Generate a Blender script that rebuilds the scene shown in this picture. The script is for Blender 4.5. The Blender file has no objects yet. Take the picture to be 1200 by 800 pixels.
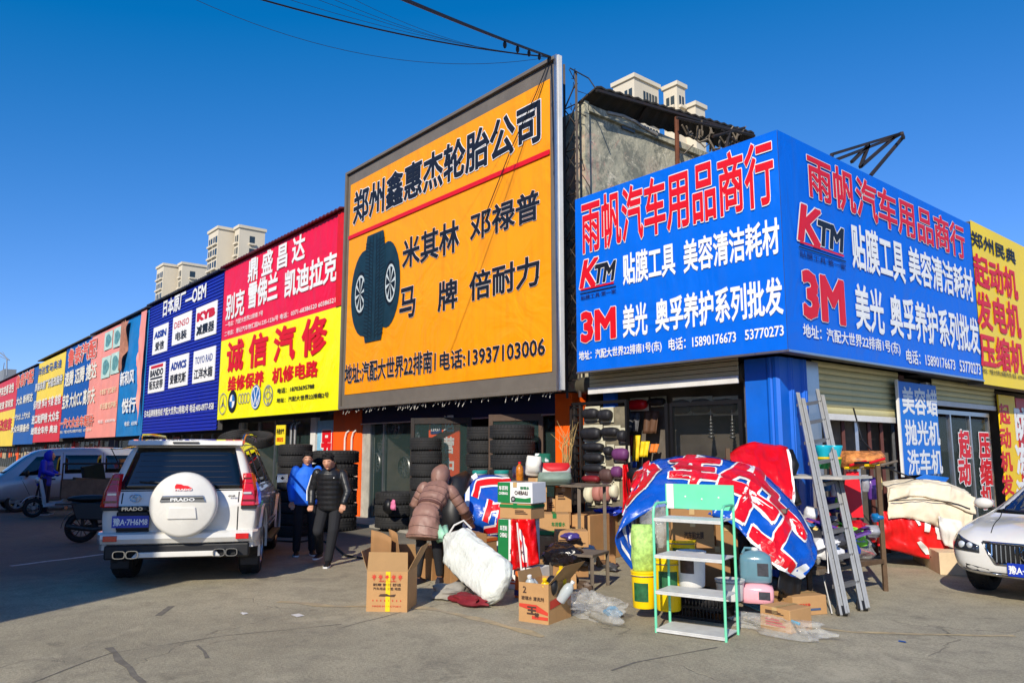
import bpy, bmesh, math, random
from math import sin, cos, pi, radians, atan2, hypot
from mathutils import Vector, Matrix
from mathutils.bvhtree import BVHTree
from mathutils import noise
random.seed(7)
SC = bpy.context.scene
COL = SC.collection

# ------------------------------------------------------------ camera
FPX, PITCH, YAW, EYE = 900.0, radians(8.03), radians(40.2), 1.7
FX, FY = -cos(YAW), sin(YAW)
RX, RY = sin(YAW), cos(YAW)
cam_d = bpy.data.cameras.new('camera'); cam = bpy.data.objects.new('camera', cam_d); COL.objects.link(cam)
cam_d.sensor_width = 36; cam_d.lens = 36 * FPX / 1200; cam_d.clip_start = 0.05; cam_d.clip_end = 3000
_d = Vector((FX * cos(PITCH), FY * cos(PITCH), sin(PITCH)))
cam.location = (0, 0, EYE); cam.rotation_euler = _d.to_track_quat('-Z', 'Y').to_euler()
SC.camera = cam

# ------------------------------------------------------------ sky, sun, exposure
SUN_EL = radians(31); SUN_AZ = radians(121)          # AZ: where the light travels to, from +x
to_sun = Vector((-cos(SUN_AZ) * cos(SUN_EL), -sin(SUN_AZ) * cos(SUN_EL), sin(SUN_EL)))
W = bpy.data.worlds.new('World'); SC.world = W; W.use_nodes = True
nt = W.node_tree; bg = nt.nodes['Background']
sky = nt.nodes.new('ShaderNodeTexSky'); sky.sky_type = 'NISHITA'; sky.sun_disc = False
sky.sun_elevation = SUN_EL; sky.sun_rotation = atan2(to_sun.x, to_sun.y)
sky.altitude = 100; sky.air_density = 1.0; sky.dust_density = 0.1; sky.ozone_density = 2.5
hs = nt.nodes.new('ShaderNodeVectorMath'); hs.operation = 'MULTIPLY_ADD'          # the photograph's deep, saturated blue
hs.inputs[1].default_value = (0.66, 0.71, 1.20); hs.inputs[2].default_value = (-0.66, 0.0, 0.0)
mxn = nt.nodes.new('ShaderNodeVectorMath'); mxn.operation = 'MAXIMUM'; mxn.inputs[1].default_value = (0.01, 0.01, 0.01)
nt.links.new(sky.outputs[0], hs.inputs[0]); nt.links.new(hs.outputs[0], mxn.inputs[0]); nt.links.new(mxn.outputs[0], bg.inputs[0])
bg.inputs[1].default_value = 0.13
sd = bpy.data.lights.new('sun', 'SUN'); sd.energy = 5.0; sd.angle = radians(0.5); sd.color = (1.0, 0.92, 0.78)
so = bpy.data.objects.new('sun', sd); COL.objects.link(so)
so.rotation_euler = to_sun.to_track_quat('Z', 'Y').to_euler(); so.location = (0, -20, 30)
SC.view_settings.view_transform = 'Standard'; SC.view_settings.look = 'None'
SC.view_settings.exposure = 0.0; SC.view_settings.gamma = 1.0
SC.render.engine = 'CYCLES'
SC.cycles.use_denoising = True
SC.cycles.max_bounces = 8; SC.cycles.transparent_max_bounces = 12
SC.cycles.caustics_reflective = False; SC.cycles.caustics_refractive = False

# ------------------------------------------------------------ survey: photo pixel (1200x800) -> point of the place
def ray(px, py):
    r = (px - 600) / FPX; u = (400 - py) / FPX
    h = cos(PITCH) - sin(PITCH) * u; v = sin(PITCH) + cos(PITCH) * u
    return (FX * h + RX * r, FY * h + RY * r, v)
def gp(px, py, z=0.0):
    d = ray(px, py); t = (z - EYE) / d[2]; return Vector((d[0] * t, d[1] * t, z))
def onY(px, py, Y):
    d = ray(px, py); t = Y / d[1]; return Vector((d[0] * t, Y, EYE + d[2] * t))
def onX(px, py, X):
    d = ray(px, py); t = X / d[0]; return Vector((X, d[1] * t, EYE + d[2] * t))
def Zat(x, y, py):
    """height over (x, y) that the photo shows at row py"""
    h = x * FX + y * FY; k = (400 - py) / FPX
    return EYE + h * (k * cos(PITCH) + sin(PITCH)) / (cos(PITCH) - k * sin(PITCH))

# ------------------------------------------------------------ materials
def lin(c):
    o = []
    for v in c[:3]:
        v = v / 255.0
        o.append(v / 12.92 if v <= 0.04045 else ((v + 0.055) / 1.055) ** 2.4)
    return (*o, 1.0)
MATS = {}
def mat(name, col, rough=0.6, metal=0.0, var=0.12, scale=6.0, bump=0.0, bscale=40.0, dirt=0.0, dirt_col=(70, 62, 52),
        spec=0.5, coat=0.0, alpha=1.0, trans=0.0, wave=None, obj=True):
    if name in MATS: return MATS[name]
    m = bpy.data.materials.new(name); m.use_nodes = True; MATS[name] = m
    nt = m.node_tree; N = nt.nodes; L = nt.links; b = N['Principled BSDF']
    tc = N.new('ShaderNodeTexCoord'); co = tc.outputs['Object']
    base = lin(col)
    if var > 0:
        n = N.new('ShaderNodeTexNoise'); n.inputs['Scale'].default_value = scale; n.inputs['Detail'].default_value = 6; n.inputs['Roughness'].default_value = 0.65
        L.new(co, n.inputs['Vector'])
        mx = N.new('ShaderNodeMix'); mx.data_type = 'RGBA'
        mx.inputs[6].default_value = tuple(v * (1 - var) for v in base[:3]) + (1,)
        mx.inputs[7].default_value = tuple(min(1, v * (1 + var)) for v in base[:3]) + (1,)
        mr = N.new('ShaderNodeMapRange'); mr.inputs[1].default_value = 0.3; mr.inputs[2].default_value = 0.7
        L.new(n.outputs['Fac'], mr.inputs[0]); L.new(mr.outputs[0], mx.inputs[0]); out = mx.outputs[2]
        if dirt > 0:
            n2 = N.new('ShaderNodeTexNoise'); n2.inputs['Scale'].default_value = scale * 0.35; n2.inputs['Detail'].default_value = 8; n2.inputs['Roughness'].default_value = 0.75
            L.new(co, n2.inputs['Vector'])
            r2 = N.new('ShaderNodeMapRange'); r2.inputs[1].default_value = 0.46; r2.inputs[2].default_value = 0.75; r2.inputs[4].default_value = dirt
            L.new(n2.outputs['Fac'], r2.inputs[0])
            m2 = N.new('ShaderNodeMix'); m2.data_type = 'RGBA'; m2.inputs[7].default_value = lin(dirt_col)
            L.new(r2.outputs[0], m2.inputs[0]); L.new(out, m2.inputs[6]); out = m2.outputs[2]
        L.new(out, b.inputs['Base Color'])
        rr = N.new('ShaderNodeMapRange'); rr.inputs[3].default_value = max(0.02, rough - 0.08); rr.inputs[4].default_value = min(1, rough + 0.1)
        L.new(n.outputs['Fac'], rr.inputs[0]); L.new(rr.outputs[0], b.inputs['Roughness'])
    else:
        b.inputs['Base Color'].default_value = base; b.inputs['Roughness'].default_value = rough
    b.inputs['Metallic'].default_value = metal
    b.inputs['Specular IOR Level'].default_value = spec
    if coat: b.inputs['Coat Weight'].default_value = coat; b.inputs['Coat Roughness'].default_value = 0.04
    if alpha < 1: b.inputs['Alpha'].default_value = alpha
    if trans: b.inputs['Transmission Weight'].default_value = trans
    if bump > 0:
        nb = N.new('ShaderNodeTexNoise'); nb.inputs['Scale'].default_value = bscale; nb.inputs['Detail'].default_value = 5
        L.new(co, nb.inputs['Vector'])
        bp = N.new('ShaderNodeBump'); bp.inputs['Strength'].default_value = bump; bp.inputs['Distance'].default_value = 0.02
        L.new(nb.outputs['Fac'], bp.inputs['Height']); L.new(bp.outputs[0], b.inputs['Normal'])
    return m

def vinyl(m, dirt=(120, 110, 96), amt=.22):
    """printed sheet: slack waves, faint vertical grime runs"""
    nt = m.node_tree; N = nt.nodes; L = nt.links; b = N['Principled BSDF']; src = b.inputs['Base Color'].links[0].from_socket
    tc = N.new('ShaderNodeTexCoord'); mp = N.new('ShaderNodeMapping'); mp.inputs['Scale'].default_value = (5, 5, .35); L.new(tc.outputs['Object'], mp.inputs[0])
    n = N.new('ShaderNodeTexNoise'); n.inputs['Scale'].default_value = 1.2; n.inputs['Detail'].default_value = 7; n.inputs['Roughness'].default_value = .7; L.new(mp.outputs[0], n.inputs['Vector'])
    r = N.new('ShaderNodeMapRange'); r.inputs[1].default_value = .5; r.inputs[2].default_value = .78; r.inputs[4].default_value = amt; L.new(n.outputs['Fac'], r.inputs[0])
    x = N.new('ShaderNodeMix'); x.data_type = 'RGBA'; x.inputs[7].default_value = lin(dirt); L.new(r.outputs[0], x.inputs[0]); L.new(src, x.inputs[6]); L.new(x.outputs[2], b.inputs['Base Color'])
    n2 = N.new('ShaderNodeTexNoise'); n2.inputs['Scale'].default_value = .9; n2.inputs['Detail'].default_value = 3; n2.inputs['Distortion'].default_value = 1.2; L.new(tc.outputs['Object'], n2.inputs['Vector'])
    bp = N.new('ShaderNodeBump'); bp.inputs['Strength'].default_value = .6; bp.inputs['Distance'].default_value = .09; L.new(n2.outputs['Fac'], bp.inputs['Height']); L.new(bp.outputs[0], b.inputs['Normal']); return m

# ------------------------------------------------------------ mesh builder
class MB:
    def __init__(s): s.v = []; s.f = []; s.m = []; s.mi = 0; s.M = None
    def vert(s, p):
        p = Vector(p)
        if s.M is not None: p = s.M @ p
        s.v.append(p); return len(s.v) - 1
    def face(s, idx): s.f.append(tuple(idx)); s.m.append(s.mi)
    def poly(s, pts): s.face([s.vert(p) for p in pts]); return s
    def box(s, a, b, M=None):
        a = Vector(a); b = Vector(b)
        P = [(a.x, a.y, a.z), (b.x, a.y, a.z), (b.x, b.y, a.z), (a.x, b.y, a.z), (a.x, a.y, b.z), (b.x, a.y, b.z), (b.x, b.y, b.z), (a.x, b.y, b.z)]
        k = [s.vert(M @ Vector(p) if M is not None else p) for p in P]
        for q in ((0, 3, 2, 1), (4, 5, 6, 7), (0, 1, 5, 4), (1, 2, 6, 5), (2, 3, 7, 6), (3, 0, 4, 7)): s.face([k[i] for i in q])
        return s
    def hexa(s, P):
        k = [s.vert(p) for p in P]
        for q in ((0, 3, 2, 1), (4, 5, 6, 7), (0, 1, 5, 4), (1, 2, 6, 5), (2, 3, 7, 6), (3, 0, 4, 7)): s.face([k[i] for i in q])
        return s
    def prism(s, pts, h0, h1, f=lambda x, y, h: (x, y, h)):
        """2D polygon pts extruded h0..h1, f maps (x, y, h) to 3D"""
        n = len(pts); a = [s.vert(f(x, y, h0)) for x, y in pts]; b = [s.vert(f(x, y, h1)) for x, y in pts]
        s.face(a[::-1]); s.face(b)
        for i in range(n): j = (i + 1) % n; s.face((a[i], a[j], b[j], b[i]))
        return s
    def rings(s, R, closed=True, cap=True, loop=False):
        """R: list of rings of equal number of points"""
        K = [[s.vert(p) for p in r] for r in R]; n = len(R[0])
        for i in range(len(K) - 1 + (1 if loop else 0)):
            A, B = K[i], K[(i + 1) % len(K)]
            for j in range(n if closed else n - 1): k = (j + 1) % n; s.face((A[j], A[k], B[k], B[j]))
        if cap and closed and not loop: s.face(K[0][::-1]); s.face(K[-1])
        return s
    def tube(s, path, r, n=8, cap=True, sq=None):
        path = [Vector(p) for p in path]; R = []; up = None
        for i, p in enumerate(path):
            t = (path[min(i + 1, len(path) - 1)] - path[max(i - 1, 0)])
            if t.length < 1e-7: t = Vector((0, 0, 1))
            t.normalize()
            if up is None: up = t.orthogonal().normalized() if abs(t.z) > .95 else (Vector((0, 0, 1)) - t * t.z).normalized()
            else:
                up = up - t * up.dot(t); up.normalize()
            sd = t.cross(up); rr = r[i] if isinstance(r, (list, tuple)) else r
            if sq: R.append([p + sd * (sq[0] * a) + up * (sq[1] * b) for a, b in ((-1, -1), (1, -1), (1, 1), (-1, 1))])
            else: R.append([p + (sd * cos(a) + up * sin(a)) * rr for a in (2 * pi * k / n for k in range(n))])
        return s.rings(R, cap=cap)
    def bar(s, a, b, w, h): return s.tube([a, b], 1, sq=(w / 2, h / 2))
    def lathe(s, prof, n=16, c=(0, 0, 0), axis='z', cap=True):
        c = Vector(c); R = []
        for r, h in prof:
            ring = []
            for k in range(n):
                a = 2 * pi * k / n
                if axis == 'z': ring.append(c + Vector((r * cos(a), r * sin(a), h)))
                elif axis == 'x': ring.append(c + Vector((h, r * cos(a), r * sin(a))))
                else: ring.append(c + Vector((r * sin(a), h, r * cos(a))))
            R.append(ring)
        return s.rings(R, cap=cap)
    def ell(s, c, r, n=12, m=8, jit=0.0, seed=0):
        c = Vector(c); R = []
        for i in range(m + 1):
            t = pi * i / m; tt = min(max(t, .08), pi - .08); ring = []
            for k in range(n):
                a = 2 * pi * k / n; d = Vector((sin(tt) * cos(a), sin(tt) * sin(a), -cos(tt)))
                q = 1 + (jit * noise.noise(d * 1.9 + Vector((seed, seed * 2, 0))) if jit else 0)
                ring.append(c + Vector((d.x * r[0], d.y * r[1], d.z * r[2])) * q)
            R.append(ring)
        return s.rings(R)
    def grid(s, fn, nu, nv):
        K = [[s.vert(fn(i / nu, j / nv)) for i in range(nu + 1)] for j in range(nv + 1)]
        for j in range(nv):
            for i in range(nu): s.face((K[j][i], K[j][i + 1], K[j + 1][i + 1], K[j + 1][i]))
        return s
    def build(s, name, mats, parent=None, smooth=False, bevel=0, solid=0, sub=0, remesh=0, ang=40, loc=None, tris=False):
        me = bpy.data.meshes.new(name); me.from_pydata([tuple(v) for v in s.v], [], s.f)
        mats = mats if isinstance(mats, (list, tuple)) else [mats]
        for m in mats: me.materials.append(m)
        if len(mats) > 1: me.polygons.foreach_set('material_index', s.m)
        if not smooth or remesh or solid:
            bm = bmesh.new(); bm.from_mesh(me); bmesh.ops.recalc_face_normals(bm, faces=bm.faces); bm.to_mesh(me); bm.free()
        if smooth:
            me.polygons.foreach_set('use_smooth', [True] * len(me.polygons))
            if smooth != 'all' and not remesh and not sub: me.set_sharp_from_angle(angle=radians(ang))
        me.update()
        o = bpy.data.objects.new(name, me); COL.objects.link(o)
        if loc is not None: o.location = loc
        if parent is not None: o.parent = parent
        if remesh:
            r = o.modifiers.new('r', 'REMESH'); r.mode = 'VOXEL'; r.voxel_size = remesh; r.use_smooth_shade = True
            q = o.modifiers.new('s', 'SMOOTH'); q.factor = 0.5; q.iterations = 3
        if solid: q = o.modifiers.new('t', 'SOLIDIFY'); q.thickness = solid; q.offset = 0
        if sub: q = o.modifiers.new('u', 'SUBSURF'); q.levels = sub; q.render_levels = sub
        if bevel: q = o.modifiers.new('b', 'BEVEL'); q.width = bevel; q.segments = 2; q.limit_method = 'ANGLE'; q.angle_limit = radians(40); q.harden_normals = False
        return o

USED = {}
def tag(o, label=None, cat=None, group=None, kind=None):
    if label: o['label'] = label
    if cat: o['category'] = cat
    if group: o['group'] = group
    if kind: o['kind'] = kind
    return o
def thing(name, label, cat, loc=(0, 0, 0), rz=0.0, group=None):
    o = bpy.data.objects.new(name, None); COL.objects.link(o); o.empty_display_size = 0.1
    o.location = loc; o.rotation_euler = (0, 0, rz)
    return tag(o, label, cat, group)
def one(o, label, cat, group=None): return tag(o, label, cat, group)
def struct(o): o['kind'] = 'structure'; return o
def copy_part(o, parent, loc=None, rot=None):
    c = o.copy(); COL.objects.link(c); c.parent = parent
    if loc is not None: c.location = loc
    if rot is not None: c.rotation_euler = rot
    return c
def kids(o): return [c for c in KIDS.get(o.name, [])]
def copy_tree(o, parent=None):
    c = o.copy(); COL.objects.link(c); c.parent = parent
    for ch in list(o.children): copy_tree(ch, c)
    return c
def TM(loc=(0, 0, 0), rx=0, ry=0, rz=0, s=1): return Matrix.Translation(Vector(loc)) @ Matrix.Rotation(rz, 4, 'Z') @ Matrix.Rotation(ry, 4, 'Y') @ Matrix.Rotation(rx, 4, 'X') @ Matrix.Scale(s, 4)
def frame_from(o, ux, vy, nz):
    """matrix with columns u, v, n and origin o"""
    M = Matrix.Identity(4)
    for i, a in enumerate((ux, vy, nz)):
        for r in range(3): M[r][i] = a[r]
    for r in range(3): M[r][3] = o[r]
    return M

# ------------------------------------------------------------ lettering
_G = {}
def glyph(s, w, res=2):
    k = (s, round(w, 4), res)
    if k in _G: return _G[k]
    c = bpy.data.curves.new('t', 'FONT'); c.body = s; c.resolution_u = res
    o = bpy.data.objects.new('t', c); COL.objects.link(o); bpy.context.view_layer.update()
    m = bpy.data.meshes.new_from_object(o.evaluated_get(bpy.context.evaluated_depsgraph_get())); bpy.data.objects.remove(o)
    V = [v.co.to_2d() for v in m.vertices]; F = [tuple(p.vertices) for p in m.polygons]; bpy.data.meshes.remove(m)
    box = (min(v.x for v in V), max(v.x for v in V), min(v.y for v in V), max(v.y for v in V))
    vs = [(v.x, v.y, 0) for v in V]
    if w:
        ec = {}
        for f in F:
            for a, b in zip(f, f[1:] + f[:1]): q = (min(a, b), max(a, b)); ec[q] = ec.get(q, 0) + 1
        i = 0
        for (a, b), n in ec.items():
            if n != 1: continue
            p, q = V[a], V[b]; t = q - p
            if t.length < 1e-6: continue
            t = t.normalized() * w; nn = t.orthogonal(); i += 1; z = -0.0003 * (1 + i % 9); k0 = len(vs)
            for g in (p - t * .7 - nn, q + t * .7 - nn, q + t * .7 + nn, p - t * .7 + nn): vs.append((g.x, g.y, z))
            F.append((k0, k0 + 1, k0 + 2, k0 + 3))
    _G[k] = (vs, F, box); return _G[k]
def text(parent, s, rect, M, m, w=0.02, outline=None, ow=0.05, lift=0.006, name='lettering', shear=0.0):
    """rect (u0, u1, v0, v1) on plane M (columns u, v, normal); lettering lies proud of the plane"""
    def put(w, lift, m, nm):
        vs, F, b = glyph(s, w); u0, u1, v0, v1 = rect
        sx = (u1 - u0) / (b[1] - b[0]); sy = (v1 - v0) / (b[3] - b[2])
        P = [M @ Vector((u0 + (x - b[0]) * sx + shear * (y - b[2]) * sy, v0 + (y - b[2]) * sy, lift + z)) for x, y, z in vs]
        me = bpy.data.meshes.new(nm); me.from_pydata([tuple(p) for p in P], [], F); me.materials.append(m)
        o = bpy.data.objects.new(nm, me); COL.objects.link(o); o.parent = parent; return o
    if outline: put(ow, lift, outline, name + '_outline')
    return put(w, lift + (0.004 if outline else 0), m, name)
def PLY(Y=0.0): return frame_from((0, Y, 0), (1, 0, 0), (0, 0, 1), (0, -1, 0))     # faces -y: u = x, v = z
def PLX(X=0.0): return frame_from((X, 0, 0), (0, 1, 0), (0, 0, 1), (1, 0, 0))      # faces +x: u = y, v = z
def rectY(x0, yt, x1, yb, Y, xr=None):
    """photo box: left column x0 rows yt..yb, right column x1 -> (u0, u1, v0, v1) on plane y = Y"""
    a = onY(x0, yt, Y); b = onY(x0, yb, Y); r = (yt + yb) / 2; zm = (a.z + b.z) / 2
    for _ in range(12): c = onY(x1, r, Y); r -= (zm - c.z) * FPX / (c.x * FX + c.y * FY)
    return (onY(x0, (yt + yb) / 2, Y).x, c.x, b.z, a.z)
def rectX(x0, yt, x1, yb, X, xr=None):
    a = onX(x0, yt, X); b = onX(x0, yb, X); r = (yt + yb) / 2; zm = (a.z + b.z) / 2
    for _ in range(12): c = onX(x1, r, X); r -= (zm - c.z) * FPX / (c.x * FX + c.y * FY)
    return (onX(x0, (yt + yb) / 2, X).y, c.y, b.z, a.z)

# conform a flat patch to a body surface: windows, lamps, trims that follow the sheet metal
def bvh_of(o):
    dg = bpy.context.evaluated_depsgraph_get(); e = o.evaluated_get(dg); me = e.to_mesh()
    b = BVHTree.FromPolygons([v.co.copy() for v in me.vertices], [tuple(p.vertices) for p in me.polygons]); e.to_mesh_clear(); return b
def conform(bvh, quad, d, off, nu=8, nv=5, thick=None, default=None):
    """quad: four corners (3D, bl, br, tr, tl) swept along d onto bvh, lifted by off"""
    q = [Vector(p) for p in quad]; d = Vector(d).normalized(); mb = MB(); last = [None]
    def fn(u, v):
        p = q[0] * (1 - u) * (1 - v) + q[1] * u * (1 - v) + q[2] * u * v + q[3] * (1 - u) * v
        h = bvh.ray_cast(p - d * 2.0, d)
        if h[0] is not None: last[0] = (h[0] - p).dot(d); return p + d * (last[0] - off)
        return p + d * ((last[0] or 0) - off)
    mb.grid(fn, nu, nv)
    if thick:
        # rim going into the body
        n = (nu + 1); V = mb.v; loop = [i for i in range(n)] + [n * (j + 1) + nu for j in range(nv)] + [n * nv + i for i in range(nu - 1, -1, -1)] + [n * j for j in range(nv - 1, 0, -1)]
        b = [mb.vert(V[i] + d * thick) for i in loop]
        for k in range(len(loop)): j = (k + 1) % len(loop); mb.face((loop[k], b[k], b[j], loop[j]))
    return mb
# ============================================================ GROUND
def ground_mat():
    m = bpy.data.materials.new('worn_concrete'); m.use_nodes = True; nt = m.node_tree; N = nt.nodes; L = nt.links; b = N['Principled BSDF']
    tc = N.new('ShaderNodeTexCoord'); co = tc.outputs['Object']
    def noise_(s, d=8, r=.6, dist=0):
        n = N.new('ShaderNodeTexNoise'); n.inputs['Scale'].default_value = s; n.inputs['Detail'].default_value = d; n.inputs['Roughness'].default_value = r; n.inputs['Distortion'].default_value = dist
        L.new(co, n.inputs['Vector']); return n.outputs['Fac']
    def ramp(f, a, b_, ca, cb):
        r = N.new('ShaderNodeMapRange'); r.inputs[1].default_value = a; r.inputs[2].default_value = b_; r.inputs[3].default_value = ca; r.inputs[4].default_value = cb; L.new(f, r.inputs[0]); return r.outputs[0]
    def mix(f, a, c, bl='MIX'):
        x = N.new('ShaderNodeMix'); x.data_type = 'RGBA'; x.blend_type = bl
        if isinstance(f, float): x.inputs[0].default_value = f
        else: L.new(f, x.inputs[0])
        for i, v in ((6, a), (7, c)):
            if isinstance(v, tuple): x.inputs[i].default_value = v
            else: L.new(v, x.inputs[i])
        return x.outputs[2]
    c = mix(ramp(noise_(0.35, 6), .35, .65, 0, 1), lin((170, 160, 134)), lin((196, 185, 156)))
    c = mix(ramp(noise_(2.2, 9, .7, .6), .45, .75, 0, .75), c, lin((134, 127, 110)))
    c = mix(ramp(noise_(0.9, 7, .75, 1.2), .56, .72, 0, .6), c, lin((108, 103, 92)))
    c = mix(ramp(noise_(38, 6, .85), .42, .60, 0, .62), c, lin((118, 111, 95)))
    c = mix(ramp(noise_(75, 4, .8), .52, .66, 0, .55), c, lin((206, 196, 170)))
    c = mix(ramp(noise_(5, 8, .8, .4), .52, .68, 0, .4), c, lin((112, 106, 92)))
    c = mix(ramp(noise_(160, 2, .6), .66, .78, 0, .7), c, lin((205, 198, 185)))
    c = mix(ramp(noise_(130, 2, .6), .66, .8, 0, .7), c, lin((60, 58, 55)))
    c = mix(ramp(noise_(1.7, 5, .6, .3), .63, .72, 0, .45), c, lin((84, 79, 70)))
    c = mix(ramp(noise_(.55, 7, .7, .5), .58, .66, 0, .35), c, lin((212, 200, 170)))
    # hairline cracks: warped voronoi cell borders, broken up by noise
    wn = N.new('ShaderNodeTexNoise'); wn.inputs['Scale'].default_value = 1.4; wn.inputs['Detail'].default_value = 6; L.new(co, wn.inputs['Vector'])
    va = N.new('ShaderNodeVectorMath'); va.operation = 'MULTIPLY_ADD'; va.inputs[1].default_value = (1.3, 1.3, 0); L.new(wn.outputs['Color'], va.inputs[0]); L.new(co, va.inputs[2])
    vo = N.new('ShaderNodeTexVoronoi'); vo.feature = 'DISTANCE_TO_EDGE'; vo.inputs['Scale'].default_value = 0.28; L.new(va.outputs[0], vo.inputs['Vector'])
    cr = ramp(vo.outputs['Distance'], .0, .006, 1, 0); br = ramp(noise_(.8, 3), .42, .6, 0, 1)
    mu = N.new('ShaderNodeMath'); mu.operation = 'MULTIPLY'; L.new(cr, mu.inputs[0]); L.new(br, mu.inputs[1])
    m2 = N.new('ShaderNodeMath'); m2.operation = 'MULTIPLY'; m2.inputs[1].default_value = .45; L.new(mu.outputs[0], m2.inputs[0])
    c = mix(m2.outputs[0], c, lin((58, 56, 52)))
    # dark dusty street to the left of the parking lane: asphalt
    sp = N.new('ShaderNodeSeparateXYZ'); L.new(co, sp.inputs[0])
    ad = N.new('ShaderNodeMath'); ad.operation = 'MULTIPLY_ADD'; ad.inputs[1].default_value = 1.6; L.new(noise_(.9, 5), ad.inputs[0]); L.new(sp.outputs['X'], ad.inputs[2])
    c = mix(ramp(ad.outputs[0], -12.2, -10.2, .75, 0), c, lin((92, 90, 88)))
    L.new(c, b.inputs['Base Color']); b.inputs['Roughness'].default_value = .88; b.inputs['Specular IOR Level'].default_value = .3
    bp = N.new('ShaderNodeBump'); bp.inputs['Strength'].default_value = .8; bp.inputs['Distance'].default_value = .016
    ah = N.new('ShaderNodeMath'); ah.operation = 'MULTIPLY_ADD'; ah.inputs[1].default_value = .5; L.new(noise_(14, 6, .7), ah.inputs[0]); L.new(noise_(90, 4, .7), ah.inputs[2])
    sb = N.new('ShaderNodeMath'); sb.operation = 'SUBTRACT'; L.new(ah.outputs[0], sb.inputs[0]); L.new(mu.outputs[0], sb.inputs[1])
    L.new(sb.outputs[0], bp.inputs['Height']); L.new(bp.outputs[0], b.inputs['Normal'])
    return m
GM = ground_mat()
g = MB(); g.poly([(-900, -900, 0), (900, -900, 0), (900, 900, 0), (-900, 900, 0)])
struct(g.build('ground', GM))
# raised apron along the shops, with a chipped step
g = MB()
xs = [-95 + i * .5 for i in range(int((95 - 8.75) / .5) + 1)] + [-8.72]
front = [(x, 9.18 + .05 * noise.noise(Vector((x * .9, 0, 0))) - (.35 if x < -12 else 0)) for x in xs]
g.prism(front + [(-8.72, 10.5), (-95, 10.5)], -.05, .055, lambda x, y, h: (x, y, h))
g.prism([(-8.72, 9.72), (-5.9, 9.72), (-5.9, 14), (-8.72, 14)], -.05, .05)
struct(g.build('pavement', mat('apron_concrete', (160, 154, 142), .9, var=.15, scale=3, bump=.3, dirt=.6)))
def strip(name, pts, w, z, m, wob=0.0):
    g = MB(); P = [Vector((p[0], p[1], z)) for p in pts]; Q = []
    for a, b in zip(P, P[1:]):
        n = max(1, int((b - a).length / .25))
        for i in range(n): Q.append(a.lerp(b, i / n))
    Q.append(P[-1]); L_, R_ = [], []
    for i, p in enumerate(Q):
        t = (Q[min(i + 1, len(Q) - 1)] - Q[max(0, i - 1)]).normalized(); s = Vector((-t.y, t.x, 0)); k = w * (.5 + wob * noise.noise(p * 5))
        o = s * wob * w * 2 * noise.noise(p * 2.3 + Vector((9, 0, 0)))
        L_.append(p + s * k + o); R_.append(p - s * k + o)
    g.rings([[a, b] for a, b in zip(L_, R_)], closed=False, cap=False); return struct(g.build(name, m))
M_line = mat('worn_white_line', (205, 203, 196), .8, var=.25, scale=9, dirt=.7, dirt_col=(120, 118, 112))
strip('road_marking', [gp(12, 663), gp(132, 648), gp(150, 645.5)], .11, .004, M_line, .2)
M_yel = mat('worn_yellow_line', (178, 158, 118), .85, var=.3, scale=6, dirt=.9, dirt_col=(142, 137, 127))
strip('faded_yellow_line', [gp(326, 705), gp(420, 711), gp(500, 712), gp(640, 745)], .10, .004, M_yel, .5)
strip('faded_yellow_line', [gp(745, 716), gp(860, 722), gp(1000, 740), gp(1190, 745)], .07, .004, M_yel, .5)
M_crk = mat('crack_filler', (112, 106, 94), .95, var=.3, scale=12)
for pts, w in (([(186, 721), (197, 710)], .04), ([(130, 758), (150, 782), (168, 800)], .05), ([(225, 757), (235, 764), (243, 771)], .035), ([(715, 785), (745, 776), (790, 767), (840, 758)], .022),
               ([(400, 735), (470, 717), (560, 700)], .012), ([(130, 765), (260, 745), (400, 731)], .010), ([(0, 815), (100, 775), (130, 765)], .012)):
    strip('ground_crack', [gp(*p) for p in pts], w, .003, M_crk, .8)

# ============================================================ MATERIALS OF THE ROW
M_steel_dark = mat('dark_steel', (48, 44, 42), .6, .3, dirt=.5, dirt_col=(92, 60, 40), scale=10)
M_steel = mat('bare_steel', (150, 150, 148), .38, .8, var=.1)
M_alu = mat('brushed_aluminium', (190, 192, 195), .3, .9, var=.06, scale=20)
M_sign_frame = mat('grey_sign_frame', (112, 104, 94), .55, var=.1, scale=2, dirt=.3)
M_orange_wall = mat('orange_cladding', (252, 98, 8), .5, var=.06, scale=3, dirt=.25)
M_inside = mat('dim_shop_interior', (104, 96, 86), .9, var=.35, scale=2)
M_glass = mat('shop_glass', (70, 92, 90), .03, 0, var=0, spec=.6, alpha=.2)
M_glass_dark = mat('dark_window_glass', (22, 30, 34), .04, 0, var=0, spec=.7)
M_white = mat('white_paint', (226, 224, 218), .5, var=.06, scale=4, dirt=.2)
M_black = mat('black_plastic', (20, 20, 22), .45, var=.1)
M_red_p = mat('red_print', (222, 12, 28), .45, var=.05)
M_white_p = mat('white_print', (240, 240, 236), .45, var=.03)
M_black_p = mat('black_print', (22, 24, 34), .5, var=.05)
M_navy_p = mat('navy_print', (28, 34, 96), .5, var=.05)
M_concrete = None

# ============================================================ BILLBOARDS
def wrinkle_panel(x0, x1, z0, z1, Y, axis='y', amp=.006, n=30, m_=18, seed=0, f=1.0):
    mb = MB()
    def fn(u, v):
        a = x0 + (x1 - x0) * u; z = z0 + (z1 - z0) * v; e = min(1, 12 * min(u, 1 - u, v, 1 - v))
        d = amp * e * (noise.noise(Vector((a * .9 * f + seed, z * .7 * f, seed))) + .5 * noise.noise(Vector((a * 2.3 * f, z * 2.9 * f, seed + 5))))
        return (a, Y - abs(d) * 0 + d, z) if axis == 'y' else (Y + d, a, z)
    return mb.grid(fn, n, m_)
SY = 9.0; SX = -5.17
BACKM = mat('sign_back', (90, 88, 85), .7, var=.1)
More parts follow.
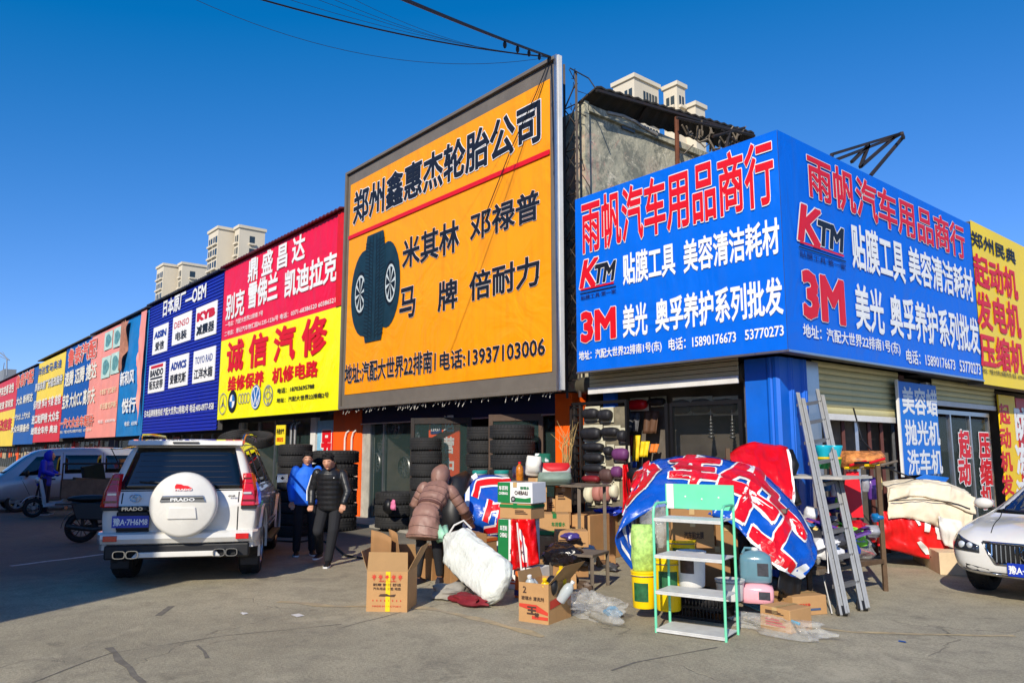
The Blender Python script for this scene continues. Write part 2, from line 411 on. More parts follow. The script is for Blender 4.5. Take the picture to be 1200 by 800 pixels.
# --- the big orange tyre billboard
H = thing('billboard', 'huge orange tyre company billboard with grey border and three tyres printed on it', 'billboard', (0, 0, 0))
hx0, hx1, hz0, hz1 = -17.17, -9.36, 2.70, 8.70
M_or = mat('orange_vinyl', (252, 158, 4), .42, var=.04, scale=1.2, dirt=.06, dirt_col=(190, 110, 10), spec=.35); vinyl(M_or, (176, 96, 20), .3)
g = MB(); g.box((hx0, 9.0, hz0), (hx1, 9.05, hz1)); g.build('casing', M_sign_frame, H, bevel=.01)
ia = onY(412, 210, SY); ib = onY(645, 84, SY); ic = onY(647, 433, SY)
wrinkle_panel(ia.x, ib.x, 3.03, 8.35, 8.985, amp=.004, seed=3).build('panel', M_or, H, smooth='all')
for k, (a, b) in enumerate((((hx0 - .02, 8.93, hz0 - .02), (hx0 + .05, 8.995, hz1 + .02)), ((hx1 - .05, 8.93, hz0 - .02), (hx1 + .02, 8.995, hz1 + .02)), ((hx0 + .052, 8.93, hz1 - .05), (hx1 - .052, 8.995, hz1 + .02)), ((hx0 + .052, 8.93, hz0 - .02), (hx1 - .052, 8.995, hz0 + .05)))):
    g = MB(); g.box(a, b); g.build('frame_rail', M_sign_frame if k != 1 else M_alu, H, bevel=.008)
g = MB(); g.box((hx1 + .022, 8.95, hz0), (hx1 + .05, 9.04, hz1)); g.build('side_trim', M_white, H)
g = MB()                                    # dusty fringe of loose threads and old lights under the lower edge
for i in range(70):
    x = hx0 + .1 + (hx1 - hx0 - .2) * random.random(); l = .04 + .12 * random.random()
    g.tube([(x, 9.0 + .1 * random.random(), hz0 - .015), (x + random.uniform(-.04, .04), 9.0, hz0 - l)], .006, 4)
o = g.build('light_string', mat('dusty_string', (205, 200, 190), .7, var=.2), H); o['kind'] = 'stuff'
P = PLY(8.975)
text(H, '郑州鑫惠杰轮胎公司', rectY(416, 227, 634, 263, SY), P, M_black_p, .030, M_white_p, .050)
g = MB(); a = onY(411, 279, SY); g.box((ia.x, 8.955, a.z - .045), (ib.x, 8.968, a.z + .045)); g.build('red_rule', M_red_p, H)
text(H, '米其林', rectY(473.5, 282, 539, 315, SY), P, M_black_p, .026, M_white_p, .036)
text(H, '邓禄普', rectY(553, 252, 633, 283, SY), P, M_black_p, .026, M_white_p, .036)
text(H, '马', rectY(470, 340, 488, 374, SY), P, M_black_p, .026, M_white_p, .036)
text(H, '牌', rectY(515, 332, 537, 365, SY), P, M_black_p, .026, M_white_p, .036)
text(H, '倍耐力', rectY(552, 321, 633, 353, SY), P, M_black_p, .026, M_white_p, .036)
text(H, '地址:汽配大世界22排南1', rectY(405.6, 428, 512, 450, SY), P, M_black_p, .024, M_white_p, .034)
text(H, '电话:13937103006', rectY(517, 413, 640, 434, SY), P, M_black_p, .024, M_white_p, .034)
# the printed tyres (flat print on the vinyl)
M_tyre_p = mat('tyre_print', (20, 50, 62), .5, var=.25, scale=5); M_tyre_g = mat('tyre_print_groove', (8, 16, 20), .5, var=.1); M_rim_p = mat('rim_print', (196, 206, 206), .45, var=.15)
tp = MB(); c0 = onY(441, 340, SY)
def disc(mb, cx, cz, rx, rz, y, n=28, a0=0, a1=2 * pi, r_in=0):
    if r_in == 0: mb.poly([(cx + rx * cos(a0 + (a1 - a0) * i / n), y, cz + rz * sin(a0 + (a1 - a0) * i / n)) for i in range(n)])
    else:
        for i in range(n):
            t0 = a0 + (a1 - a0) * i / n; t1 = a0 + (a1 - a0) * (i + 1) / n
            mb.poly([(cx + rx * cos(t0), y, cz + rz * sin(t0)), (cx + rx * cos(t1), y, cz + rz * sin(t1)), (cx + rx * r_in * cos(t1), y, cz + rz * r_in * sin(t1)), (cx + rx * r_in * cos(t0), y, cz + rz * r_in * sin(t0))])
for (x0, y0, x1, y1) in ((412.5, 300, 444, 397), (440, 289, 470, 387)):
    u0, u1, v0, v1 = rectY(x0, y0, x1, y1, SY); ex, ez = (u0 + u1) / 2, (v0 + v1) / 2; rx, rz = (u1 - u0) / 2, (v1 - v0) / 2; s_ = -1 if x0 < 430 else 1
    tp.mi = 0; disc(tp, ex, ez, rx, rz, 8.972)
    tp.mi = 1; disc(tp, ex + s_ * rx * .25, ez, rx * .46, rz * .52, 8.970)
    tp.mi = 2; disc(tp, ex + s_ * rx * .28, ez, rx * .40, rz * .44, 8.968); tp.mi = 1; disc(tp, ex + s_ * rx * .28, ez, rx * .35, rz * .38, 8.967); tp.mi = 2
    for q in range(8):
        a = 2 * pi * q / 8 + .2; cx = ex + s_ * rx * .28
        tp.poly([(cx, 8.966, ez), (cx + .37 * rx * cos(a - .12), 8.966, ez + .40 * rz * sin(a - .12)), (cx + .37 * rx * cos(a + .12), 8.966, ez + .40 * rz * sin(a + .12))])
u0, u1, v0, v1 = rectY(428, 279, 452, 402, SY); c0 = Vector(((u0 + u1) / 2, 0, (v0 + v1) / 2)); hw_, hh_ = (u1 - u0) / 2, (v1 - v0) / 2
tp.mi = 0; n = 20
tp.poly([(c0.x + s_ * hw_ * (1 - .22 * abs(sin(t)) ** 4), 8.964, c0.z + hh_ * sin(t)) for s_, t in [(1, -pi / 2 + pi * i / n) for i in range(n + 1)] + [(-1, pi / 2 - pi * i / n) for i in range(n + 1)]])
tp.mi = 1
for gx in (-.5, -.17, .17, .5): tp.poly([(c0.x + gx * hw_ - .014, 8.962, c0.z - hh_ * .96), (c0.x + gx * hw_ + .014, 8.962, c0.z - hh_ * .96), (c0.x + gx * hw_ + .014, 8.962, c0.z + hh_ * .96), (c0.x + gx * hw_ - .014, 8.962, c0.z + hh_ * .96)])
for i in range(26):
    z = c0.z - hh_ * .92 + i * hh_ * 1.8 / 26
    for s_ in (-1, 1):
        for x0_, x1_ in ((.56, .92), (.22, .46)): tp.poly([(c0.x + s_ * x0_ * hw_, 8.962, z), (c0.x + s_ * x1_ * hw_, 8.962, z + .05), (c0.x + s_ * x1_ * hw_, 8.962, z + .075), (c0.x + s_ * x0_ * hw_, 8.962, z + .025)])
tp.build('tyre_picture', [M_tyre_p, M_tyre_g, M_rim_p], H)

# --- blue corner billboard, two faces
I = thing('corner_billboard', 'bright blue two sided corner billboard with red and white lettering above the blue shop', 'billboard')
M_blue = vinyl(mat('blue_vinyl', (0, 104, 222), .38, var=.035, scale=1.1, spec=.4), (70, 110, 170), .25)
iz0, iz1 = 2.975, 5.93; ix0 = -8.98; iy1 = 15.72
g = MB(); g.box((ix0, 9.02, iz0), (SX - .30, 9.30, iz1)); g.build('casing', BACKM, I)
g = MB(); g.box((SX - .29, 9.02, iz0), (SX - .02, iy1, iz1)); g.build('casing', BACKM, I)
wrinkle_panel(ix0, SX - .004, iz0, iz1, 9.0, amp=.004, seed=11).build('front_panel', M_blue, I, smooth='all')
wrinkle_panel(9.004, iy1, iz0, iz1, SX, 'x', amp=.004, seed=17).build('side_panel', M_blue, I, smooth='all')
g = MB(); g.box((ix0, 8.975, iz0 - .03), (SX + .028, 9.02, iz0 - .002)); g.build('edge_strip', M_alu, I)
g = MB(); g.box((SX - .02, 9.022, iz0 - .03), (SX + .028, iy1, iz0 - .002)); g.build('edge_strip', M_alu, I)
P = PLY(8.988)
text(I, '雨帆汽车用品商行', rectY(683, 238, 906.5, 297.5, SY), P, M_red_p, .022, M_white_p, .038)
def ktm(par, R, P, sub):
    u0, u1, v0, v1 = R; h = v1 - v0; w = u1 - u0
    text(par, 'K', (u0, u0 + w * .42, v0, v1), P, M_red_p, .04, M_white_p, .065, shear=.25)
    text(par, 'TM', (u0 + w * .38, u0 + w * .93, v0 + .04 * h, v0 + h * .72), P, M_black_p, .045, M_white_p, .075, shear=.2)
    g = MB()
    def q(a, b, c, d, lift, mi): g.mi = mi; g.poly([P @ Vector((x, y, lift)) for x, y in ((u0 + w * a, v0 + h * b), (u0 + w * c, v0 + h * b), (u0 + w * (c + .01), v0 + h * d), (u0 + w * (a + .01), v0 + h * d))])
    q(.0, -.13, .95, -.07, .012, 0); q(-.02, -.27, 1.0, -.23, .008, 1)
    g.build('logo_line', [M_red_p, M_black_p], par)
    text(par, '贴膜工具·第一家', (u0, u1, v0 - h * .52, v0 - h * .34), P, M_navy_p, .01)
R = rectY(681, 308, 722, 337, SY); ktm(I, R, P, '')
text(I, '贴膜工具', rectY(731, 299, 791.5, 334, SY), P, M_white_p, .024)
text(I, '美容清洁耗材', rectY(802, 283, 913.6, 320, SY), P, M_white_p, .024)
text(I, '3M', rectY(683, 368, 721, 400, SY), P, M_red_p, .05, M_white_p, .066)
text(I, '美光', rectY(731, 359, 759, 395, SY), P, M_white_p, .026)
text(I, '奥孚养护系列批发', rectY(769, 352, 917.5, 389, SY), P, M_white_p, .026)
text(I, '地址：汽配大世界22排南1号(东)', rectY(679.5, 412, 776, 424, SY), P, M_white_p, .018)
text(I, '电话：15890176673', rectY(784.5, 397, 863, 411, SY), P, M_white_p, .018)
text(I, '53770273', rectY(874, 387, 919, 398.5, SY), P, M_white_p, .018)
P = PLX(SX + .012)
text(I, '雨帆汽车用品商行', rectX(945.5, 180, 1129, 229, SX), P, M_red_p, .022, M_white_p, .038)
ktm(I, rectX(934, 239.5, 988, 279, SX), P, '')
text(I, '贴膜工具', rectX(997, 262, 1058.5, 312, SX), P, M_white_p, .024)
text(I, '美容清洁耗材', rectX(1064, 289, 1139, 329, SX), P, M_white_p, .024)
text(I, '3M', rectX(941, 319, 987, 369, SX), P, M_red_p, .05, M_white_p, .062)
text(I, '美光', rectX(1001.5, 333, 1034, 384, SX), P, M_white_p, .026)
text(I, '奥孚养护系列批发', rectX(1042, 345, 1146, 392, SX), P, M_white_p, .026)
text(I, '地址：汽配大世界22排南1号(东)', rectX(940, 379, 1053.7, 397, SX), P, M_white_p, .018)
text(I, '电话：15890176673', rectX(1061, 409, 1118, 425, SX), P, M_white_p, .018)
text(I, '53770273', rectX(1123.5, 422, 1148, 435, SX), P, M_white_p, .018)

# --- yellow billboard on the side street, and the red one after it
J = thing('billboard', 'yellow billboard with red lettering next to the blue corner billboard', 'billboard')
g = MB(); g.box((SX - .28, 15.76, 2.9), (SX - .02, 18.95, 6.0)); g.build('casing', BACKM, J)
wrinkle_panel(15.75, 18.95, 2.9, 6.02, SX, 'x', amp=.006, seed=23).build('panel', mat('yellow_vinyl', (250, 215, 12), .42, var=.05, scale=1.4), J, smooth='all')
P = PLX(SX + .012)
text(J, '郑州民典', rectX(1137.5, 270, 1189, 287, SX), P, M_black_p, .02)
text(J, '起动机', rectX(1140.5, 297, 1191, 333, SX), P, M_red_p, .03)
text(J, '发电机', rectX(1144, 341, 1194.5, 382, SX), P, M_red_p, .03)
text(J, '压缩机', rectX(1148, 390, 1199, 428, SX), P, M_red_p, .03)
text(J, '地址：汽配大世界22排南2号(东) 电话：65590391', rectX(1151, 431, 1200, 438, SX), P, M_black_p, .01)
K = thing('billboard', 'dark red billboard cut off by the right edge beyond the yellow one', 'billboard')
g = MB(); g.box((SX - .28, 18.98, 2.9), (SX - .02, 24, 5.92)); g.build('casing', BACKM, K)
g = MB(); g.box((SX - .018, 18.98, 2.9), (SX, 24, 5.92)); g.build('panel', mat('dark_red_vinyl', (160, 20, 26), .45, var=.1), K)

# --- red over yellow repair shop billboard
G_ = thing('billboard', 'crimson and yellow car repair billboard left of the big orange one', 'billboard')
gx0, gx1 = -25.72, -17.25; gz0, gz1 = 2.68, 7.78
M_crim = vinyl(mat('crimson_vinyl', (236, 6, 58), .42, var=.05, scale=1.2)); M_lem = vinyl(mat('lemon_vinyl', (255, 246, 0), .42, var=.03, scale=1.3), (206, 180, 30))
zb = onY(262, 399, SY).z
g = MB(); g.box((gx0, 9.02, gz0), (gx1, 9.2, gz1)); g.build('casing', BACKM, G_)
wrinkle_panel(gx0, gx1, zb, gz1, 9.0, amp=.012, seed=31, f=1.5).build('panel', M_crim, G_, smooth='all')
wrinkle_panel(gx0, gx1, gz0, zb - .001, 8.998, amp=.014, seed=37, f=1.6).build('panel', M_lem, G_, smooth='all')
g = MB(); g.poly([(gx1 - .32, 8.96, gz1), (gx1 - .32, 8.96, zb), (gx1 + .01, 8.97, zb), (gx1 + .01, 8.97, gz1)]); g.build('edge_flap', mat('red_edge', (214, 16, 18), .5), G_)
P = PLY(8.98)
text(G_, '鼎 盛 昌 达', rectY(292, 305, 358, 331, SY), P, M_white_p, .026)
text(G_, '别克', rectY(266, 347, 287, 375, SY), P, M_white_p, .030)
text(G_, '雪佛兰', rectY(292, 333, 326, 362, SY), P, M_white_p, .030)
text(G_, '凯迪拉克', rectY(335, 319, 396, 349, SY), P, M_white_p, .030)
text(G_, '一号店：汽配大世界22排南 7号', rectY(265, 378.5, 309, 384, SY), P, M_white_p, .012)
text(G_, '二号店：港记汽车物汇园A1235-1236号 电话：0371-68386520 60386521', rectY(264, 389, 394, 394.5, SY), P, M_white_p, .012)
text(G_, '诚 信 汽 修', rectY(267, 402, 383, 436, SY), P, M_red_p, .034)
text(G_, '维修保养', rectY(268, 442, 309.5, 458.5, SY), P, M_red_p, .03)
text(G_, '机修电路', rectY(320, 432, 373, 449, SY), P, M_red_p, .03)
text(G_, '电话：18703695788', rectY(326, 455, 369, 461, SY), P, M_black_p, .02)
text(G_, '地址：汽配大世界22排南2号', rectY(325, 466.5, 386, 472, SY), P, M_black_p, .02)
# printed car emblems along the bottom
M_sil = mat('silver_print', (150, 150, 150), .4, var=.1); M_vwb = mat('emblem_blue', (30, 110, 190), .4, var=.05)
def emblem(kind, pxc, pyc, r):
    c = onY(pxc, pyc, SY); g = MB(); Y = 8.97
    R_ = lambda mi, rx, rz, y, rin=0, dx=0: (setattr(g, 'mi', mi), disc(g, c.x + dx, c.z, rx, rz, y, 28, 0, 2 * pi, rin))
    if kind == 'star':
        R_(1, r, r, Y, .9); g.mi = 1
        for a in (90, 210, 330):
            a = radians(a); g.poly([(c.x + r * .92 * cos(a), Y, c.z + r * .92 * sin(a)), (c.x + .14 * r * cos(a + 1.9), Y, c.z + .14 * r * sin(a + 1.9)), (c.x + .14 * r * cos(a - 1.9), Y, c.z + .14 * r * sin(a - 1.9))])
    elif kind == 'quarters':
        R_(0, r, r, Y + .003); g.mi = 3; disc(g, c.x, c.z, r * .6, r * .6, Y)
        g.mi = 2
        for a in (0, pi): g.poly([(c.x, Y - .003, c.z)] + [(c.x + r * .6 * cos(a + t * pi / 2 / 8), Y - .003, c.z + r * .6 * sin(a + t * pi / 2 / 8)) for t in range(9)])
    elif kind == 'rings':
        for i in range(4): R_(1, r * .62, r * .62, Y + .002 * i, .82, (i - 1.5) * r * .85)
    elif kind == 'vw':
        R_(2, r, r, Y + .003); R_(3, r * .92, r * .92, Y, .88); g.mi = 3
        for s in (-1, 1):
            for a, b in (((.12 * s, 0), (.42 * s, .72)), ((.0, -.0), (.0, .0)), ((.05 * s, -.02), (.3 * s, -.72)), ((.3 * s, -.72), (.8 * s, .1))):
                p = Vector((c.x + a[0] * r, Y - .002, c.z + a[1] * r)); q = Vector((c.x + b[0] * r, Y - .002, c.z + b[1] * r))
                if (q - p).length < 1e-4: continue
                t = (q - p).normalized(); n = Vector((-t.z, 0, t.x)) * r * .07; g.poly([p - n, q - n, q + n, p + n])
    else:
        R_(1, r, r * .9, Y, .86); R_(1, r * .3, r * .85, Y + .002, .75); R_(1, r * .72, r * .34, Y - .002, .8)
    g.build('emblem', [M_black_p, M_sil, M_vwb, M_white_p], G_)
for k_, a_, b_, r_ in (('star', 262, 473, .35), ('quarters', 273, 470, .36), ('rings', 286.5, 466.5, .26), ('vw', 300.5, 465, .37), ('oval', 315, 463, .34)): emblem(k_, a_, b_, r_)

# --- dark blue ribbed OEM board with six white cards
F_ = thing('billboard', 'dark blue ribbed board carrying six white parts-maker cards in two rows', 'billboard')
fx0, fx1, fz0, fz1 = -34.5, -25.78, 2.36, 7.70
M_dblue = mat('dark_blue_sheet', (24, 42, 168), .45, var=.07, scale=1.5, dirt=.15, dirt_col=(60, 70, 120))
g = MB(); n = 44
prof = []
for i in range(n):
    z = fz0 + (fz1 - fz0) * i / n; dz = (fz1 - fz0) / n
    prof += [(9.0, z), (9.0, z + dz * .55), (9.035, z + dz * .7), (9.035, z + dz * .9)]
prof.append((9.0, fz1))
g.rings([[(fx0, y, z) for y, z in prof], [(fx1, y, z) for y, z in prof]], closed=False, cap=False); g.build('ribbed_sheet', M_dblue, F_)
g = MB(); g.box((fx0, 9.06, fz0), (fx1, 9.2, fz1)); g.build('casing', BACKM, F_)
P = PLY(8.985)
text(F_, '日本原厂—OEM', rectY(192, 353, 242, 371, SY), P, M_white_p, .03)
text(F_, '日本品牌销售热线 汽配大世界22排南3号 电话:400-0977-958', rectY(170, 481, 251, 489, SY, 478), P, M_white_p, .022)
M_card = mat('white_card', (244, 244, 242), .5, var=.03)
M_kyb = mat('maker_red', (206, 20, 40), .5, var=.03); M_mb = mat('maker_blue', (30, 60, 150), .5, var=.03)
def card(x0, yt, x1, yb, top, bot, m1, fl=.06, bars=False):
    a, b, c, d = rectY(x0, yt, x1, yb, SY); g = MB(); g.box((a, 8.972, c), (b, 8.998, d)); q = g.build('card', M_card, F_)
    Pq = PLY(8.971); w = b - a; h = d - c
    text(q, top, (a + .1 * w, b - .1 * w, c + h * .58, d - h * .2), Pq, m1, fl)
    text(q, bot, (a + .2 * w if len(bot) < 3 else a + .08 * w, b - .2 * w if len(bot) < 3 else b - .08 * w, c + h * .12, c + h * .42), Pq, M_black_p, .03)
    if bars:
        for (z0_, z1_, mm) in ((d - h * .14, d - h * .04, M_kyb), (c + h * .47, c + h * .53, M_black_p)):
            g = MB(); g.box((a + .12 * w, 8.962, z0_), (b - .12 * w, 8.970, z1_)); g.build('stripe', mm, q)
card(180, 385, 197, 416, 'AISIN', '爱信', M_mb); card(203, 373, 224.5, 405, 'DENSO', '电装', M_kyb, .01); card(230, 362, 254.5, 398.5, 'KYB', '减震器', M_kyb, .09)
card(175, 429, 193.5, 461, 'BANDO', '阪东皮带', M_black_p, .05, True); card(199, 420, 221, 455, 'ADVICS', '爱德克斯', M_mb); card(227, 412.5, 252.5, 449.5, 'TOYO RAD', '江洋水箱', M_mb, .01)

# --- pink board with a torn sheet that shows an older blue one beneath
E_ = thing('billboard', 'faded pink billboard with a torn hanging sheet baring an older blue sign', 'billboard')
ex0, ex1, ez0, ez1 = -45.0, -34.6, 2.30, 7.62
M_pink = mat('faded_pink_vinyl', (240, 150, 138), .55, var=.08, scale=1.2, dirt=.2, dirt_col=(225, 180, 160)); M_oblue = mat('old_blue_vinyl', (10, 120, 190), .5, var=.15, scale=1.4, dirt=.3, dirt_col=(120, 160, 190))
eb = onY(140, 440, SY).x; ec = onY(163, 440, SY).x
wrinkle_panel(ex0, eb, ez0, ez1, 9.0, amp=.03, seed=41).build('pink_panel', M_pink, E_, smooth='all')
wrinkle_panel(eb, ex1, ez0, ez1, 9.02, amp=.03, seed=43).build('old_panel', M_oblue, E_, smooth='all')
g = MB()
def torn(u, v):
    x = ec + (ex1 - ec - .1) * u; z = ez1 - (1 - v) * (ez1 - ez0) * (.98 - .55 * (1 - u) ** .7 + .1 * noise.noise(Vector((u * 6, 3, 0))))
    return (x, 8.93 - .14 * (1 - v) * (.5 + noise.noise(Vector((u * 4, v * 5, 7)))), z)
g.grid(torn, 14, 24); g.build('torn_sheet', M_pink, E_, smooth='all')
g = MB(); g.grid(lambda u, v: (eb + .9 * u + .5 * (1 - v) * u, 8.92 - .1 * sin(v * 9) * u, ez1 - .1 - 2.2 * v - .5 * noise.noise(Vector((u * 5, v * 3, 1)))), 10, 14); g.build('torn_scrap', mat('brown_scrap', (176, 120, 96), .8, var=.3), E_, smooth='all')
P = PLY(8.965)
for r_ in ((123.5, 391, 132.5, 411), (134, 386, 143, 408), (120, 420, 130, 444), (131, 415, 141, 439)):
    a, b, c_, d = rectY(*r_, SY); g = MB(); g.mi = 0; g.box((a, 8.955, c_), (b, 8.97, d)); g.mi = 1; cx, cz = (a + b) / 2, (c_ + d) / 2
    g.poly([(cx + (b - a) * .36 * cos(t) * (1 + .2 * cos(3 * t)), 8.95, cz + (d - c_) * .36 * sin(t)) for t in (2 * pi * k / 18 for k in range(18))])
    g.build('parts_picture', [mat('pale_cyan_print', (190, 220, 208), .5, var=.2, scale=2), mat('teal_print', (96, 150, 150), .5, var=.4, scale=4)], E_)
M_cream_p = mat('cream_print', (238, 214, 176), .5, var=.1)
text(E_, '专营原厂进口配件', rectY(118, 457, 137, 463, SY), P, M_cream_p, .02); text(E_, '丰田雷克萨斯', rectY(118, 473, 137, 480, SY), P, M_cream_p, .02); text(E_, '电话：63829996', rectY(116, 492, 136, 496, SY), P, M_white_p, .02)
text(E_, '新和风', rectY(142, 437, 158, 452, SY), P, M_white_p, .03); text(E_, '悦行', rectY(144, 468, 160, 484, SY), P, M_white_p, .03); text(E_, '电话：65590', rectY(147, 494, 162, 499, SY), P, M_white_p, .02)

# --- four more boards down the row
def far_board(x0, x1, z0, z1, cols, lines, label, split=None):
    t = thing('billboard', label, 'billboard')
    g = MB(); g.box((x0, 9.02, z0), (x1, 9.2, z1)); g.build('casing', BACKM, t)
    zs = [z1] + (split or []) + [z0]
    for i, m in enumerate(cols): wrinkle_panel(x0, x1, zs[i + 1], zs[i], 9.0 - .002 * i, amp=.02, seed=50 + x0, n=14, m_=8).build('panel', m, t, smooth='all')
    for s, r, m, w, o in lines: text(t, s, rectY(*r, SY), PLY(8.965), m, w, o, w + .03)
    return t
M_db = mat('board_blue', (0, 84, 168), .5, var=.07, scale=1.3, dirt=.2, dirt_col=(40, 90, 140)); M_mb2 = mat('board_blue_soft', (30, 92, 170), .5, var=.1, scale=1.3, dirt=.3, dirt_col=(70, 100, 150))
M_by = mat('board_yellow', (246, 214, 70), .5, var=.08, scale=1.2); M_br = mat('board_red', (216, 48, 60), .5, var=.1, scale=1.2, dirt=.2, dirt_col=(190, 90, 90)); M_orr = mat('orange_red_print', (226, 92, 60), .5, var=.06); M_crm = mat('cream_white_print', (236, 232, 216), .5, var=.04)
far_board(-51.6, -45.05, 2.38, 7.66, [M_db], [('鲁泰汽配', (81, 411, 114, 430), M_orr, .03, M_white_p), ('速腾 迈腾 捷达', (77, 437, 114, 453), M_crm, .03, None), ('宝来 大众CC 高尔夫', (74, 463, 112, 479), M_crm, .03, None), ('一汽大众全车配件', (71, 491, 110, 502), M_orr, .03, M_white_p), ('地址：汽配大世界22排南5号 电话：0371-65590', (71, 504.5, 108, 508), M_crm, .01, None)], 'blue billboard with orange headline and white car model lines left of the pink one')
far_board(-60.6, -51.7, 2.2, 7.5, [M_by, M_br], [('奔驰宝马奥迪', (45, 432, 73, 441), M_db, .01, None), ('原装车原厂升级改装件', (42, 450, 74, 459), M_crm, .02, M_db), ('保时捷 悍马 卡宴 途锐', (40, 470, 72, 480), M_white_p, .02, None), ('进口帕萨特 大众车', (38, 487, 70, 497), M_white_p, .03, None), ('途观全车件 奥迪', (37, 501, 68, 509), M_white_p, .03, None)], 'yellow topped red billboard fourth along the far end of the row', [onY(42, 472, SY).z])
far_board(-69.4, -60.7, 2.1, 7.4, [M_mb2], [('鲁泰汽配', (20, 441, 40, 455), M_orr, .03, M_crm), ('大众 斯柯达', (20, 466, 39, 475), M_crm, .03, None), ('一汽大众 上汽大众', (16, 486, 36, 493), M_crm, .02, None), ('大众华展备件', (14, 499, 35, 507), M_crm, .03, None)], 'soft blue billboard between the yellow topped board and the end of the row')
far_board(-84, -69.5, 2.0, 7.4, [M_br, M_by], [('汽车空调 改色', (0, 455, 17, 465), M_crm, .03, None), ('变速 深圳宝', (0, 472, 16, 480), M_crm, .03, None), ('改座套', (0, 492, 14, 505), M_br, .03, None)], 'red over yellow billboard at the far left end of the row', [onY(5, 482, SY).z])

# ============================================================ EAVES over the boards
M_brown = mat('maroon_roof_sheet', (92, 22, 26), .6, var=.15, scale=2, dirt=.3); M_dkroof = mat('dark_roof_sheet', (50, 50, 54), .6, var=.2, scale=2, dirt=.3)
def eave(x0, x1, z, m, label):
    g = MB(); n = int((x1 - x0) / .11); top = []; 
    R = []
    for y, dz in ((8.86, 0), (13.0, .55)):
        R.append([(x0 + (x1 - x0) * i / n, y, z + dz + (.03 if i % 2 else 0)) for i in range(n + 1)] + [(x0 + (x1 - x0) * i / n, y, z + dz - .05 + (.03 if i % 2 else 0)) for i in range(n, -1, -1)])
    g.rings(R); o = g.build('roof_eave', m); return one(o, label, 'roof')
eave(gx0 - .1, gx1 + .05, 7.82, M_brown, 'maroon corrugated roof edge along the top of the crimson billboard')
eave(fx0 - .05, fx1 - .1, 7.78, M_dkroof, 'dark roof sheet edge above the ribbed blue board')
eave(-45.0, -34.7, 7.72, M_dkroof, 'thin dark roof edge above the torn pink billboard')
eave(-60.5, -45.3, 7.68, mat('olive_roof_sheet', (92, 86, 56), .7, var=.2), 'olive roof edge above the fourth and fifth boards of the row')
eave(-84, -60.7, 7.5, M_dkroof, 'dark roof edge at the far end of the row')
# ============================================================ BUILDINGS
def conc_mat():
    m = mat('weathered_render', (182, 176, 152), .92, var=.2, scale=2.2, bump=.9, bscale=9, dirt=.95, dirt_col=(138, 142, 126))
    nt = m.node_tree; N = nt.nodes; L = nt.links; b = N['Principled BSDF']; src = b.inputs['Base Color'].links[0].from_socket
    tc = N.new('ShaderNodeTexCoord'); n = N.new('ShaderNodeTexNoise'); n.inputs['Scale'].default_value = .9; n.inputs['Detail'].default_value = 9; n.inputs['Roughness'].default_value = .8; n.inputs['Distortion'].default_value = .6
    L.new(tc.outputs['Object'], n.inputs['Vector'])
    sp = N.new('ShaderNodeSeparateXYZ'); L.new(tc.outputs['Object'], sp.inputs[0])
    mh = N.new('ShaderNodeMapRange'); mh.inputs[1].default_value = 7.6; mh.inputs[2].default_value = 6.2; L.new(sp.outputs['Z'], mh.inputs[0])
    r = N.new('ShaderNodeMapRange'); r.inputs[1].default_value = .5; r.inputs[2].default_value = .56; L.new(n.outputs['Fac'], r.inputs[0])
    mu = N.new('ShaderNodeMath'); mu.operation = 'MULTIPLY'; L.new(r.outputs[0], mu.inputs[0]); L.new(mh.outputs[0], mu.inputs[1])
    x = N.new('ShaderNodeMix'); x.data_type = 'RGBA'; x.inputs[7].default_value = lin((206, 158, 138)); L.new(mu.outputs[0], x.inputs[0]); L.new(src, x.inputs[6]); L.new(x.outputs[2], b.inputs['Base Color'])
    return m
M_concrete = conc_mat()
def speckle(m, sc, lo, hi, amt, col):
    nt = m.node_tree; N = nt.nodes; L = nt.links; b = N['Principled BSDF']; src = b.inputs['Base Color'].links[0].from_socket
    tc = N.new('ShaderNodeTexCoord'); n = N.new('ShaderNodeTexNoise'); n.inputs['Scale'].default_value = sc; n.inputs['Detail'].default_value = 9; n.inputs['Roughness'].default_value = .8; n.inputs['Distortion'].default_value = .8
    L.new(tc.outputs['Object'], n.inputs['Vector']); r = N.new('ShaderNodeMapRange'); r.inputs[1].default_value = lo; r.inputs[2].default_value = hi; r.inputs[4].default_value = amt; L.new(n.outputs['Fac'], r.inputs[0])
    x = N.new('ShaderNodeMix'); x.data_type = 'RGBA'; x.inputs[7].default_value = lin(col); L.new(r.outputs[0], x.inputs[0]); L.new(src, x.inputs[6]); L.new(x.outputs[2], b.inputs['Base Color'])
speckle(M_concrete, 1.5, .48, .56, .75, (104, 108, 98)); speckle(M_concrete, 9, .58, .68, .7, (64, 62, 54)); speckle(M_concrete, 3, .55, .62, .8, (226, 216, 190)); speckle(M_concrete, 1.1, .56, .60, .6, (206, 160, 142))
FY_ = 9.8
CB = thing('shop_building', 'two storey weathered concrete tyre shop building behind the orange billboard', 'building')
g = MB(); g.box((-17.2, 9.82, 2.75), (-9.48, 19.5, 8.05)); g.build('upper_wall', M_concrete, CB)
g = MB(); g.box((-9.62, 9.70, 2.75), (-9.40, 9.815, 8.10)); g.box((-9.475, 9.80, 7.93), (-9.40, 19.5, 8.06)); g.build('corner_pilaster', M_concrete, CB)
a = onX(728, 140, -9.46); b = onX(743, 162, -9.46); g = MB(); g.box((-9.475, a.y, b.z + .1), (-9.43, b.y, a.z)); g.build('blocked_window', mat('slate_panel', (84, 96, 104), .6, var=.2), CB)
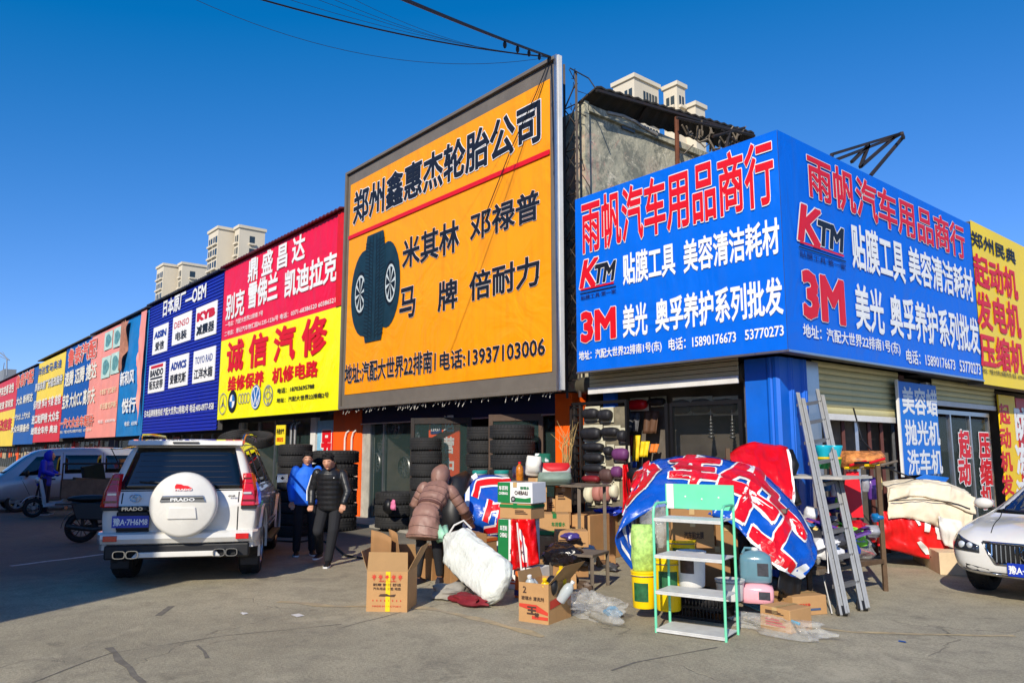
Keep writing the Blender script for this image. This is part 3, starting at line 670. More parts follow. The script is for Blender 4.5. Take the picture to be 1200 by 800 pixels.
# sheet roof seen from below
M_under = mat('tarred_sheet', (46, 44, 38), .85, var=.35, scale=3, dirt=.4, dirt_col=(96, 70, 46))
A_ = onX(677, 122, -9.5); B_ = onX(699, 103, -9.12); C_ = onX(884, 157, -9.12); D_ = onX(884, 186, -9.5)
g = MB(); nn = 40; R = []
for t in range(2):
    P0, P1 = (A_, D_) if t == 0 else (B_, C_); r_ = []
    for i in range(nn + 1): p = P0.lerp(P1, i / nn); r_.append(p + Vector((0, 0, .03 * (i % 2))))
    R.append(r_ + [p + Vector((0, 0, .035)) for p in reversed(r_)])
g.rings(R); g.build('sheet_roof', M_under, CB)
for t in (.28, .5, .72, .9):
    g = MB(); g.bar(A_.lerp(D_, t) + Vector((0, 0, -.06)), B_.lerp(C_, t) + Vector((0, 0, -.05)), .06, .06); g.build('rafter', M_steel_dark, CB)
g = MB(); g.bar(B_ + Vector((0, 0, -.05)), C_ + Vector((0, 0, -.05)), .05, .05); g.build('purlin', M_steel_dark, CB)
g = MB(); a = onX(683, 205, -8.9); g.tube([(-8.9, onX(793, 195, -8.9).y, 5.9), (-8.9, onX(793, 140, -8.9).y, onX(793, 138, -8.9).z), (-9.3, onX(793, 140, -8.9).y + .5, onX(793, 132, -8.9).z)], .045, 8); g.build('rusty_post', mat('rusty_pipe', (110, 62, 38), .8, .2, var=.3), CB)
# broken scraps and wire under the roof end
g = MB(); rnd = random.Random(5)
for i in range(46):
    p = onX(810 + 62 * rnd.random(), 150 + 42 * rnd.random(), -8.7 - .4 * rnd.random()); q = p + Vector((rnd.uniform(-.2, .2), rnd.uniform(-.5, .5), rnd.uniform(-.35, .25))); m_ = (p + q) / 2 + Vector((0, 0, -.12)); g.tube([p, m_, q], .012 + .01 * rnd.random(), 4)
o = g.build('wire_tangle', mat('old_wire', (120, 108, 92), .8, var=.4), CB); o['kind'] = 'stuff'
for p, q in (((826, 146), (883, 159)), ((835, 160), (872, 150)), ((845, 152), (862, 166)), ((793, 138), (830, 147)), ((855, 155), (850, 175))):
    g = MB(); g.tube([onX(*p, -8.7), onX(*q, -8.7)], .03, 6); g.build('roof_strut', M_steel_dark, CB)
g = MB(); g.tube([onX(*p, -9.38) for p in ((712, 132), (730, 136), (745, 143), (752, 148), (770, 158))], .03, 6); g.build('cable', mat('grey_cable', (168, 164, 156), .7), CB)

# steel lattice mast between the boards
TR = thing('lattice_mast', 'thin rusty steel lattice mast between the orange and the blue billboard', 'mast')
xm0 = onY(661, 90, 9.45).x; xm1 = onY(675, 90, 9.45).x; zt = onY(661, 76, 9.45).z
for x in (xm0, xm1):
    g = MB(); g.bar((x, 9.45, 2.6), (x, 9.45, zt if x == xm0 else zt - .25), .045, .045); g.build('post', M_steel_dark, TR)
g = MB(); z = 2.9; k = 0
while z < zt - .5:
    g.tube([(xm0, 9.45, z), (xm1, 9.45, z + .42)], .014, 5); g.tube([(xm0, 9.45, z + .42), (xm1, 9.45, z)] if k % 2 else [(xm0, 9.45, z), (xm1, 9.45, z)], .012, 5); z += .42; k += 1
g.build('lattice_brace', M_steel_dark, TR)
g = MB(); rnd = random.Random(8)
for i in range(34):
    z = rnd.uniform(3, zt - .1); p = Vector((rnd.uniform(xm0, xm1 + .1), 9.5, z)); g.tube([p, p + Vector((rnd.uniform(-.15, .2), .05, rnd.uniform(-.3, -.1))), p + Vector((rnd.uniform(-.1, .25), .0, rnd.uniform(-.5, .1)))], .008, 4)
o = g.build('loose_wire', M_steel_dark, TR); o['kind'] = 'stuff'
# antenna-like angle frame above the blue board
AF = thing('steel_frame', 'black triangular steel frame standing above the blue corner billboard', 'bracket')
X_ = -5.9
for p, q in (((975, 181), (1057, 156)), ((978, 188), (1048, 161)), ((1057, 156), (1059, 162)), ((1059, 160), (1020, 206)), ((1048, 161), (1008, 196)), ((1008, 196), (1018, 170)), ((1018, 170), (998, 190)), ((1057, 156), (1048, 161))):
    g = MB(); g.bar(onX(*p, X_ + (.25 if p[1] < 160 else 0)), onX(*q, X_), .05, .05); g.build('bar', M_steel_dark, AF)
g = MB(); g.bar(onX(975, 181, X_), onX(960, 190, X_) + Vector((0, 0, -.6)), .05, .05); g.build('bar', M_steel_dark, AF)

# --- towers far behind
M_cream = mat('tower_render', (214, 203, 180), .9, var=.05, scale=.2); M_tglass = mat('tower_window', (48, 62, 70), .25, var=.2, scale=.3)
M_tglass2 = mat('tower_opening', (96, 128, 158), .4, var=.1)
def tower(px, py, D, blocks, label, floors=6):
    """blocks: (dx, dy, w, d, dz): x/y offset of the near corner (facing -y and +x), width to -x, depth to +y, drop of roof"""
    d = ray(px, py); n = hypot(d[0], d[1]); c = Vector((d[0] * D / n, d[1] * D / n, EYE + d[2] * D / n))
    t = thing('apartment_tower', label, 'building', (c.x, c.y, 0))
    for bi, (dx, dy, w, dp, dz, wl, wr) in enumerate(blocks):
        h = c.z + dz
        g = MB(); g.box((dx - w, dy, 0), (dx, dy + dp, h)); g.box((dx - w - .3, dy - .3, h + .01), (dx + .3, dy + dp + .3, h + .7)); g.build('wall', M_cream, t)
        g = MB(); fr = MB()
        for f in range(floors):
            zt_ = h - 1.6 - f * 3.0
            for (a0, a1) in wl:                         # on the face toward -y, fractions of the width
                x0, x1 = dx - w + a0 * w, dx - w + a1 * w; g.box((x0, dy - .06, zt_ - 1.7), (x1, dy + .02, zt_)); fr.box((x0 - .15, dy - .5, zt_ - 2.2), (x1 + .15, dy - .02, zt_ - 1.75)); fr.box(((x0 + x1) / 2 - .1, dy - .12, zt_ - 1.7), ((x0 + x1) / 2 + .1, dy - .061, zt_))
            for (a0, a1) in wr:
                y0, y1 = dy + a0 * dp, dy + a1 * dp; g.box((dx - .02, y0, zt_ - 1.7), (dx + .06, y1, zt_)); fr.box((dx + .02, y0 - .15, zt_ - 2.2), (dx + .5, y1 + .15, zt_ - 1.75))
        if g.v: o = g.build('window', M_tglass, t); o['kind'] = 'stuff'; o = fr.build('balcony', M_cream, t); o['kind'] = 'stuff'
    return t
tower(256, 268, 190, [(0, 0, 6.6, 7, 0, ((.08, .44), (.54, .94)), ()), (4.2, 3.5, 3.0, 6.2, 0, ((.15, .8),), ((.4, .6),)), (-6.2, 1.5, 2.6, 7, -4.5, ((.1, .9),), ())], 'cream apartment tower with dark window bays above the crimson billboard')
tower(192, 311, 230, [(0, 0, 6.4, 8, 0, ((.1, .44), (.54, .92)), ()), (4.8, 3.5, 3.2, 7, 0, ((.2, .8),), ((.3, .5),)), (-6.2, 2, 2.4, 6, -4.5, ((.1, .9),), ())], 'lower cream apartment tower above the torn pink billboard')
tw = tower(743, 91, 120, [(0, 0, 4.6, 6.2, 0, ((.1, .4), (.55, .9)), ((.36, .44), (.48, .56), (.60, .68), (.72, .80), (.84, .92)))], 'pale rooftop storeys of a tower peeking over the old sheet roof', 3)
tower(793, 100, 124, [(0, 0, 2.8, 2.2, 0, ((.2, .8),), ((.25, .45), (.6, .8))), (2.0, 2.2, 4, 2.6, -3.6, (), ())], 'narrow pale stair head with open windows right of the bigger rooftop storeys', 2)
# building site with crane at the far left
CR = thing('tower_crane', 'small hazy construction crane top above the far left end of the row', 'crane')
M_cr = mat('crane_grey', (130, 135, 140), .7, var=.1)
Yc = 60
for p, q, r in (((8, 440), (8, 420), .35), ((0, 413), (11, 422), .3), ((-30, 405), (11, 422), .2), ((2, 445), (5, 425), .2), ((8, 420), (3, 412), .15)):
    g = MB(); g.tube([onY(*p, Yc), onY(*q, Yc)], r, 5); g.build('mast' if r > .3 else 'jib', M_cr, CR)
g = MB(); g.box(tuple(onY(-12, 470, Yc)), tuple(onY(5, 432, Yc) + Vector((0, 6, 0)))); g.build('building_core', M_cr, CR)

# --- opposite row behind the camera, whose shadow lies over the left of the street
OP = thing('shop_building', 'flat roofed shop row on the other side of the street that shades the parked van', 'building')
ox = -5.17
g = MB(); g.box((-95, -16, 0), (ox, -6, 9.6)); g.build('wall', mat('opposite_wall', (176, 150, 120), .85, var=.1), OP)
g = MB(); g.box((-95.3, -16.3, 9.61), (ox + .1, -5.9, 9.72)); g.build('roof', M_dkroof, OP)
for i in range(14):
    g = MB(); x = -10 - i * 6; g.box((x, -5.99, .4), (x + 4.2, -5.94, 2.7)); g.build('window', M_glass_dark, OP)
    g = MB(); g.box((x - .6, -5.98, 3.4), (x + 4.9, -5.85, 7.2)); g.build('sign_panel', [M_db, M_br, M_by, M_orange_wall][i % 4], OP)

# ============================================================ SHOP FRONTS, left row
def pane(g_par, x0, x1, z0, z1, Y, m=None): g = MB(); g.box((x0, Y, z0), (x1, Y + .012, z1)); return g.build('glass_pane', m or M_glass, g_par)
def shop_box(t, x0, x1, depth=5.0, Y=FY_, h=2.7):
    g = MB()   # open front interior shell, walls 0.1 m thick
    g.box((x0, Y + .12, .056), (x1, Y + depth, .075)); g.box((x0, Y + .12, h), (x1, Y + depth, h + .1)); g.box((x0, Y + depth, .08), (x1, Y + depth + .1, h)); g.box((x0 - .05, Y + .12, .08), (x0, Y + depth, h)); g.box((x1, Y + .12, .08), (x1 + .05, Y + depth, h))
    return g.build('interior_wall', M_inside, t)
# tyre shop under the orange billboard
TS = CB
shop_box(TS, -16.45, -9.62, 5.5)
c_l0, c_l1 = onY(397, 560, FY_).x, onY(425, 560, FY_).x
g = MB(); g.box((c_l0 - .25, 9.72, .056), (c_l1, 10.1, 2.72)); g.build('orange_pillar', M_orange_wall, TS, bevel=.01)
p0, p1 = onY(655, 500, FY_).x, onY(668, 500, FY_).x
g = MB(); g.box((p0 - .02, 9.72, .056), (p0 + .42, 10.1, 2.72)); g.build('orange_pillar', M_orange_wall, TS, bevel=.01)
g = MB(); g.box((c_l1 + .002, 9.74, 2.36), (p0 - .022, 9.95, 2.73)); g.build('header', mat('navy_header', (22, 30, 72), .6, var=.1, scale=2), TS)
g = MB(); g.box((c_l1 + .004, 9.70, 2.33), (p0 - .024, 9.738, 2.36)); g.build('header_trim', M_alu, TS)
# fixed glass front with stone jamb
j0 = onY(425, 560, FY_).x; j1 = onY(434, 560, FY_).x
g = MB(); g.box((j0 + .004, 9.76, .056), (j1, 9.9, 2.355)); g.build('stone_jamb', mat('pale_stone_trim', (176, 172, 160), .7, var=.2), TS)
gx = [j1 + .003, onY(449, 560, FY_).x, onY(487, 560, FY_).x]
for a, b in zip(gx, gx[1:]): pane(TS, a + .02, b - .02, .1, 2.3, 9.8)
for x in gx:
    g = MB(); g.box((x - .018, 9.775, .06), (x + .018, 9.85, 2.33)); g.build('mullion', M_alu, TS)
dx0, dx1 = onY(556, 560, FY_).x, onY(582, 560, FY_).x
pane(TS, onY(617, 560, FY_).x, onY(652, 560, FY_).x, .1, 2.3, 9.86)
g = MB(); g.box((onY(652, 560, FY_).x, 9.78, .06), (p0 - .03, 9.9, 2.33)); g.build('door_jamb', M_alu, TS)
def swing_door(hx, hy, ang, w, label, z1=2.25, m=M_steel_dark):
    t = thing('glass_door', label, 'door', (hx, hy, .075), ang)
    for a, b in (((0, -.03, 0), (.09, .03, z1)), ((w - .09, -.03, 0), (w, .03, z1)), ((.091, -.028, z1 - .13), (w - .091, .028, z1 - .001)), ((.091, -.028, .001), (w - .091, .028, .16))):
        g = MB(); g.box(a, b); g.build('frame_rail', m, t, bevel=.004)
    g = MB(); g.box((.09, -.005, .16), (w - .09, .005, z1 - .13)); g.build('glass_pane', M_glass, t)
    g = MB(); xh = w - .14; g.tube([(xh, -.03, .55), (xh, -.09, .58), (xh, -.09, 1.95), (xh, -.03, 1.98)], .02, 8); g.build('handle', M_steel, t, smooth=True)
    return t
# the two open leaves of the shop door
d0 = onY(558, 560, FY_); a = gp(492, 632); 
DL = swing_door(d0.x - .05, 9.72, atan2(-.55, -1.0), 1.42, 'open glass shop door leaf in a dark frame in front of the orange banner', 2.3)
d1 = onY(640, 560, FY_); DR = swing_door(d1.x, 9.74, atan2(-.42, -1.0), 1.15, 'open glass door leaf behind the tall tyre stacks, reflecting orange', 2.3, mat('brown_frame', (92, 74, 62), .5, .2))
# orange banner with white characters
bx0, bx1 = onY(503, 560, 9.74).x, onY(539, 560, 9.74).x
BN = thing('vertical_banner', 'orange upright banner with white characters and a small blue card beside the shop door', 'sign')
g = MB(); g.box((bx0, 9.71, .12), (bx1, 9.735, 2.31)); g.build('panel', mat('orange_banner', (240, 84, 10), .5, var=.06), BN)
for i, ch in enumerate('运营中心'):
    u0 = onY(520, 500, 9.7).x; u1 = onY(532, 500, 9.7).x; zt_ = onY(525, 487 + i * 25, 9.7).z; text(BN, ch, (u0, u1, zt_ - .34, zt_), PLY(9.705), M_white_p, .03)
a = onY(505, 493, 9.69); b = onY(517, 508, 9.69); g = MB(); g.box((a.x, 9.69, b.z), (b.x, 9.705, a.z)); cardo = g.build('notice_card', mat('navy_card', (26, 40, 110), .5), BN)
text(cardo, '轮胎服务', (a.x + .03, b.x - .03, b.z + .2, b.z + .3), PLY(9.685), M_white_p, .02); text(cardo, '13937', (a.x + .03, b.x - .03, b.z + .06, b.z + .14), PLY(9.685), M_white_p, .02)
# interior clutter: light patches, shelves and hubcaps behind the glass
for i in range(5):
    g = MB(); x = -16.1 + i * .62; g.box((x, 10.3, .08), (x + .55, 10.8, .5 + .25 * (i % 3))); o = g.build('stock_carton', mat('dim_carton', (120, 100, 72), .8, var=.2), None); one(o, ['low carton at the left end inside the tyre shop window', 'middling carton second from the left inside the tyre shop window', 'tallest carton inside the tyre shop window', 'low carton right of the tallest inside the shop window', 'carton nearest the door inside the tyre shop window'][i], 'box', 'cartons inside the tyre shop')
g = MB(); g.box((-16.2, 9.95, .076), (-15.5, 10.2, .72)); o = g.build('counter_base', M_white, None); one(o, 'white low counter behind the shop glass', 'counter')
for i, (x, z) in enumerate([(onY(a_, b_, 10.0).x, onY(a_, b_, 10.0).z) for a_, b_ in ((463, 501), (450, 519), (475, 547), (441, 542))]):
    t = thing('wheel_rim', ['highest spoked wheel rim hung behind the shop glass', 'spoked rim hung in the middle behind the shop glass', 'spoked rim hung lowest to the right behind the glass', 'spoked rim hung low on the left behind the glass'][i], 'wheel rim', (x, 10.02, z), 0, 'rims behind the glass')
    g = MB(); g.lathe([(.24, -.08), (.26, -.06), (.26, .06), (.22, .07)], 24, axis='y', cap=False); g.build('rim_ring', M_steel, t, smooth=True)
    g = MB()
    for k in range(10): a = 2 * pi * k / 10; g.bar((.04 * cos(a), -.05, .04 * sin(a)), (.24 * cos(a), -.03, .24 * sin(a)), .02, .03)
    g.build('spoke', M_steel, t)

# shops further left: bays between pillars with cluttered windows
def bay(x0, x1, pil, label, posters, Y=FY_, zt_=2.6):
    t = thing('shop_building', label, 'building'); shop_box(t, x0 + .2, x1 - .2, 4, Y, zt_)
    for x in (x0, x1 - .3):
        g = MB(); g.box((x, Y - .08, .056), (x + .3, Y + .11, zt_)); g.build('pillar', pil, t)
    g = MB(); g.box((x0, Y - .10, zt_ + .002), (x1, Y + .3, 3.2)); g.build('header', M_dkroof, t)
    g = MB(); g.box((x0, Y + .35, 3.21), (x1, Y + 8, 7.4)); g.build('upper_wall', mat('dull_block_wall', (120, 110, 100), .9, var=.2), t)
    n = max(2, int((x1 - x0) / 1.2)); w = (x1 - x0 - .6) / n; rn = random.Random(int(-x0 * 10))
    for i in range(n):
        a = x0 + .3 + i * w; pane(t, a + .03, a + w - .03, .3, zt_ - .05, Y)
        g = MB(); g.box((a - .02, Y - .03, .06), (a + .02, Y + .05, zt_ - .01)); g.build('mullion', M_alu, t)
        if posters:
            g = MB(); pz = rn.uniform(.9, 1.5); g.box((a + .1, Y - .02, pz), (a + w * rn.uniform(.45, .9), Y - .005, pz + rn.uniform(.4, 1.0))); g.build('poster', posters[(i + int(rn.random() * 3)) % len(posters)], t)
    g = MB(); g.box((x0 + .3, Y - .04, .06), (x1 - .3, Y + .06, .29)); g.build('plinth', mat('plinth_grey', (120, 116, 110), .8), t)
    return t
PM = [mat('poster_red', (206, 50, 60), .6), mat('poster_white', (214, 212, 205), .6, var=.25, scale=8), mat('poster_pink', (226, 150, 150), .6, var=.2), mat('poster_beige', (190, 172, 140), .7, var=.3, scale=7), mat('poster_navy', (40, 60, 120), .6, var=.3, scale=6)]
bay(-25.7, -20.0, M_white, 'open shop front beneath the crimson and yellow billboard', [], zt_=2.6)
bay(-34.4, -25.8, M_white, 'shop front beneath the ribbed blue board', PM[1:], zt_=2.3)
bay(-45.0, -34.5, M_white, 'shop front beneath the torn pink billboard', PM[1:], zt_=2.2)
bay(-51.6, -45.1, PM[0], 'shop front with red pillars and pale curtains beneath the blue billboard', PM, zt_=2.2)
bay(-60.5, -51.7, PM[0], 'shop front with red posters beneath the yellow topped board', PM, zt_=2.1)
bay(-72, -60.6, M_orange_wall, 'orange framed shop front near the far end of the row', [PM[3], PM[1]], zt_=1.95)
bay(-88, -72.1, M_orange_wall, 'orange shop front at the very end of the row', [M_orange_wall, PM[3]], zt_=1.9)

# blue-white poster and pipes between the crimson shop and the orange pillar
PB = thing('poster_board', 'pale blue poster board with one big red character beside the orange pillar', 'sign')
a, b, c, d = rectY(373, 498, 400, 548, 9.78, 530); g = MB(); g.box((a, 9.74, .9), (b, 9.78, 2.5)); g.build('panel', mat('sky_blue_poster', (140, 196, 226), .5, var=.3, scale=1.5), PB)
text(PB, '别', rectY(377, 505, 396, 535, 9.73), PLY(9.735), M_red_p, .05, M_white_p, .09)
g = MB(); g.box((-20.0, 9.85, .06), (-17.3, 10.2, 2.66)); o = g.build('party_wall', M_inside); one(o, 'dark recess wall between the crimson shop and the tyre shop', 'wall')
for i, px in enumerate((341, 345.5)):
    x = onY(px, 520, 9.6).x; g = MB(); g.tube([(x, 9.6, .06), (x, 9.6, 2.35), (x, 9.62, 2.45), (x + .03, 9.72, 2.5)], .05, 10); o = g.build('drain_pipe', M_steel, smooth=True); one(o, ['grey vertical pipe, left of a close pair by the shop', 'grey vertical pipe, right of a close pair by the shop'][i], 'pipe', 'grey pipes by the shop')
for i, px in enumerate((404.5, 412.5)):
    x = onY(px, 520, 9.68).x; g = MB(); g.tube([(x + .16, 9.71, 2.2), (x + .06, 9.68, 2.14), (x, 9.67, 2.0), (x, 9.67, 1.4), (x - .04 + .1 * i, 9.67, 1.0), (x - .02, 9.67, .7)], .025, 8); o = g.build('hose', M_white, smooth=True); one(o, ['white bent hose on the left of the orange pillar', 'white bent hose on the right of the orange pillar'][i], 'hose', 'white hoses on the orange pillar')

# ============================================================ CORNER SHOP under the blue board
CS = thing('corner_shop_building', 'blue corner shop with rolled up shutters under the blue billboard', 'building')
PYL, PXR = 9.40, -5.54        # pillar faces
def rib_wall(t, P0, P1, z0, z1, m, name, pitch=.32, dep=.035, nrm=None):
    L_ = (P1 - P0).length; u = (P1 - P0).normalized(); pts = []; n = int(L_ / pitch); p_ = L_ / max(n, 1)
    for i in range(n):
        s = i * p_; pts += [(s, 0), (s + p_ * .62, 0), (s + p_ * .7, dep), (s + p_ * .76, dep), (s + p_ * .80, .4 * dep), (s + p_ * .84, dep), (s + p_ * .92, dep)]
    pts.append((L_, 0)); g = MB(); R = [[P0 + u * s + nrm * d + Vector((0, 0, z)) for s, d in pts] for z in (z0, z1)]; g.rings(R, closed=False, cap=False); return g.build(name, m, t)
M_bsheet = mat('blue_ribbed_sheet', (0, 98, 205), .5, var=.1, scale=2, dirt=.3, dirt_col=(60, 90, 130))
xl = onY(874, 470, PYL).x; yr = onX(946, 470, PXR).y
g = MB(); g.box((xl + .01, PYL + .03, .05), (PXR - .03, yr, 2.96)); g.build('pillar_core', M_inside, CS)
rib_wall(CS, Vector((xl, PYL, 0)), Vector((PXR, PYL, 0)), .05, 2.95, M_bsheet, 'ribbed_cladding', .42, .03, Vector((0, -1, 0)))
rib_wall(CS, Vector((PXR, PYL, 0)), Vector((PXR, yr, 0)), .05, 2.95, M_bsheet, 'ribbed_cladding', .30, .03, Vector((1, 0, 0)))
# soffit under the board
g = MB(); g.box((ix0, 9.3, 2.99), (SX - .31, 14, 3.05)); g.box((SX - .308, 9.31, 2.99), (SX - .9, 18.9, 3.05)); g.build('soffit', M_dkroof, CS)
# left side: shutter housing, rail, dark interior
shop_box(CS, -8.95, xl - .02, 4.5, 9.7, 2.9)
xs0 = onY(683, 450, 9.6).x
g = MB(); g.lathe([(.15, xs0), (.15, xl - .06)], 20, (0, 9.55, 2.80), 'x'); g.build('shutter_roll', mat('shutter_roll_metal', (96, 90, 76), .5, .4, var=.15), CS, smooth=True)
zr = onY(790, 450, 9.36).z
for i in range(4):
    g = MB(); zz = zr + .055 + i * .07; g.box((xs0 + .4, 9.35, zz), (xl - .07, 9.37, zz + .062)); g.build('slat', mat('shutter_slat_beige', (196, 186, 146), .5, .2, var=.05, dirt=.2), CS, bevel=.006)
g = MB(); g.box((xs0 + .38, 9.33, zr - .06), (xl - .075, 9.37, zr + .05)); g.build('bottom_rail', M_white, CS, bevel=.008)
g = MB(); g.box((xl - .09, 9.5, .06), (xl + .03, 9.62, 2.9)); g.build('side_rail', M_alu, CS, bevel=.005)
g = MB(); g.box((-8.98, 9.62, .06), (-8.72, 9.7, 2.9)); g.build('blue_jamb', M_bsheet, CS)
# right side face
shop_xr = PXR - .12
def shutter(t, y0, y1, ztop, zbot, X, m, rail):
    zz = zbot; sl = None; i = 0
    while zz < ztop:
        g = MB(); g.prism([(0, 0), (.012, .02), (.016, .045), (.010, .075), (0, .092)], y0, y1, lambda a, b, h: (a, h, b)); 
        if sl is None: sl = g.build('slat', m, t); sl.location = (X, 0, zz)
        else: copy_part(sl, t, (X, 0, zz))
        zz += .096; i += 1
    g = MB(); g.box((X - .01, y0 + .01, zbot - .10), (X + .03, y1 - .01, zbot - .005)); g.build('bottom_rail', rail, t, bevel=.006)
M_shut = mat('shutter_beige', (214, 204, 150), .5, .1, var=.05, scale=3, dirt=.2, dirt_col=(150, 140, 100))
sa = onX(951, 470, shop_xr); sb = onX(1055, 490, shop_xr)
shutter(CS, sa.y + .04, sb.y, 2.96, onX(953, 491, shop_xr).z + .1, shop_xr, M_shut, M_white)
g = MB(); g.box((PXR - .15, yr + .005, .05), (PXR - .02, sa.y + .06, 2.95)); g.build('side_rail', M_alu, CS, bevel=.005)
s2a = onX(1098, 500, shop_xr); s2b = onX(1168, 500, shop_xr)
shutter(CS, s2a.y - .1, s2b.y, 2.96, onX(1100, 474, shop_xr).z + .08, shop_xr, M_shut, M_white)
g = MB(); g.box((shop_xr - .1, sb.y + .01, .05), (shop_xr + .02, sb.y + .2, 2.95)); g.build('pier', mat('rust_pier', (96, 58, 50), .7, var=.2), CS)
g = MB(); Xi = shop_xr - 3.6     # interior of the side rooms
g.box((Xi, yr + .2, .05), (shop_xr - .2, 21, .07)); g.box((Xi - .1, yr + .2, .07), (Xi, 21, 2.95)); g.box((Xi, yr + .1, .07), (shop_xr - .2, yr + .2, 2.95)); g.box((Xi, 21, .07), (shop_xr - .2, 21.1, 2.95)); g.box((Xi, yr + .2, 2.86), (shop_xr - .2, 21, 2.95)); g.build('interior_wall', M_inside, CS)
g = MB(); g.box((shop_xr - .15, s2a.y - .2, .05), (shop_xr - .05, s2a.y - .02, 2.9)); g.build('pier', M_white, CS)
# door and window bars in the first side opening
M_rust = mat('oxide_steel', (86, 44, 38), .6, .2, var=.3)
for i in range(7):
    y = sa.y + .25 + i * (sb.y - sa.y - .3) / 6; g = MB(); g.bar((shop_xr - .12, y, .07), (shop_xr - .12, y, 2.5), .05, .05); g.build('gate_bar', M_rust if i % 3 else M_alu, CS)
pane(CS, 0, .1, 0, .1, 0) if False else None
# glass shop window with blue goods and big red characters
w0 = onX(1100, 520, shop_xr); w1 = onX(1117, 520, shop_xr); w2 = onX(1163, 530, shop_xr)
for y0, y1 in ((w0.y, w1.y), (w1.y + .1, (w1.y + w2.y) / 2), ((w1.y + w2.y) / 2 + .06, w2.y)):
    g = MB(); g.box((shop_xr - .075, y0, .3), (shop_xr - .06, y1, 2.3)); g.build('glass_pane', M_glass, CS)
for y in (w0.y - .03, w1.y + .05, (w1.y + w2.y) / 2 + .03, w2.y + .04):
    g = MB(); g.box((shop_xr - .1, y - .03, .05), (shop_xr - .03, y + .03, 2.35)); g.build('window_frame', M_alu, CS)
g = MB(); g.box((shop_xr - .1, w0.y - .06, 2.352), (shop_xr - .028, w2.y + .08, 2.43)); g.build('window_frame', M_alu, CS)
pl = PLX(shop_xr - .055)
for s, x0, x1, y0, h in (('起', 1124, 1136.5, 505, 31), ('动', 1124, 1137, 538, 30), ('压', 1147.5, 1160, 508, 28), ('缩', 1149, 1162, 538, 30), ('机', 1150, 1163, 570, 26)):
    R = rectX(x0, y0, x1, y0 + h, shop_xr - .05); text(CS, s, R, pl, M_red_p, .04, M_white_p, .08)
for i in range(10):
    z = .4 + (i % 5) * .42; y = w0.y + .05 + (i // 5) * .28
    g = MB(); g.box((shop_xr - .5, y, z), (shop_xr - .2, y + .22, z + .26)); g.build('parts_box', mat('blue_parts_box', (30, 90, 170), .5, var=.4, scale=7), CS)
# banners on the side face
UB = thing('vertical_banner', 'blue upright banner with white characters hung beside the side shutter', 'sign')
a = onX(1052.5, 446, PXR + .05); b = onX(1097, 454, PXR + .05); c = onX(1062, 557, PXR + .05)
g = MB(); g.box((PXR + .02, a.y, c.z), (PXR + .045, b.y, a.z)); g.build('panel', mat('azure_banner', (10, 118, 214), .45, var=.05), UB, bevel=.004)
g = MB(); g.box((PXR + .01, a.y - .04, c.z - .02), (PXR + .05, a.y - .003, a.z + .02)); g.build('rail', M_white, UB)
for s, y0, y1, x0, x1 in (('美容蜡', 453, 484, 1057.5, 1098), ('抛光机', 492, 521, 1061, 1101), ('洗车机', 527, 556, 1064, 1104)):
    text(UB, s, rectX(x0, y0, x1, y1, PXR + .05), PLX(PXR + .046), M_white_p, .024)
YB = thing('vertical_banner', 'yellow upright banner with red characters near the right edge', 'sign')
a = onX(1171, 462, PXR); b = onX(1190, 466, PXR); g = MB(); g.box((PXR - .05, a.y, .5), (PXR - .02, b.y, a.z)); g.build('panel', mat('yellow_banner', (248, 206, 10), .45, var=.05), YB)
for i, ch in enumerate('起动机发'): text(YB, ch, rectX(1172.5 + i * .8, 473 + i * 28, 1184 + i * 1.5, 496 + i * 28, PXR), PLX(PXR - .018), M_red_p, .03)
RB = thing('vertical_banner', 'red upright banner with white characters cut by the right edge', 'sign')
a = onX(1191, 466, PXR); g = MB(); g.box((PXR - .05, a.y, .5), (PXR - .02, a.y + 1.3, a.z)); g.build('panel', mat('scarlet_banner', (196, 22, 30), .45, var=.05), RB)
for i, ch in enumerate('防冻液'): text(RB, ch, rectX(1191 + i, 478 + i * 42, 1206 + i, 514 + i * 42, PXR), PLX(PXR - .018), M_white_p, .04)
SB = thing('shop_building', 'building under the yellow side street billboard, its front mostly hidden', 'building')
g = MB(); g.box((PXR - 3.5, 21.2, .05), (PXR - .14, 40, 2.95)); g.build('wall', M_inside, SB)
g = MB(); g.box((PXR - 6, 15, 3.06), (SX - .35, 40, 5.6)); g.build('upper_wall', mat('dull_block_wall', (120, 110, 100), .9), SB)

# ============================================================ OVERHEAD CABLES
M_cable = mat('black_cable', (14, 14, 18), .6, var=0)
def wire(p, q, sag, r, label, hooks=0):
    p = Vector(p); q = Vector(q); g = MB(); g.tube([p.lerp(q, i / 20) + Vector((0, 0, -4 * sag * (i / 20) * (1 - i / 20))) for i in range(21)], r, 5)
    o = g.build('overhead_cable', M_cable); one(o, label, 'cable', 'cables converging on the corner of the orange billboard')
    if hooks:
        for i in range(hooks):
            t = .58 + .1 * i; c = p.lerp(q, t) + Vector((0, 0, -4 * sag * t * (1 - t) - .07)); h = MB(); h.ell(c, (.03, .03, .06), 6, 5); h.build('hook', M_cable, o)
E0 = onY(645, 67, 8.95)
def far_end(px, py, D): d = ray(px, py); return (d[0] * D, d[1] * D, EYE + d[2] * D)
wire(far_end(455, -8, 7.5), E0, .02, .022, 'thickest black cable with small hooks running up from the billboard corner', 5)
wire(far_end(300, -2, 10), E0, .12, .012, 'second thickest dark cable sloping down to the billboard corner')
wire(far_end(225, -2, 12), E0, .5, .004, 'thin faint cable reaching farthest to the left')
for i, (px, l) in enumerate(((330, 'thin faint cable just right of the second thickest cable'), (365, 'thin faint cable in the middle of the bundle'), (385, 'thin faint cable between the middle one and the thickest cable'), (410, 'thin faint cable closest to the thickest cable'))): wire(far_end(px, -3, 10 + i * .4), E0, .12 + .03 * i, .003, l)
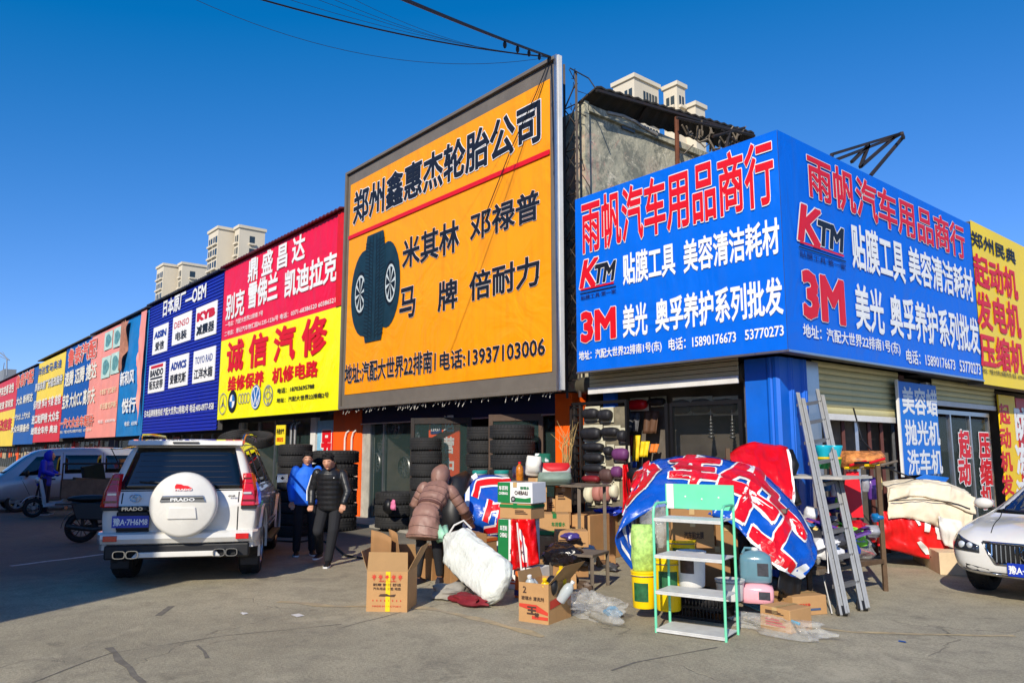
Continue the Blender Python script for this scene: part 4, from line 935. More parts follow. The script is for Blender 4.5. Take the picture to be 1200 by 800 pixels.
g = MB(); g.tube([E0, onY(628, 110, 8.94), onY(600, 172, 8.93), onY(565, 262, 8.93)], .010, 5); one(g.build('overhead_cable', M_cable), 'thin black cable hanging down across the face of the orange billboard', 'cable', 'cables converging on the corner of the orange billboard')
g = MB(); g.tube([onY(668, 80, 9.4), onY(690, 92, 9.4) , onY(698, 104, 9.4)], .012, 5); one(g.build('overhead_cable', M_cable), 'short black cable from the lattice mast down to the old sheet roof', 'cable', 'cables converging on the corner of the orange billboard')
# ============================================================ VEHICLES
M_tyre = mat('tyre_rubber', (30, 30, 31), .8, var=.18, scale=9, bump=.2, bscale=60, dirt=.3, dirt_col=(74, 70, 64))
M_rim = mat('alloy_rim', (150, 152, 155), .32, .75, var=.08)
M_pearl = mat('pearl_white_paint', (222, 219, 210), .24, 0, var=.03, scale=3, coat=1.0, dirt=.3, dirt_col=(170, 160, 145))
M_silver = mat('silver_grey_paint', (168, 172, 180), .3, .35, var=.04, scale=2, coat=.8, dirt=.25, dirt_col=(120, 112, 104))
M_lampred = mat('lamp_red', (200, 8, 14), .12, 0, var=.15, scale=14, coat=1)
M_lampdark = mat('lamp_dark_red', (90, 4, 8), .1, 0, var=.2, scale=12, coat=1)
M_lampclear = mat('lamp_clear', (210, 214, 216), .08, .3, var=.15, scale=20, coat=1)
M_chrome = mat('chrome', (200, 202, 205), .12, 1.0, var=0)
M_cglass = mat('car_glass', (12, 16, 18), .03, 0, var=0, spec=.8)
M_trim = mat('black_trim', (18, 18, 19), .5, var=.15)
M_plate = mat('plate_blue', (18, 52, 168), .35, var=.05)
M_gap = mat('panel_gap', (14, 14, 15), .8, var=0)
def car_body(stations, m, parent, cuts, name='body'):
    """stations: (x, zb, w1, zm, w2, zs, w3, zr) from rear to front"""
    g = MB(); R = []
    for (x, zb, w1, zm, w2, zs, w3, zr) in stations:
        h = [(0, zb), (w1 * .86, zb), (w1, zb + .10), (w2 + .012, zm), (w2, zs - .05), (w2 - .05, zs + .01), (w3 + .04, zr - (zr - zs) * .22 - .01), (w3 - .03, zr - .035), (w3 * .6, zr), (0, zr + .008)]
        R.append([(x, y, z) for y, z in h] + [(x, -y, z) for y, z in h[-2:0:-1]])
    g.rings(R); o = g.build(name, [m, M_gap], parent, smooth='all', sub=2)
    dg = bpy.context.evaluated_depsgraph_get(); me = bpy.data.meshes.new_from_object(o.evaluated_get(dg)); o.modifiers.clear(); o.data = me
    for (cx, cz, r, w) in cuts:
        c = MB(); c.lathe([(r, -w), (r, w)], 36, (cx, 0, cz), 'y'); co = c.build('cutter', [M_gap], None)
        b = o.modifiers.new('b', 'BOOLEAN'); b.operation = 'DIFFERENCE'; b.object = co; b.solver = 'EXACT'
        try: b.material_mode = 'TRANSFER'
        except Exception: pass
        dg = bpy.context.evaluated_depsgraph_get(); dg.update(); me = bpy.data.meshes.new_from_object(o.evaluated_get(dg)); o.modifiers.clear(); o.data = me; bpy.data.objects.remove(co)
    o.data.polygons.foreach_set('use_smooth', [True] * len(o.data.polygons)); o.data.set_sharp_from_angle(angle=radians(38))
    bpy.context.view_layer.update()
    pm = o.parent; o.parent = None; bpy.context.view_layer.update(); bv = bvh_of(o); o.parent = pm
    return o, bv
def wheel(par, x, y, R, w, sgn, spokes=6, rim=None, steer=0):
    g = MB(); h = w / 2
    g.lathe([(R * .62, -h * .8), (R * .70, -h), (R * .93, -h * .98), (R, -h * .78), (R, h * .78), (R * .93, h * .98), (R * .70, h), (R * .62, h * .8)], 40, axis='y', cap=False)
    n = 44
    for k in range(n):
        a = 2 * pi * k / n
        for s in (-1, 1):
            Mx = Matrix.Rotation(a + (.03 if s > 0 else 0), 4, 'Y'); g.box((R - .004, s * h * .30, -.012), (R + .007, s * h * .76, .012), Mx)
    o = g.build('wheel', M_tyre, par, smooth=True); o.location = (x, y, R); o.rotation_euler = (0, 0, steer)
    g = MB(); q = sgn * h
    g.lathe([(R * .63, -h * .8), (R * .60, q * .55), (R * .63, q * .9), (R * .66, q * .95), (R * .63, q * .97), (R * .58, q * .6), (R * .5, q * .45)], 32, axis='y', cap=False)
    for k in range(spokes):
        Mx = Matrix.Rotation(2 * pi * k / spokes, 4, 'Y'); a = -.055 * R / .38; P = [(.03, q * .55, a * .8), (R * .6, q * .62, a), (R * .6, q * .62, -a), (.03, q * .55, -a * .8), (.03, q * .8, a * .7), (R * .6, q * .86, a * .8), (R * .6, q * .86, -a * .8), (.03, q * .8, -a * .7)]
        g.hexa([Mx @ Vector(p) for p in P])
    g.lathe([(.001, q * .86), (R * .17, q * .84), (R * .19, q * .5)], 16, axis='y', cap=False)
    r = g.build('rim', rim or M_rim, o, smooth=True)
    g = MB(); g.lathe([(.001, q * .2), (R * .6, q * .2)], 24, axis='y', cap=False); g.build('hub_back', M_gap, o)
    return o
def patch(par, bv, quad, d, off, m, name, nu=8, nv=5, thick=.012, label=None):
    o = conform(bv, quad, d, off, nu, nv, thick).build(name, m, par, smooth='all')
    if label: o['label'] = label
    return o
def line_on(par, bv, a, b, d, w, m, name, off=.003, up=(0, 0, 1)):
    a = Vector(a); b = Vector(b); t = (b - a).normalized(); s = Vector(d).normalized().cross(t).normalized() * w / 2
    return patch(par, bv, (a - s, b - s, b + s, a + s), d, off, m, name, max(2, int((b - a).length / .1)), 1, .004)
def plate(par, M, s, w=.44, h=.14):
    g = MB(); P = lambda x, y, z: M @ Vector((x, y, z)); g.hexa([P(-w / 2, -h / 2, 0), P(w / 2, -h / 2, 0), P(w / 2, h / 2, 0), P(-w / 2, h / 2, 0), P(-w / 2, -h / 2, .008), P(w / 2, -h / 2, .008), P(w / 2, h / 2, .008), P(-w / 2, h / 2, .008)])
    o = g.build('number_plate', M_plate, par); text(o, s, (-w * .46, w * .46, -h * .32, h * .32), M, M_white_p, .022, lift=.011); return o

# ---------------------------------------------------------------- white off-roader
SUVA = radians(152.5)
S = thing('parked_suv', 'white off-road car seen from behind with a round spare wheel cover on its tailgate', 'car', (-11.22, 3.66, 0), SUVA)
st = [(-.93, .52, .80, .74, .88, .98, .80, 1.03), (-.90, .46, .86, .76, .915, 1.06, .84, 1.12), (-.86, .42, .90, .80, .925, 1.12, .80, 1.22), (-.70, .38, .925, .84, .935, 1.17, .70, 1.76), (-.64, .36, .93, .84, .938, 1.18, .68, 1.81),
      (-.3, .36, .93, .84, .94, 1.18, .67, 1.845), (.6, .34, .93, .84, .94, 1.17, .68, 1.855), (1.3, .34, .93, .84, .94, 1.16, .68, 1.84), (1.75, .34, .93, .84, .94, 1.15, .66, 1.79), (2.35, .34, .93, .84, .935, 1.12, .72, 1.16), (2.5, .36, .93, .84, .93, 1.06, .74, 1.12),
      (3.2, .38, .91, .80, .92, 1.0, .72, 1.07), (3.55, .42, .86, .76, .88, .92, .66, .98), (3.68, .5, .78, .72, .80, .86, .6, .9)]
sb_, bv = car_body(st, M_pearl, S, [(0, .40, .50, 2), (2.79, .40, .50, 2)])
for x, s in ((0, 1), (0, -1), (2.79, 1), (2.79, -1)): wheel(S, x, s * .80, .385, .27, s, 6)
for x in (0, 2.79):
    for s in (1, -1):
        g = MB(); g.rings([[(x + r_ * cos(a), s * yy, .40 + r_ * sin(a)) for r_, yy in ((.50, .93), (.50, .962), (.545, .962), (.56, .935))] for a in (pi * (-.06 + 1.12 * k / 22) for k in range(23))], cap=True); g.build('wheel_arch', M_pearl, S, smooth=True)
# tailgate group
R_ = (1, 0, 0)
rw = patch(S, bv, ((-2, .76, 1.20), (-2, -.76, 1.20), (-2, -.60, 1.73), (-2, .60, 1.73)), R_, .006, M_cglass, 'rear_window', 16, 8)
g = MB(); g.rings([[(-.80 + a, s * .70, 1.765 + b) for a, b in ((0, 0), (.02, .055), (.3, .075), (.3, .03), (.05, -.02))] for s in (-1, -.9, -.5, 0, .5, .9, 1)]); g.build('roof_spoiler', M_pearl, S, smooth=True, ang=50)
g = MB(); g.tube([(-.90, -.10, 1.19), (-.93, -.08, 1.24), (-.86, .40, 1.30)], .011, 6); g.tube([(-.885, .02, 1.255), (-.868, .52, 1.30)], .008, 5); g.build('rear_wiper', M_trim, S)
for k in range(6): z = 1.28 + k * .07; line_on(S, bv, (-2, .62 - .06 * k / 3, z), (-2, -.62 + .06 * k / 3, z), R_, .004, mat('defroster_line', (60, 52, 44), .6, var=0), 'defroster_line', .0075)
g = MB(); g.box((-.815, -.16, 1.785), (-.80, .16, 1.805)); g.build('high_brake_lamp', M_trim, S)
for s in (1, -1):
    # lamp cluster wraps from the rear onto the side
    q = ((-2, s * .93, .99), (-2, s * .72, .99), (-2, s * .76, 1.36), (-2, s * .86, 1.36))
    lb = MB(); P = [(-.955, .735, .985), (-.955, .93, .985), (-.70, .965, .985), (-.86, .735, 1.40), (-.86, .845, 1.40), (-.70, .80, 1.40)]
    R0 = [Vector((a, s * b, c)) for a, b, c in ((-.955, .735, .985), (-.95, .90, .985), (-.90, .955, .985), (-.62, .965, .985), (-.62, .85, .985), (-.8, .70, .985))]
    R1 = [Vector((a, s * b, c)) for a, b, c in ((-.935, .755, 1.18), (-.93, .89, 1.18), (-.86, .925, 1.18), (-.62, .935, 1.18), (-.62, .8, 1.18), (-.8, .70, 1.18))]
    R2 = [Vector((a, s * b, c)) for a, b, c in ((-.855, .765, 1.40), (-.85, .83, 1.40), (-.80, .855, 1.40), (-.62, .845, 1.40), (-.62, .75, 1.40), (-.72, .68, 1.40))]
    lb.rings([R0, R1, R2]); l = lb.build('tail_lamp', M_lampred, S, bevel=.012)
    g = MB(); g.mi = 0
    for z, w in ((1.04, .15), (1.10, .14), (1.17, .13), (1.25, .11), (1.32, .09)):
        x = -.958 + (z - .985) * .24; g.box((x - .006, min(s * .75, s * (.75 + w)), z), (x + .01, max(s * .75, s * (.75 + w)), z + .025))
    g.build('lamp_segment', M_lampdark, l)
    g = MB(); g.box((-.958, min(s * .76, s * .86), 1.135), (-.944, max(s * .76, s * .86), 1.16)); g.build('reverse_lamp', M_lampclear, l)
    g = MB(); g.box((-.952, min(s * .738, s * .925), .945), (-.80, max(s * .738, s * .925), .983)); g.build('lamp_base', M_trim, l)
# tailgate outline
for a, b in (((-2, .70, 1.16), (-2, .70, .62)), ((-2, -.70, 1.16), (-2, -.70, .62)), ((-2, .70, .615), (-2, -.70, .615)), ((-2, .84, 1.185), (-2, -.84, 1.185))): line_on(S, bv, a, b, R_, .014, M_gap, 'panel_gap')
# bumper
g = MB(); P = [(-.93, .52), (-1.0, .54), (-1.035, .60), (-1.03, .655), (-.99, .68), (-.86, .68), (-.84, .46), (-.93, .46)]
ys = [(.97, .34), (.955, .12), (.90, .03), (.6, 0), (0, 0), (-.6, 0), (-.90, .03), (-.955, .12), (-.97, .34)]
g.rings([[(x + d, y, z) for x, z in P] for y, d in ys]); g.build('rear_bumper', M_pearl, S, smooth=True, ang=35)
g = MB(); g.box((-.96, -.86, .345), (-.80, .86, .519)); g.build('lower_bumper', M_trim, S, bevel=.02)
g = MB(); g.prism([(-.54, .355), (-.47, .435), (.47, .435), (.54, .355), (.42, .37), (-.42, .37)], -1.03, -.965, lambda y, z, h: (h, y, z)); g.build('skid_lip', M_pearl, S, bevel=.01)
for s in (1, -1):
    g = MB(); g.box((-1.045, min(s * .70, s * .86), .575), (-1.0, max(s * .70, s * .86), .645)); g.build('reflector', M_lampred, S, bevel=.006)
    for k in (0, 1):
        y = s * (.66 - .15 * k); g = MB(); c = (-1.0, y, .415); R = []
        for r, x in ((.052, 0), (.062, -.06), (.05, -.06), (.045, .05)): R.append([(c[0] + x, c[1] + (r + .012) * (abs(cos(a)) ** .6) * (1 if cos(a) > 0 else -1), c[2] + r * .8 * (abs(sin(a)) ** .6) * (1 if sin(a) > 0 else -1)) for a in (2 * pi * i / 16 for i in range(16))])
        g.rings(R, cap=False); g.build('exhaust_tip', M_chrome, S, smooth=True)
        g = MB(); g.box((-.99, y - .04, .38), (-.985, y + .04, .45)); g.build('exhaust_bore', M_gap, S)
    g = MB(); g.box((-.36, min(s * .70, s * .92), .16), (-.34, max(s * .70, s * .92), .36)); g.build('mud_flap', M_trim, S)
# spare wheel with hard cover
sw = MB(); cz = 1.02; cy = -.07
sw.lathe([(.30, -.90), (.37, -.92), (.40, -.97), (.405, -1.10), (.395, -1.155), (.36, -1.175), (.05, -1.19), (.001, -1.19)], 48, (0, cy, cz), 'x', cap=False); so_ = sw.build('spare_wheel_cover', M_pearl, S, smooth='all')
g = MB(); g.lathe([(.2, -.86), (.36, -.88), (.385, -.93)], 36, (0, cy, cz), 'x', cap=False); g.build('spare_tyre', M_tyre, S, smooth=True)
g = MB(); g.prism([(-.155, -.03), (.155, -.03), (.175, -.17), (-.175, -.17)], -1.205, -1.183, lambda y, z, h: (h, cy + y, cz + z)); g.build('cover_recess', M_pearl, so_, bevel=.008)
MR = frame_from((-1.195, cy, cz), (0, -1, 0), (0, 0, 1), (-1, 0, 0))
g = MB(); g.prism([(-.27, .04), (-.24, .115), (.24, .115), (.27, .04)], -1.203, -1.18, lambda y, z, h: (h, cy + y, cz + z)); cb = g.build('chrome_bar', M_chrome, so_, bevel=.006)
g = MB(); g.prism([(-.25, .068), (-.25, .085), (.25, .085), (.25, .068)], -1.2045, -1.202, lambda y, z, h: (h, cy + y, cz + z)); g.build('bar_stripe', M_trim, cb)
text(cb, 'PRADO', (-.14, .14, .048, .085), MR, M_white_p, .03, M_black_p, .07, lift=.012)
g = MB(); hp = [(-.10, .16), (-.10, .215), (-.085, .24), (-.03, .235), (0, .22), (.05, .215), (.10, .185), (.10, .16)]; g.prism([(-a, b) for a, b in hp][::-1], -1.196, -1.186, lambda y, z, h: (h, cy + y + .0, cz + z + .02)); g.build('red_horse_badge', M_red_p, so_)
text(so_, 'PRADO', (-.10, .10, .178, .200), MR, M_white_p, .04, lift=.005)
# number plate holder, badge
g = MB(); g.box((-.975, .36, .70), (-.90, .74, .935)); g.build('plate_holder', M_trim, S, bevel=.02); g = MB(); g.box((-1.0, .37, .937), (-.92, .73, 1.0)); ho = g.build('plate_light_housing', M_trim, S, bevel=.02)
text(ho, 'PRADO', (-.12, .12, -.02, .02), frame_from((-1.005, .55, .968), (0, -1, 0), (0, 0, 1), (-1, 0, 0)), M_chrome, .03, lift=.003)
g = MB(); g.box((-.965, .36, .625), (-.91, .73, .70)); g.build('plate_recess', M_trim, S)
plate(S, frame_from((-.985, .565, .81), (0, -1, 0), (0, 0, 1), (-1, 0, 0)), '豫A·7H6M8', .43, .145)
g = MB()
for rx, rz, cz_, rr in ((.068, .046, 0, .005), (.024, .044, 0, .004), (.048, .017, .022, .004)):
    g.tube([(-.955, .53 + rx * cos(t), 1.10 + cz_ + rz * sin(t)) for t in (2 * pi * k / 24 for k in range(25))], rr, 6)
g.build('maker_badge', M_chrome, S, smooth=True)
text(S, '4X4R', (-.045, .045, -.012, .012), frame_from((-.945, -.62, 1.11), (0, -1, 0), (0, 0, 1), (-1, 0, 0)), M_trim, .04)
# right and left sides: windows, doors, handles, mirrors, rails
for s in (1, -1):
    D = (0, -s, 0)
    for q in (((-.62, 1.24), (-.10, 1.24), (-.10, 1.69), (-.50, 1.69)), ((-.02, 1.24), (.82, 1.23), (.82, 1.71), (-.02, 1.70)), ((.92, 1.23), (2.02, 1.21), (1.62, 1.67), (.92, 1.71))):
        patch(S, bv, [(a, s * 2, b) for a, b in q], D, .006, M_cglass, 'side_window', 8, 5)
    for a, b in (((-.02, 1.2), (-.02, .95)), ((.87, 1.2), (.87, .46)), ((.50, .5), (.87, .46)), ((2.10, 1.1), (2.16, .9)), ((.87, .46), (2.0, .46)), ((-.02, .95), (.42, .62))): line_on(S, bv, (a[0], s * 2, a[1]), (b[0], s * 2, b[1]), D, .012, M_gap, 'panel_gap')
    line_on(S, bv, (-.6, s * 2, 1.215), (2.1, s * 2, 1.195), D, .022, M_chrome, 'window_strip', .008)
    for x in (.16, 1.12): g = MB(); g.tube([(x, s * .955, 1.04), (x + .03, s * .985, 1.045), (x + .17, s * .985, 1.045), (x + .2, s * .955, 1.04)], .014, 6); g.build('door_handle', M_pearl, S, smooth=True)
    g = MB(); g.box((.52, min(s * .90, s * 1.03), .36), (2.25, max(s * .90, s * 1.03), .41)); g.build('side_step', M_trim, S, bevel=.01)
    line_on(S, bv, (.5, s * 2, .60), (2.25, s * 2, .60), D, .07, M_pearl, 'door_moulding', .022)
    g = MB(); g.ell((1.93, s * 1.06, 1.235), (.075, .115, .085), 14, 8); mo = g.build('wing_mirror', M_trim, S, smooth='all'); g = MB(); g.box((1.86, min(s * .97, s * 1.15), 1.165), (1.872, max(s * .97, s * 1.15), 1.30)); g.build('mirror_glass', M_chrome, mo, bevel=.004)
    g = MB(); g.tube([(-.35, s * .66, 1.84), (-.25, s * .67, 1.90), (.4, s * .68, 1.915), (1.2, s * .67, 1.90), (1.32, s * .66, 1.84)], .02, 6); g.build('roof_rail', M_chrome, S, smooth=True)
patch(S, bv, ((5, -.60, 1.20), (5, .60, 1.20), (5, .52, 1.72), (5, -.52, 1.72)), (-1, 0, 0), .006, M_cglass, 'windscreen', 10, 6)
for s in (1, -1): patch(S, bv, ((5, s * .55, .74), (5, s * .80, .74), (5, s * .80, .90), (5, s * .50, .88)), (-1, 0, 0), .01, M_lampclear, 'headlamp', 5, 3)
patch(S, bv, ((5, -.45, .68), (5, .45, .68), (5, .45, .90), (5, -.45, .90)), (-1, 0, 0), .01, M_trim, 'grille', 8, 3)

# ---------------------------------------------------------------- white saloon at the right edge (nose toward the camera)
SEDA = radians(-91)
Q = thing('parked_saloon', 'white saloon car with chrome grille at the right edge, facing the camera', 'car', (-2.88, 13.5, 0), SEDA)
st = [(-.98, .45, .70, .62, .76, .86, .60, .92), (-.9, .34, .80, .66, .84, .95, .64, 1.02), (-.5, .26, .88, .66, .905, .98, .62, 1.10), (.2, .24, .90, .66, .915, .93, .56, 1.34), (.8, .22, .90, .66, .915, .92, .55, 1.40), (1.4, .22, .90, .66, .915, .91, .55, 1.39), (1.8, .22, .90, .66, .915, .90, .56, 1.33),
      (2.55, .22, .90, .66, .91, .87, .66, .93), (2.75, .22, .90, .66, .905, .84, .68, .89), (3.2, .24, .89, .62, .89, .78, .64, .86), (3.45, .26, .84, .58, .85, .70, .58, .78), (3.58, .30, .74, .54, .76, .64, .48, .70), (3.62, .36, .6, .5, .62, .6, .4, .64)]
qb, bq = car_body(st, M_pearl, Q, [(0, .33, .385, 2), (2.68, .33, .385, 2)])
for x, s in ((0, 1), (0, -1), (2.68, 1), (2.68, -1)): wheel(Q, x, s * .80, .33, .22, s, 10)
FR = (-1, 0, 0)
patch(Q, bq, ((5, -.70, .925), (5, .70, .925), (5, .52, 1.325), (5, -.52, 1.325)), FR, .007, M_cglass, 'windscreen', 14, 8)
text(Q, '', (0, 1, 0, 1), MR, M_white_p) if False else None
for s in (1, -1):
    D = (0, -s, 0)
    for q in (((.25, 1.0), (1.0, .99), (1.0, 1.36), (.45, 1.34)), ((1.08, .99), (2.2, .96), (1.75, 1.32), (1.08, 1.37))): patch(Q, bq, [(a, s * 2, b) for a, b in q], D, .006, M_cglass, 'side_window', 8, 4)
    hl = patch(Q, bq, ((5, s * .50, .54), (5, s * .80, .56), (5, s * .82, .73), (5, s * .50, .62)), FR, .012, mat('headlamp_housing', (46, 50, 56), .08, .3, var=.3, scale=12, coat=1), 'headlamp', 8, 5)
    h = bq.ray_cast(Vector((5, s * .66, .62)), Vector((-1, 0, 0)))[0]
    for k, (yy, rr) in enumerate(((.60, .035), (.69, .042))):
        h = bq.ray_cast(Vector((5, s * yy, .62)), Vector((-1, 0, 0)))[0]
        g = MB(); g.ell((h.x + .008, s * yy, .615), (.022, rr, rr), 12, 8); g.build('lamp_lens', M_lampclear, hl, smooth='all')
    g = MB(); g.ell((1.98, s * 1.0, 1.0), (.08, .12, .075), 14, 8); mo = g.build('wing_mirror', M_pearl, Q, smooth='all')
    g = MB(); g.tube([(1.98, s * .86, .93), (1.98, s * .95, .96)], .025, 6); g.build('mirror_stalk', M_trim, mo)
    line_on(Q, bq, (5, s * .42, .34), (5, s * .78, .40), FR, .05, M_trim, 'fog_slot', .004)
    line_on(Q, bq, (5, s * .30, .315), (5, s * .80, .345), FR, .014, M_chrome, 'lower_strip', .012)
# grille: dark panel, chrome frame, vertical bars
patch(Q, bq, ((5, -.34, .44), (5, .34, .44), (5, .46, .66), (5, -.46, .66)), FR, .004, M_gap, 'grille', 14, 5)
gr = None
for i in range(19):
    y = -.42 + i * .84 / 18; zt_ = .645; zb_ = .455 + max(0, (abs(y) - .33)) * 1.6
    a = bq.ray_cast(Vector((5, y, zt_)), Vector((-1, 0, 0)))[0]; b = bq.ray_cast(Vector((5, y, zb_)), Vector((-1, 0, 0)))[0]
    if a and b: g = MB(); g.bar(a + Vector((.014, 0, 0)), b + Vector((.014, 0, 0)), .012, .02); g.build('grille_bar', M_chrome, Q)
for a, b in (((5, -.47, .665), (5, .47, .665)), ((5, -.34, .435), (5, .34, .435)), ((5, .34, .435), (5, .47, .665)), ((5, -.34, .435), (5, -.47, .665))): line_on(Q, bq, a, b, FR, .022, M_chrome, 'grille_frame', .014)
h = bq.ray_cast(Vector((5, 0, .56)), Vector((-1, 0, 0)))[0]
g = MB(); g.lathe([(.075, 0), (.075, .02), (.065, .026), (.064, .012)], 24, (h.x + .02, 0, .56), 'x', cap=False)
for k in (-1, 0, 1): g.bar((h.x + .04, k * .03 - .01, .52 + k * .008), (h.x + .04, k * .03 + .01, .60 + k * .008), .016, .01)
g.build('maker_badge', M_chrome, Q, smooth=True)
hx = bq.ray_cast(Vector((5, 0, .38)), Vector((-1, 0, 0)))[0].x
plate(Q, frame_from((hx + .02, 0, .40), (0, 1, 0), (0, 0, 1), (1, 0, 0)), '豫A·D3T92' if False else '豫A·D', .44, .14) if False else None
pm_ = frame_from((hx + .03, -.0, .39), (0, 1, 0), (0, 0, 1), (1, 0, 0))
g = MB(); g.box((hx + .005, -.22, .32), (hx + .03, .22, .46)); pq = g.build('number_plate', M_plate, Q); text(pq, '豫A·D', (-.205, .0, -.045, .045), pm_, M_white_p, .022, lift=.004)
patch(Q, bq, ((5, -.30, .27), (5, .30, .27), (5, .42, .34), (5, -.42, .34)), FR, .004, M_trim, 'lower_intake', 10, 2)
for s in (1, -1): line_on(Q, bq, (2.55, s * .60, 3), (3.45, s * .42, 3), (0, 0, -1), .01, M_gap, 'bonnet_gap', .003)

# ---------------------------------------------------------------- grey van on the left (side on, nose to the left)
V = thing('parked_van', 'silver grey minivan parked in the shade at the left, nose pointing left', 'van', (-25.95, 5.95, 0), radians(-92))
st = [(-.72, .45, .72, .7, .76, 1.0, .66, 1.7), (-.66, .35, .78, .7, .80, 1.05, .66, 1.84), (-.4, .3, .80, .7, .815, 1.06, .66, 1.90), (1.0, .28, .81, .7, .82, 1.05, .66, 1.91), (2.0, .28, .81, .7, .82, 1.03, .64, 1.86), (2.3, .28, .81, .7, .82, 1.02, .62, 1.78),
      (3.0, .28, .80, .68, .81, .98, .64, 1.12), (3.2, .30, .78, .66, .79, .90, .62, 1.0), (3.35, .34, .70, .62, .72, .78, .54, .86)]
vb_, bvv = car_body(st, M_silver, V, [(0, .30, .35, 2), (2.6, .30, .35, 2)])
for x, s in ((0, 1), (0, -1), (2.6, 1), (2.6, -1)): wheel(V, x, s * .70, .30, .18, s, 5)
for s in (1, -1):
    D = (0, -s, 0)
    for q in (((-.5, 1.12), (.30, 1.12), (.30, 1.66), (-.42, 1.66)), ((.42, 1.12), (1.42, 1.11), (1.42, 1.67), (.42, 1.67)), ((1.55, 1.11), (2.62, 1.06), (2.18, 1.62), (1.55, 1.66))): patch(V, bvv, [(a, s * 2, b) for a, b in q], D, .008, M_cglass, 'side_window', 8, 4)
    for a, b in (((.36, 1.75), (.36, .5)), ((1.48, 1.75), (1.48, .4)), ((2.55, 1.0), (2.3, .5)), ((.36, .95), (-.6, .95)), ((.36, .40), (2.2, .40))): line_on(V, bvv, (a[0], s * 2, a[1]), (b[0], s * 2, b[1]), D, .012, M_gap, 'panel_gap')
    for x in (.55, 1.66): g = MB(); g.box((x, min(s * .80, s * .84), .93), (x + .16, max(s * .80, s * .84), .97)); g.build('door_handle', M_trim, V)
    g = MB(); g.ell((2.42, s * .93, 1.13), (.06, .10, .11), 12, 8); g.build('wing_mirror', M_trim, V, smooth='all')
    patch(V, bvv, ((5, s * .42, .74), (5, s * .72, .74), (5, s * .74, .96), (5, s * .42, .90)), (-1, 0, 0), .01, M_lampclear, 'headlamp', 5, 3)
patch(V, bvv, ((5, -.56, 1.14), (5, .56, 1.14), (5, .50, 1.72), (5, -.50, 1.72)), (-1, 0, 0), .007, mat('blue_windscreen', (40, 100, 150), .05, var=0, spec=.8), 'windscreen', 10, 6)

# dark car roof at the far left edge
DC = thing('parked_car', 'dark grey car mostly hidden beyond the van at the far left edge', 'car', (-33.5, 5.9, 0), radians(180))
st = [(-.98, .45, .70, .62, .76, .86, .60, .92), (-.5, .26, .86, .66, .88, .96, .62, 1.06), (.3, .24, .88, .66, .89, .94, .56, 1.38), (1.4, .22, .88, .66, .89, .92, .55, 1.42), (1.8, .22, .88, .66, .89, .91, .56, 1.36), (2.6, .22, .88, .66, .88, .86, .66, .93), (3.3, .26, .84, .62, .85, .76, .58, .82), (3.55, .34, .7, .54, .72, .62, .48, .68)]
db_, bd = car_body(st, mat('charcoal_paint', (40, 42, 50), .25, .2, var=.05, coat=1), DC, [(0, .33, .37, 2), (2.68, .33, .37, 2)])
for x, s in ((0, 1), (0, -1), (2.68, 1), (2.68, -1)): wheel(DC, x, s * .78, .32, .2, s, 5)
for s in (1, -1):
    for q in (((.25, .98), (1.0, .97), (1.0, 1.30), (.45, 1.28)), ((1.08, .97), (2.2, .94), (1.75, 1.26), (1.08, 1.31))): patch(DC, bd, [(a, s * 2, b) for a, b in q], (0, -s, 0), .006, M_cglass, 'side_window', 6, 3)
patch(DC, bd, ((5, -.66, .95), (5, .66, .95), (5, .5, 1.33), (5, -.5, 1.33)), (-1, 0, 0), .007, M_cglass, 'windscreen', 8, 5)

# ---------------------------------------------------------------- two wheelers and the cargo tricycle
def two_wheel(par, x, R, w, m_rim, spokes=12):
    g = MB(); g.rings([[(x + (R - w / 2 + w / 2 * cos(b)) * cos(a), w / 2 * sin(b), R + (R - w / 2 + w / 2 * cos(b)) * sin(a)) for b in (2 * pi * j / 8 for j in range(8))] for a in (2 * pi * k / 26 for k in range(26))], loop=True, cap=False); o = g.build('wheel', M_tyre, par, smooth='all')
    g = MB(); g.lathe([(R - w, -.02), (R - w * .9, -.03), (R - w * .9, .03), (R - w, .02)], 26, (x, 0, R), 'y', cap=False); g.lathe([(.001, -.05), (.05, -.05), (.05, .05), (.001, .05)], 12, (x, 0, R), 'y')
    for k in range(spokes): a = 2 * pi * k / spokes; g.tube([(x + .04 * cos(a), .01, R + .04 * sin(a)), (x + (R - w) * cos(a), 0, R + (R - w) * sin(a))], .008, 4)
    g.build('rim', m_rim, o, smooth=True); return o
sc0 = gp(38, 606)
V.scale = (.93, .93, .93)
SCT = thing('electric_scooter', 'white electric scooter standing in front of the grey van', 'scooter', (sc0.x, sc0.y, 0), radians(-93))
two_wheel(SCT, 0, .24, .10, M_rim); two_wheel(SCT, -1.35, .24, .10, M_rim)
M_scw = mat('scooter_white', (205, 205, 208), .3, var=.05, coat=.6)
g = MB(); g.rings([[(x, y * w_, z0_ + (z1_ - z0_) * t) for y, t in ((-1, .15), (-.8, 0), (.8, 0), (1, .15), (.9, .9), (.5, 1), (-.5, 1), (-.9, .9))] for x, w_, z0_, z1_ in ((-1.62, .06, .62, .70), (-1.5, .12, .52, .74), (-1.2, .15, .42, .76), (-.85, .15, .34, .72), (-.6, .14, .26, .38), (-.2, .13, .25, .34))]); g.build('rear_fairing', M_scw, SCT, smooth=True, ang=50)
g = MB(); g.rings([[(x, y * w_, z) for x, z, y in ((a - .04, b, -1), (a - .04, b, 1), (a + .04, b + .02, .7), (a + .04, b + .02, -.7))] for a, b, w_ in ((-.22, .30, .14), (-.20, .5, .17), (-.14, .75, .16), (-.10, .95, .08))]); g.build('leg_shield', M_scw, SCT, smooth=True, ang=50)
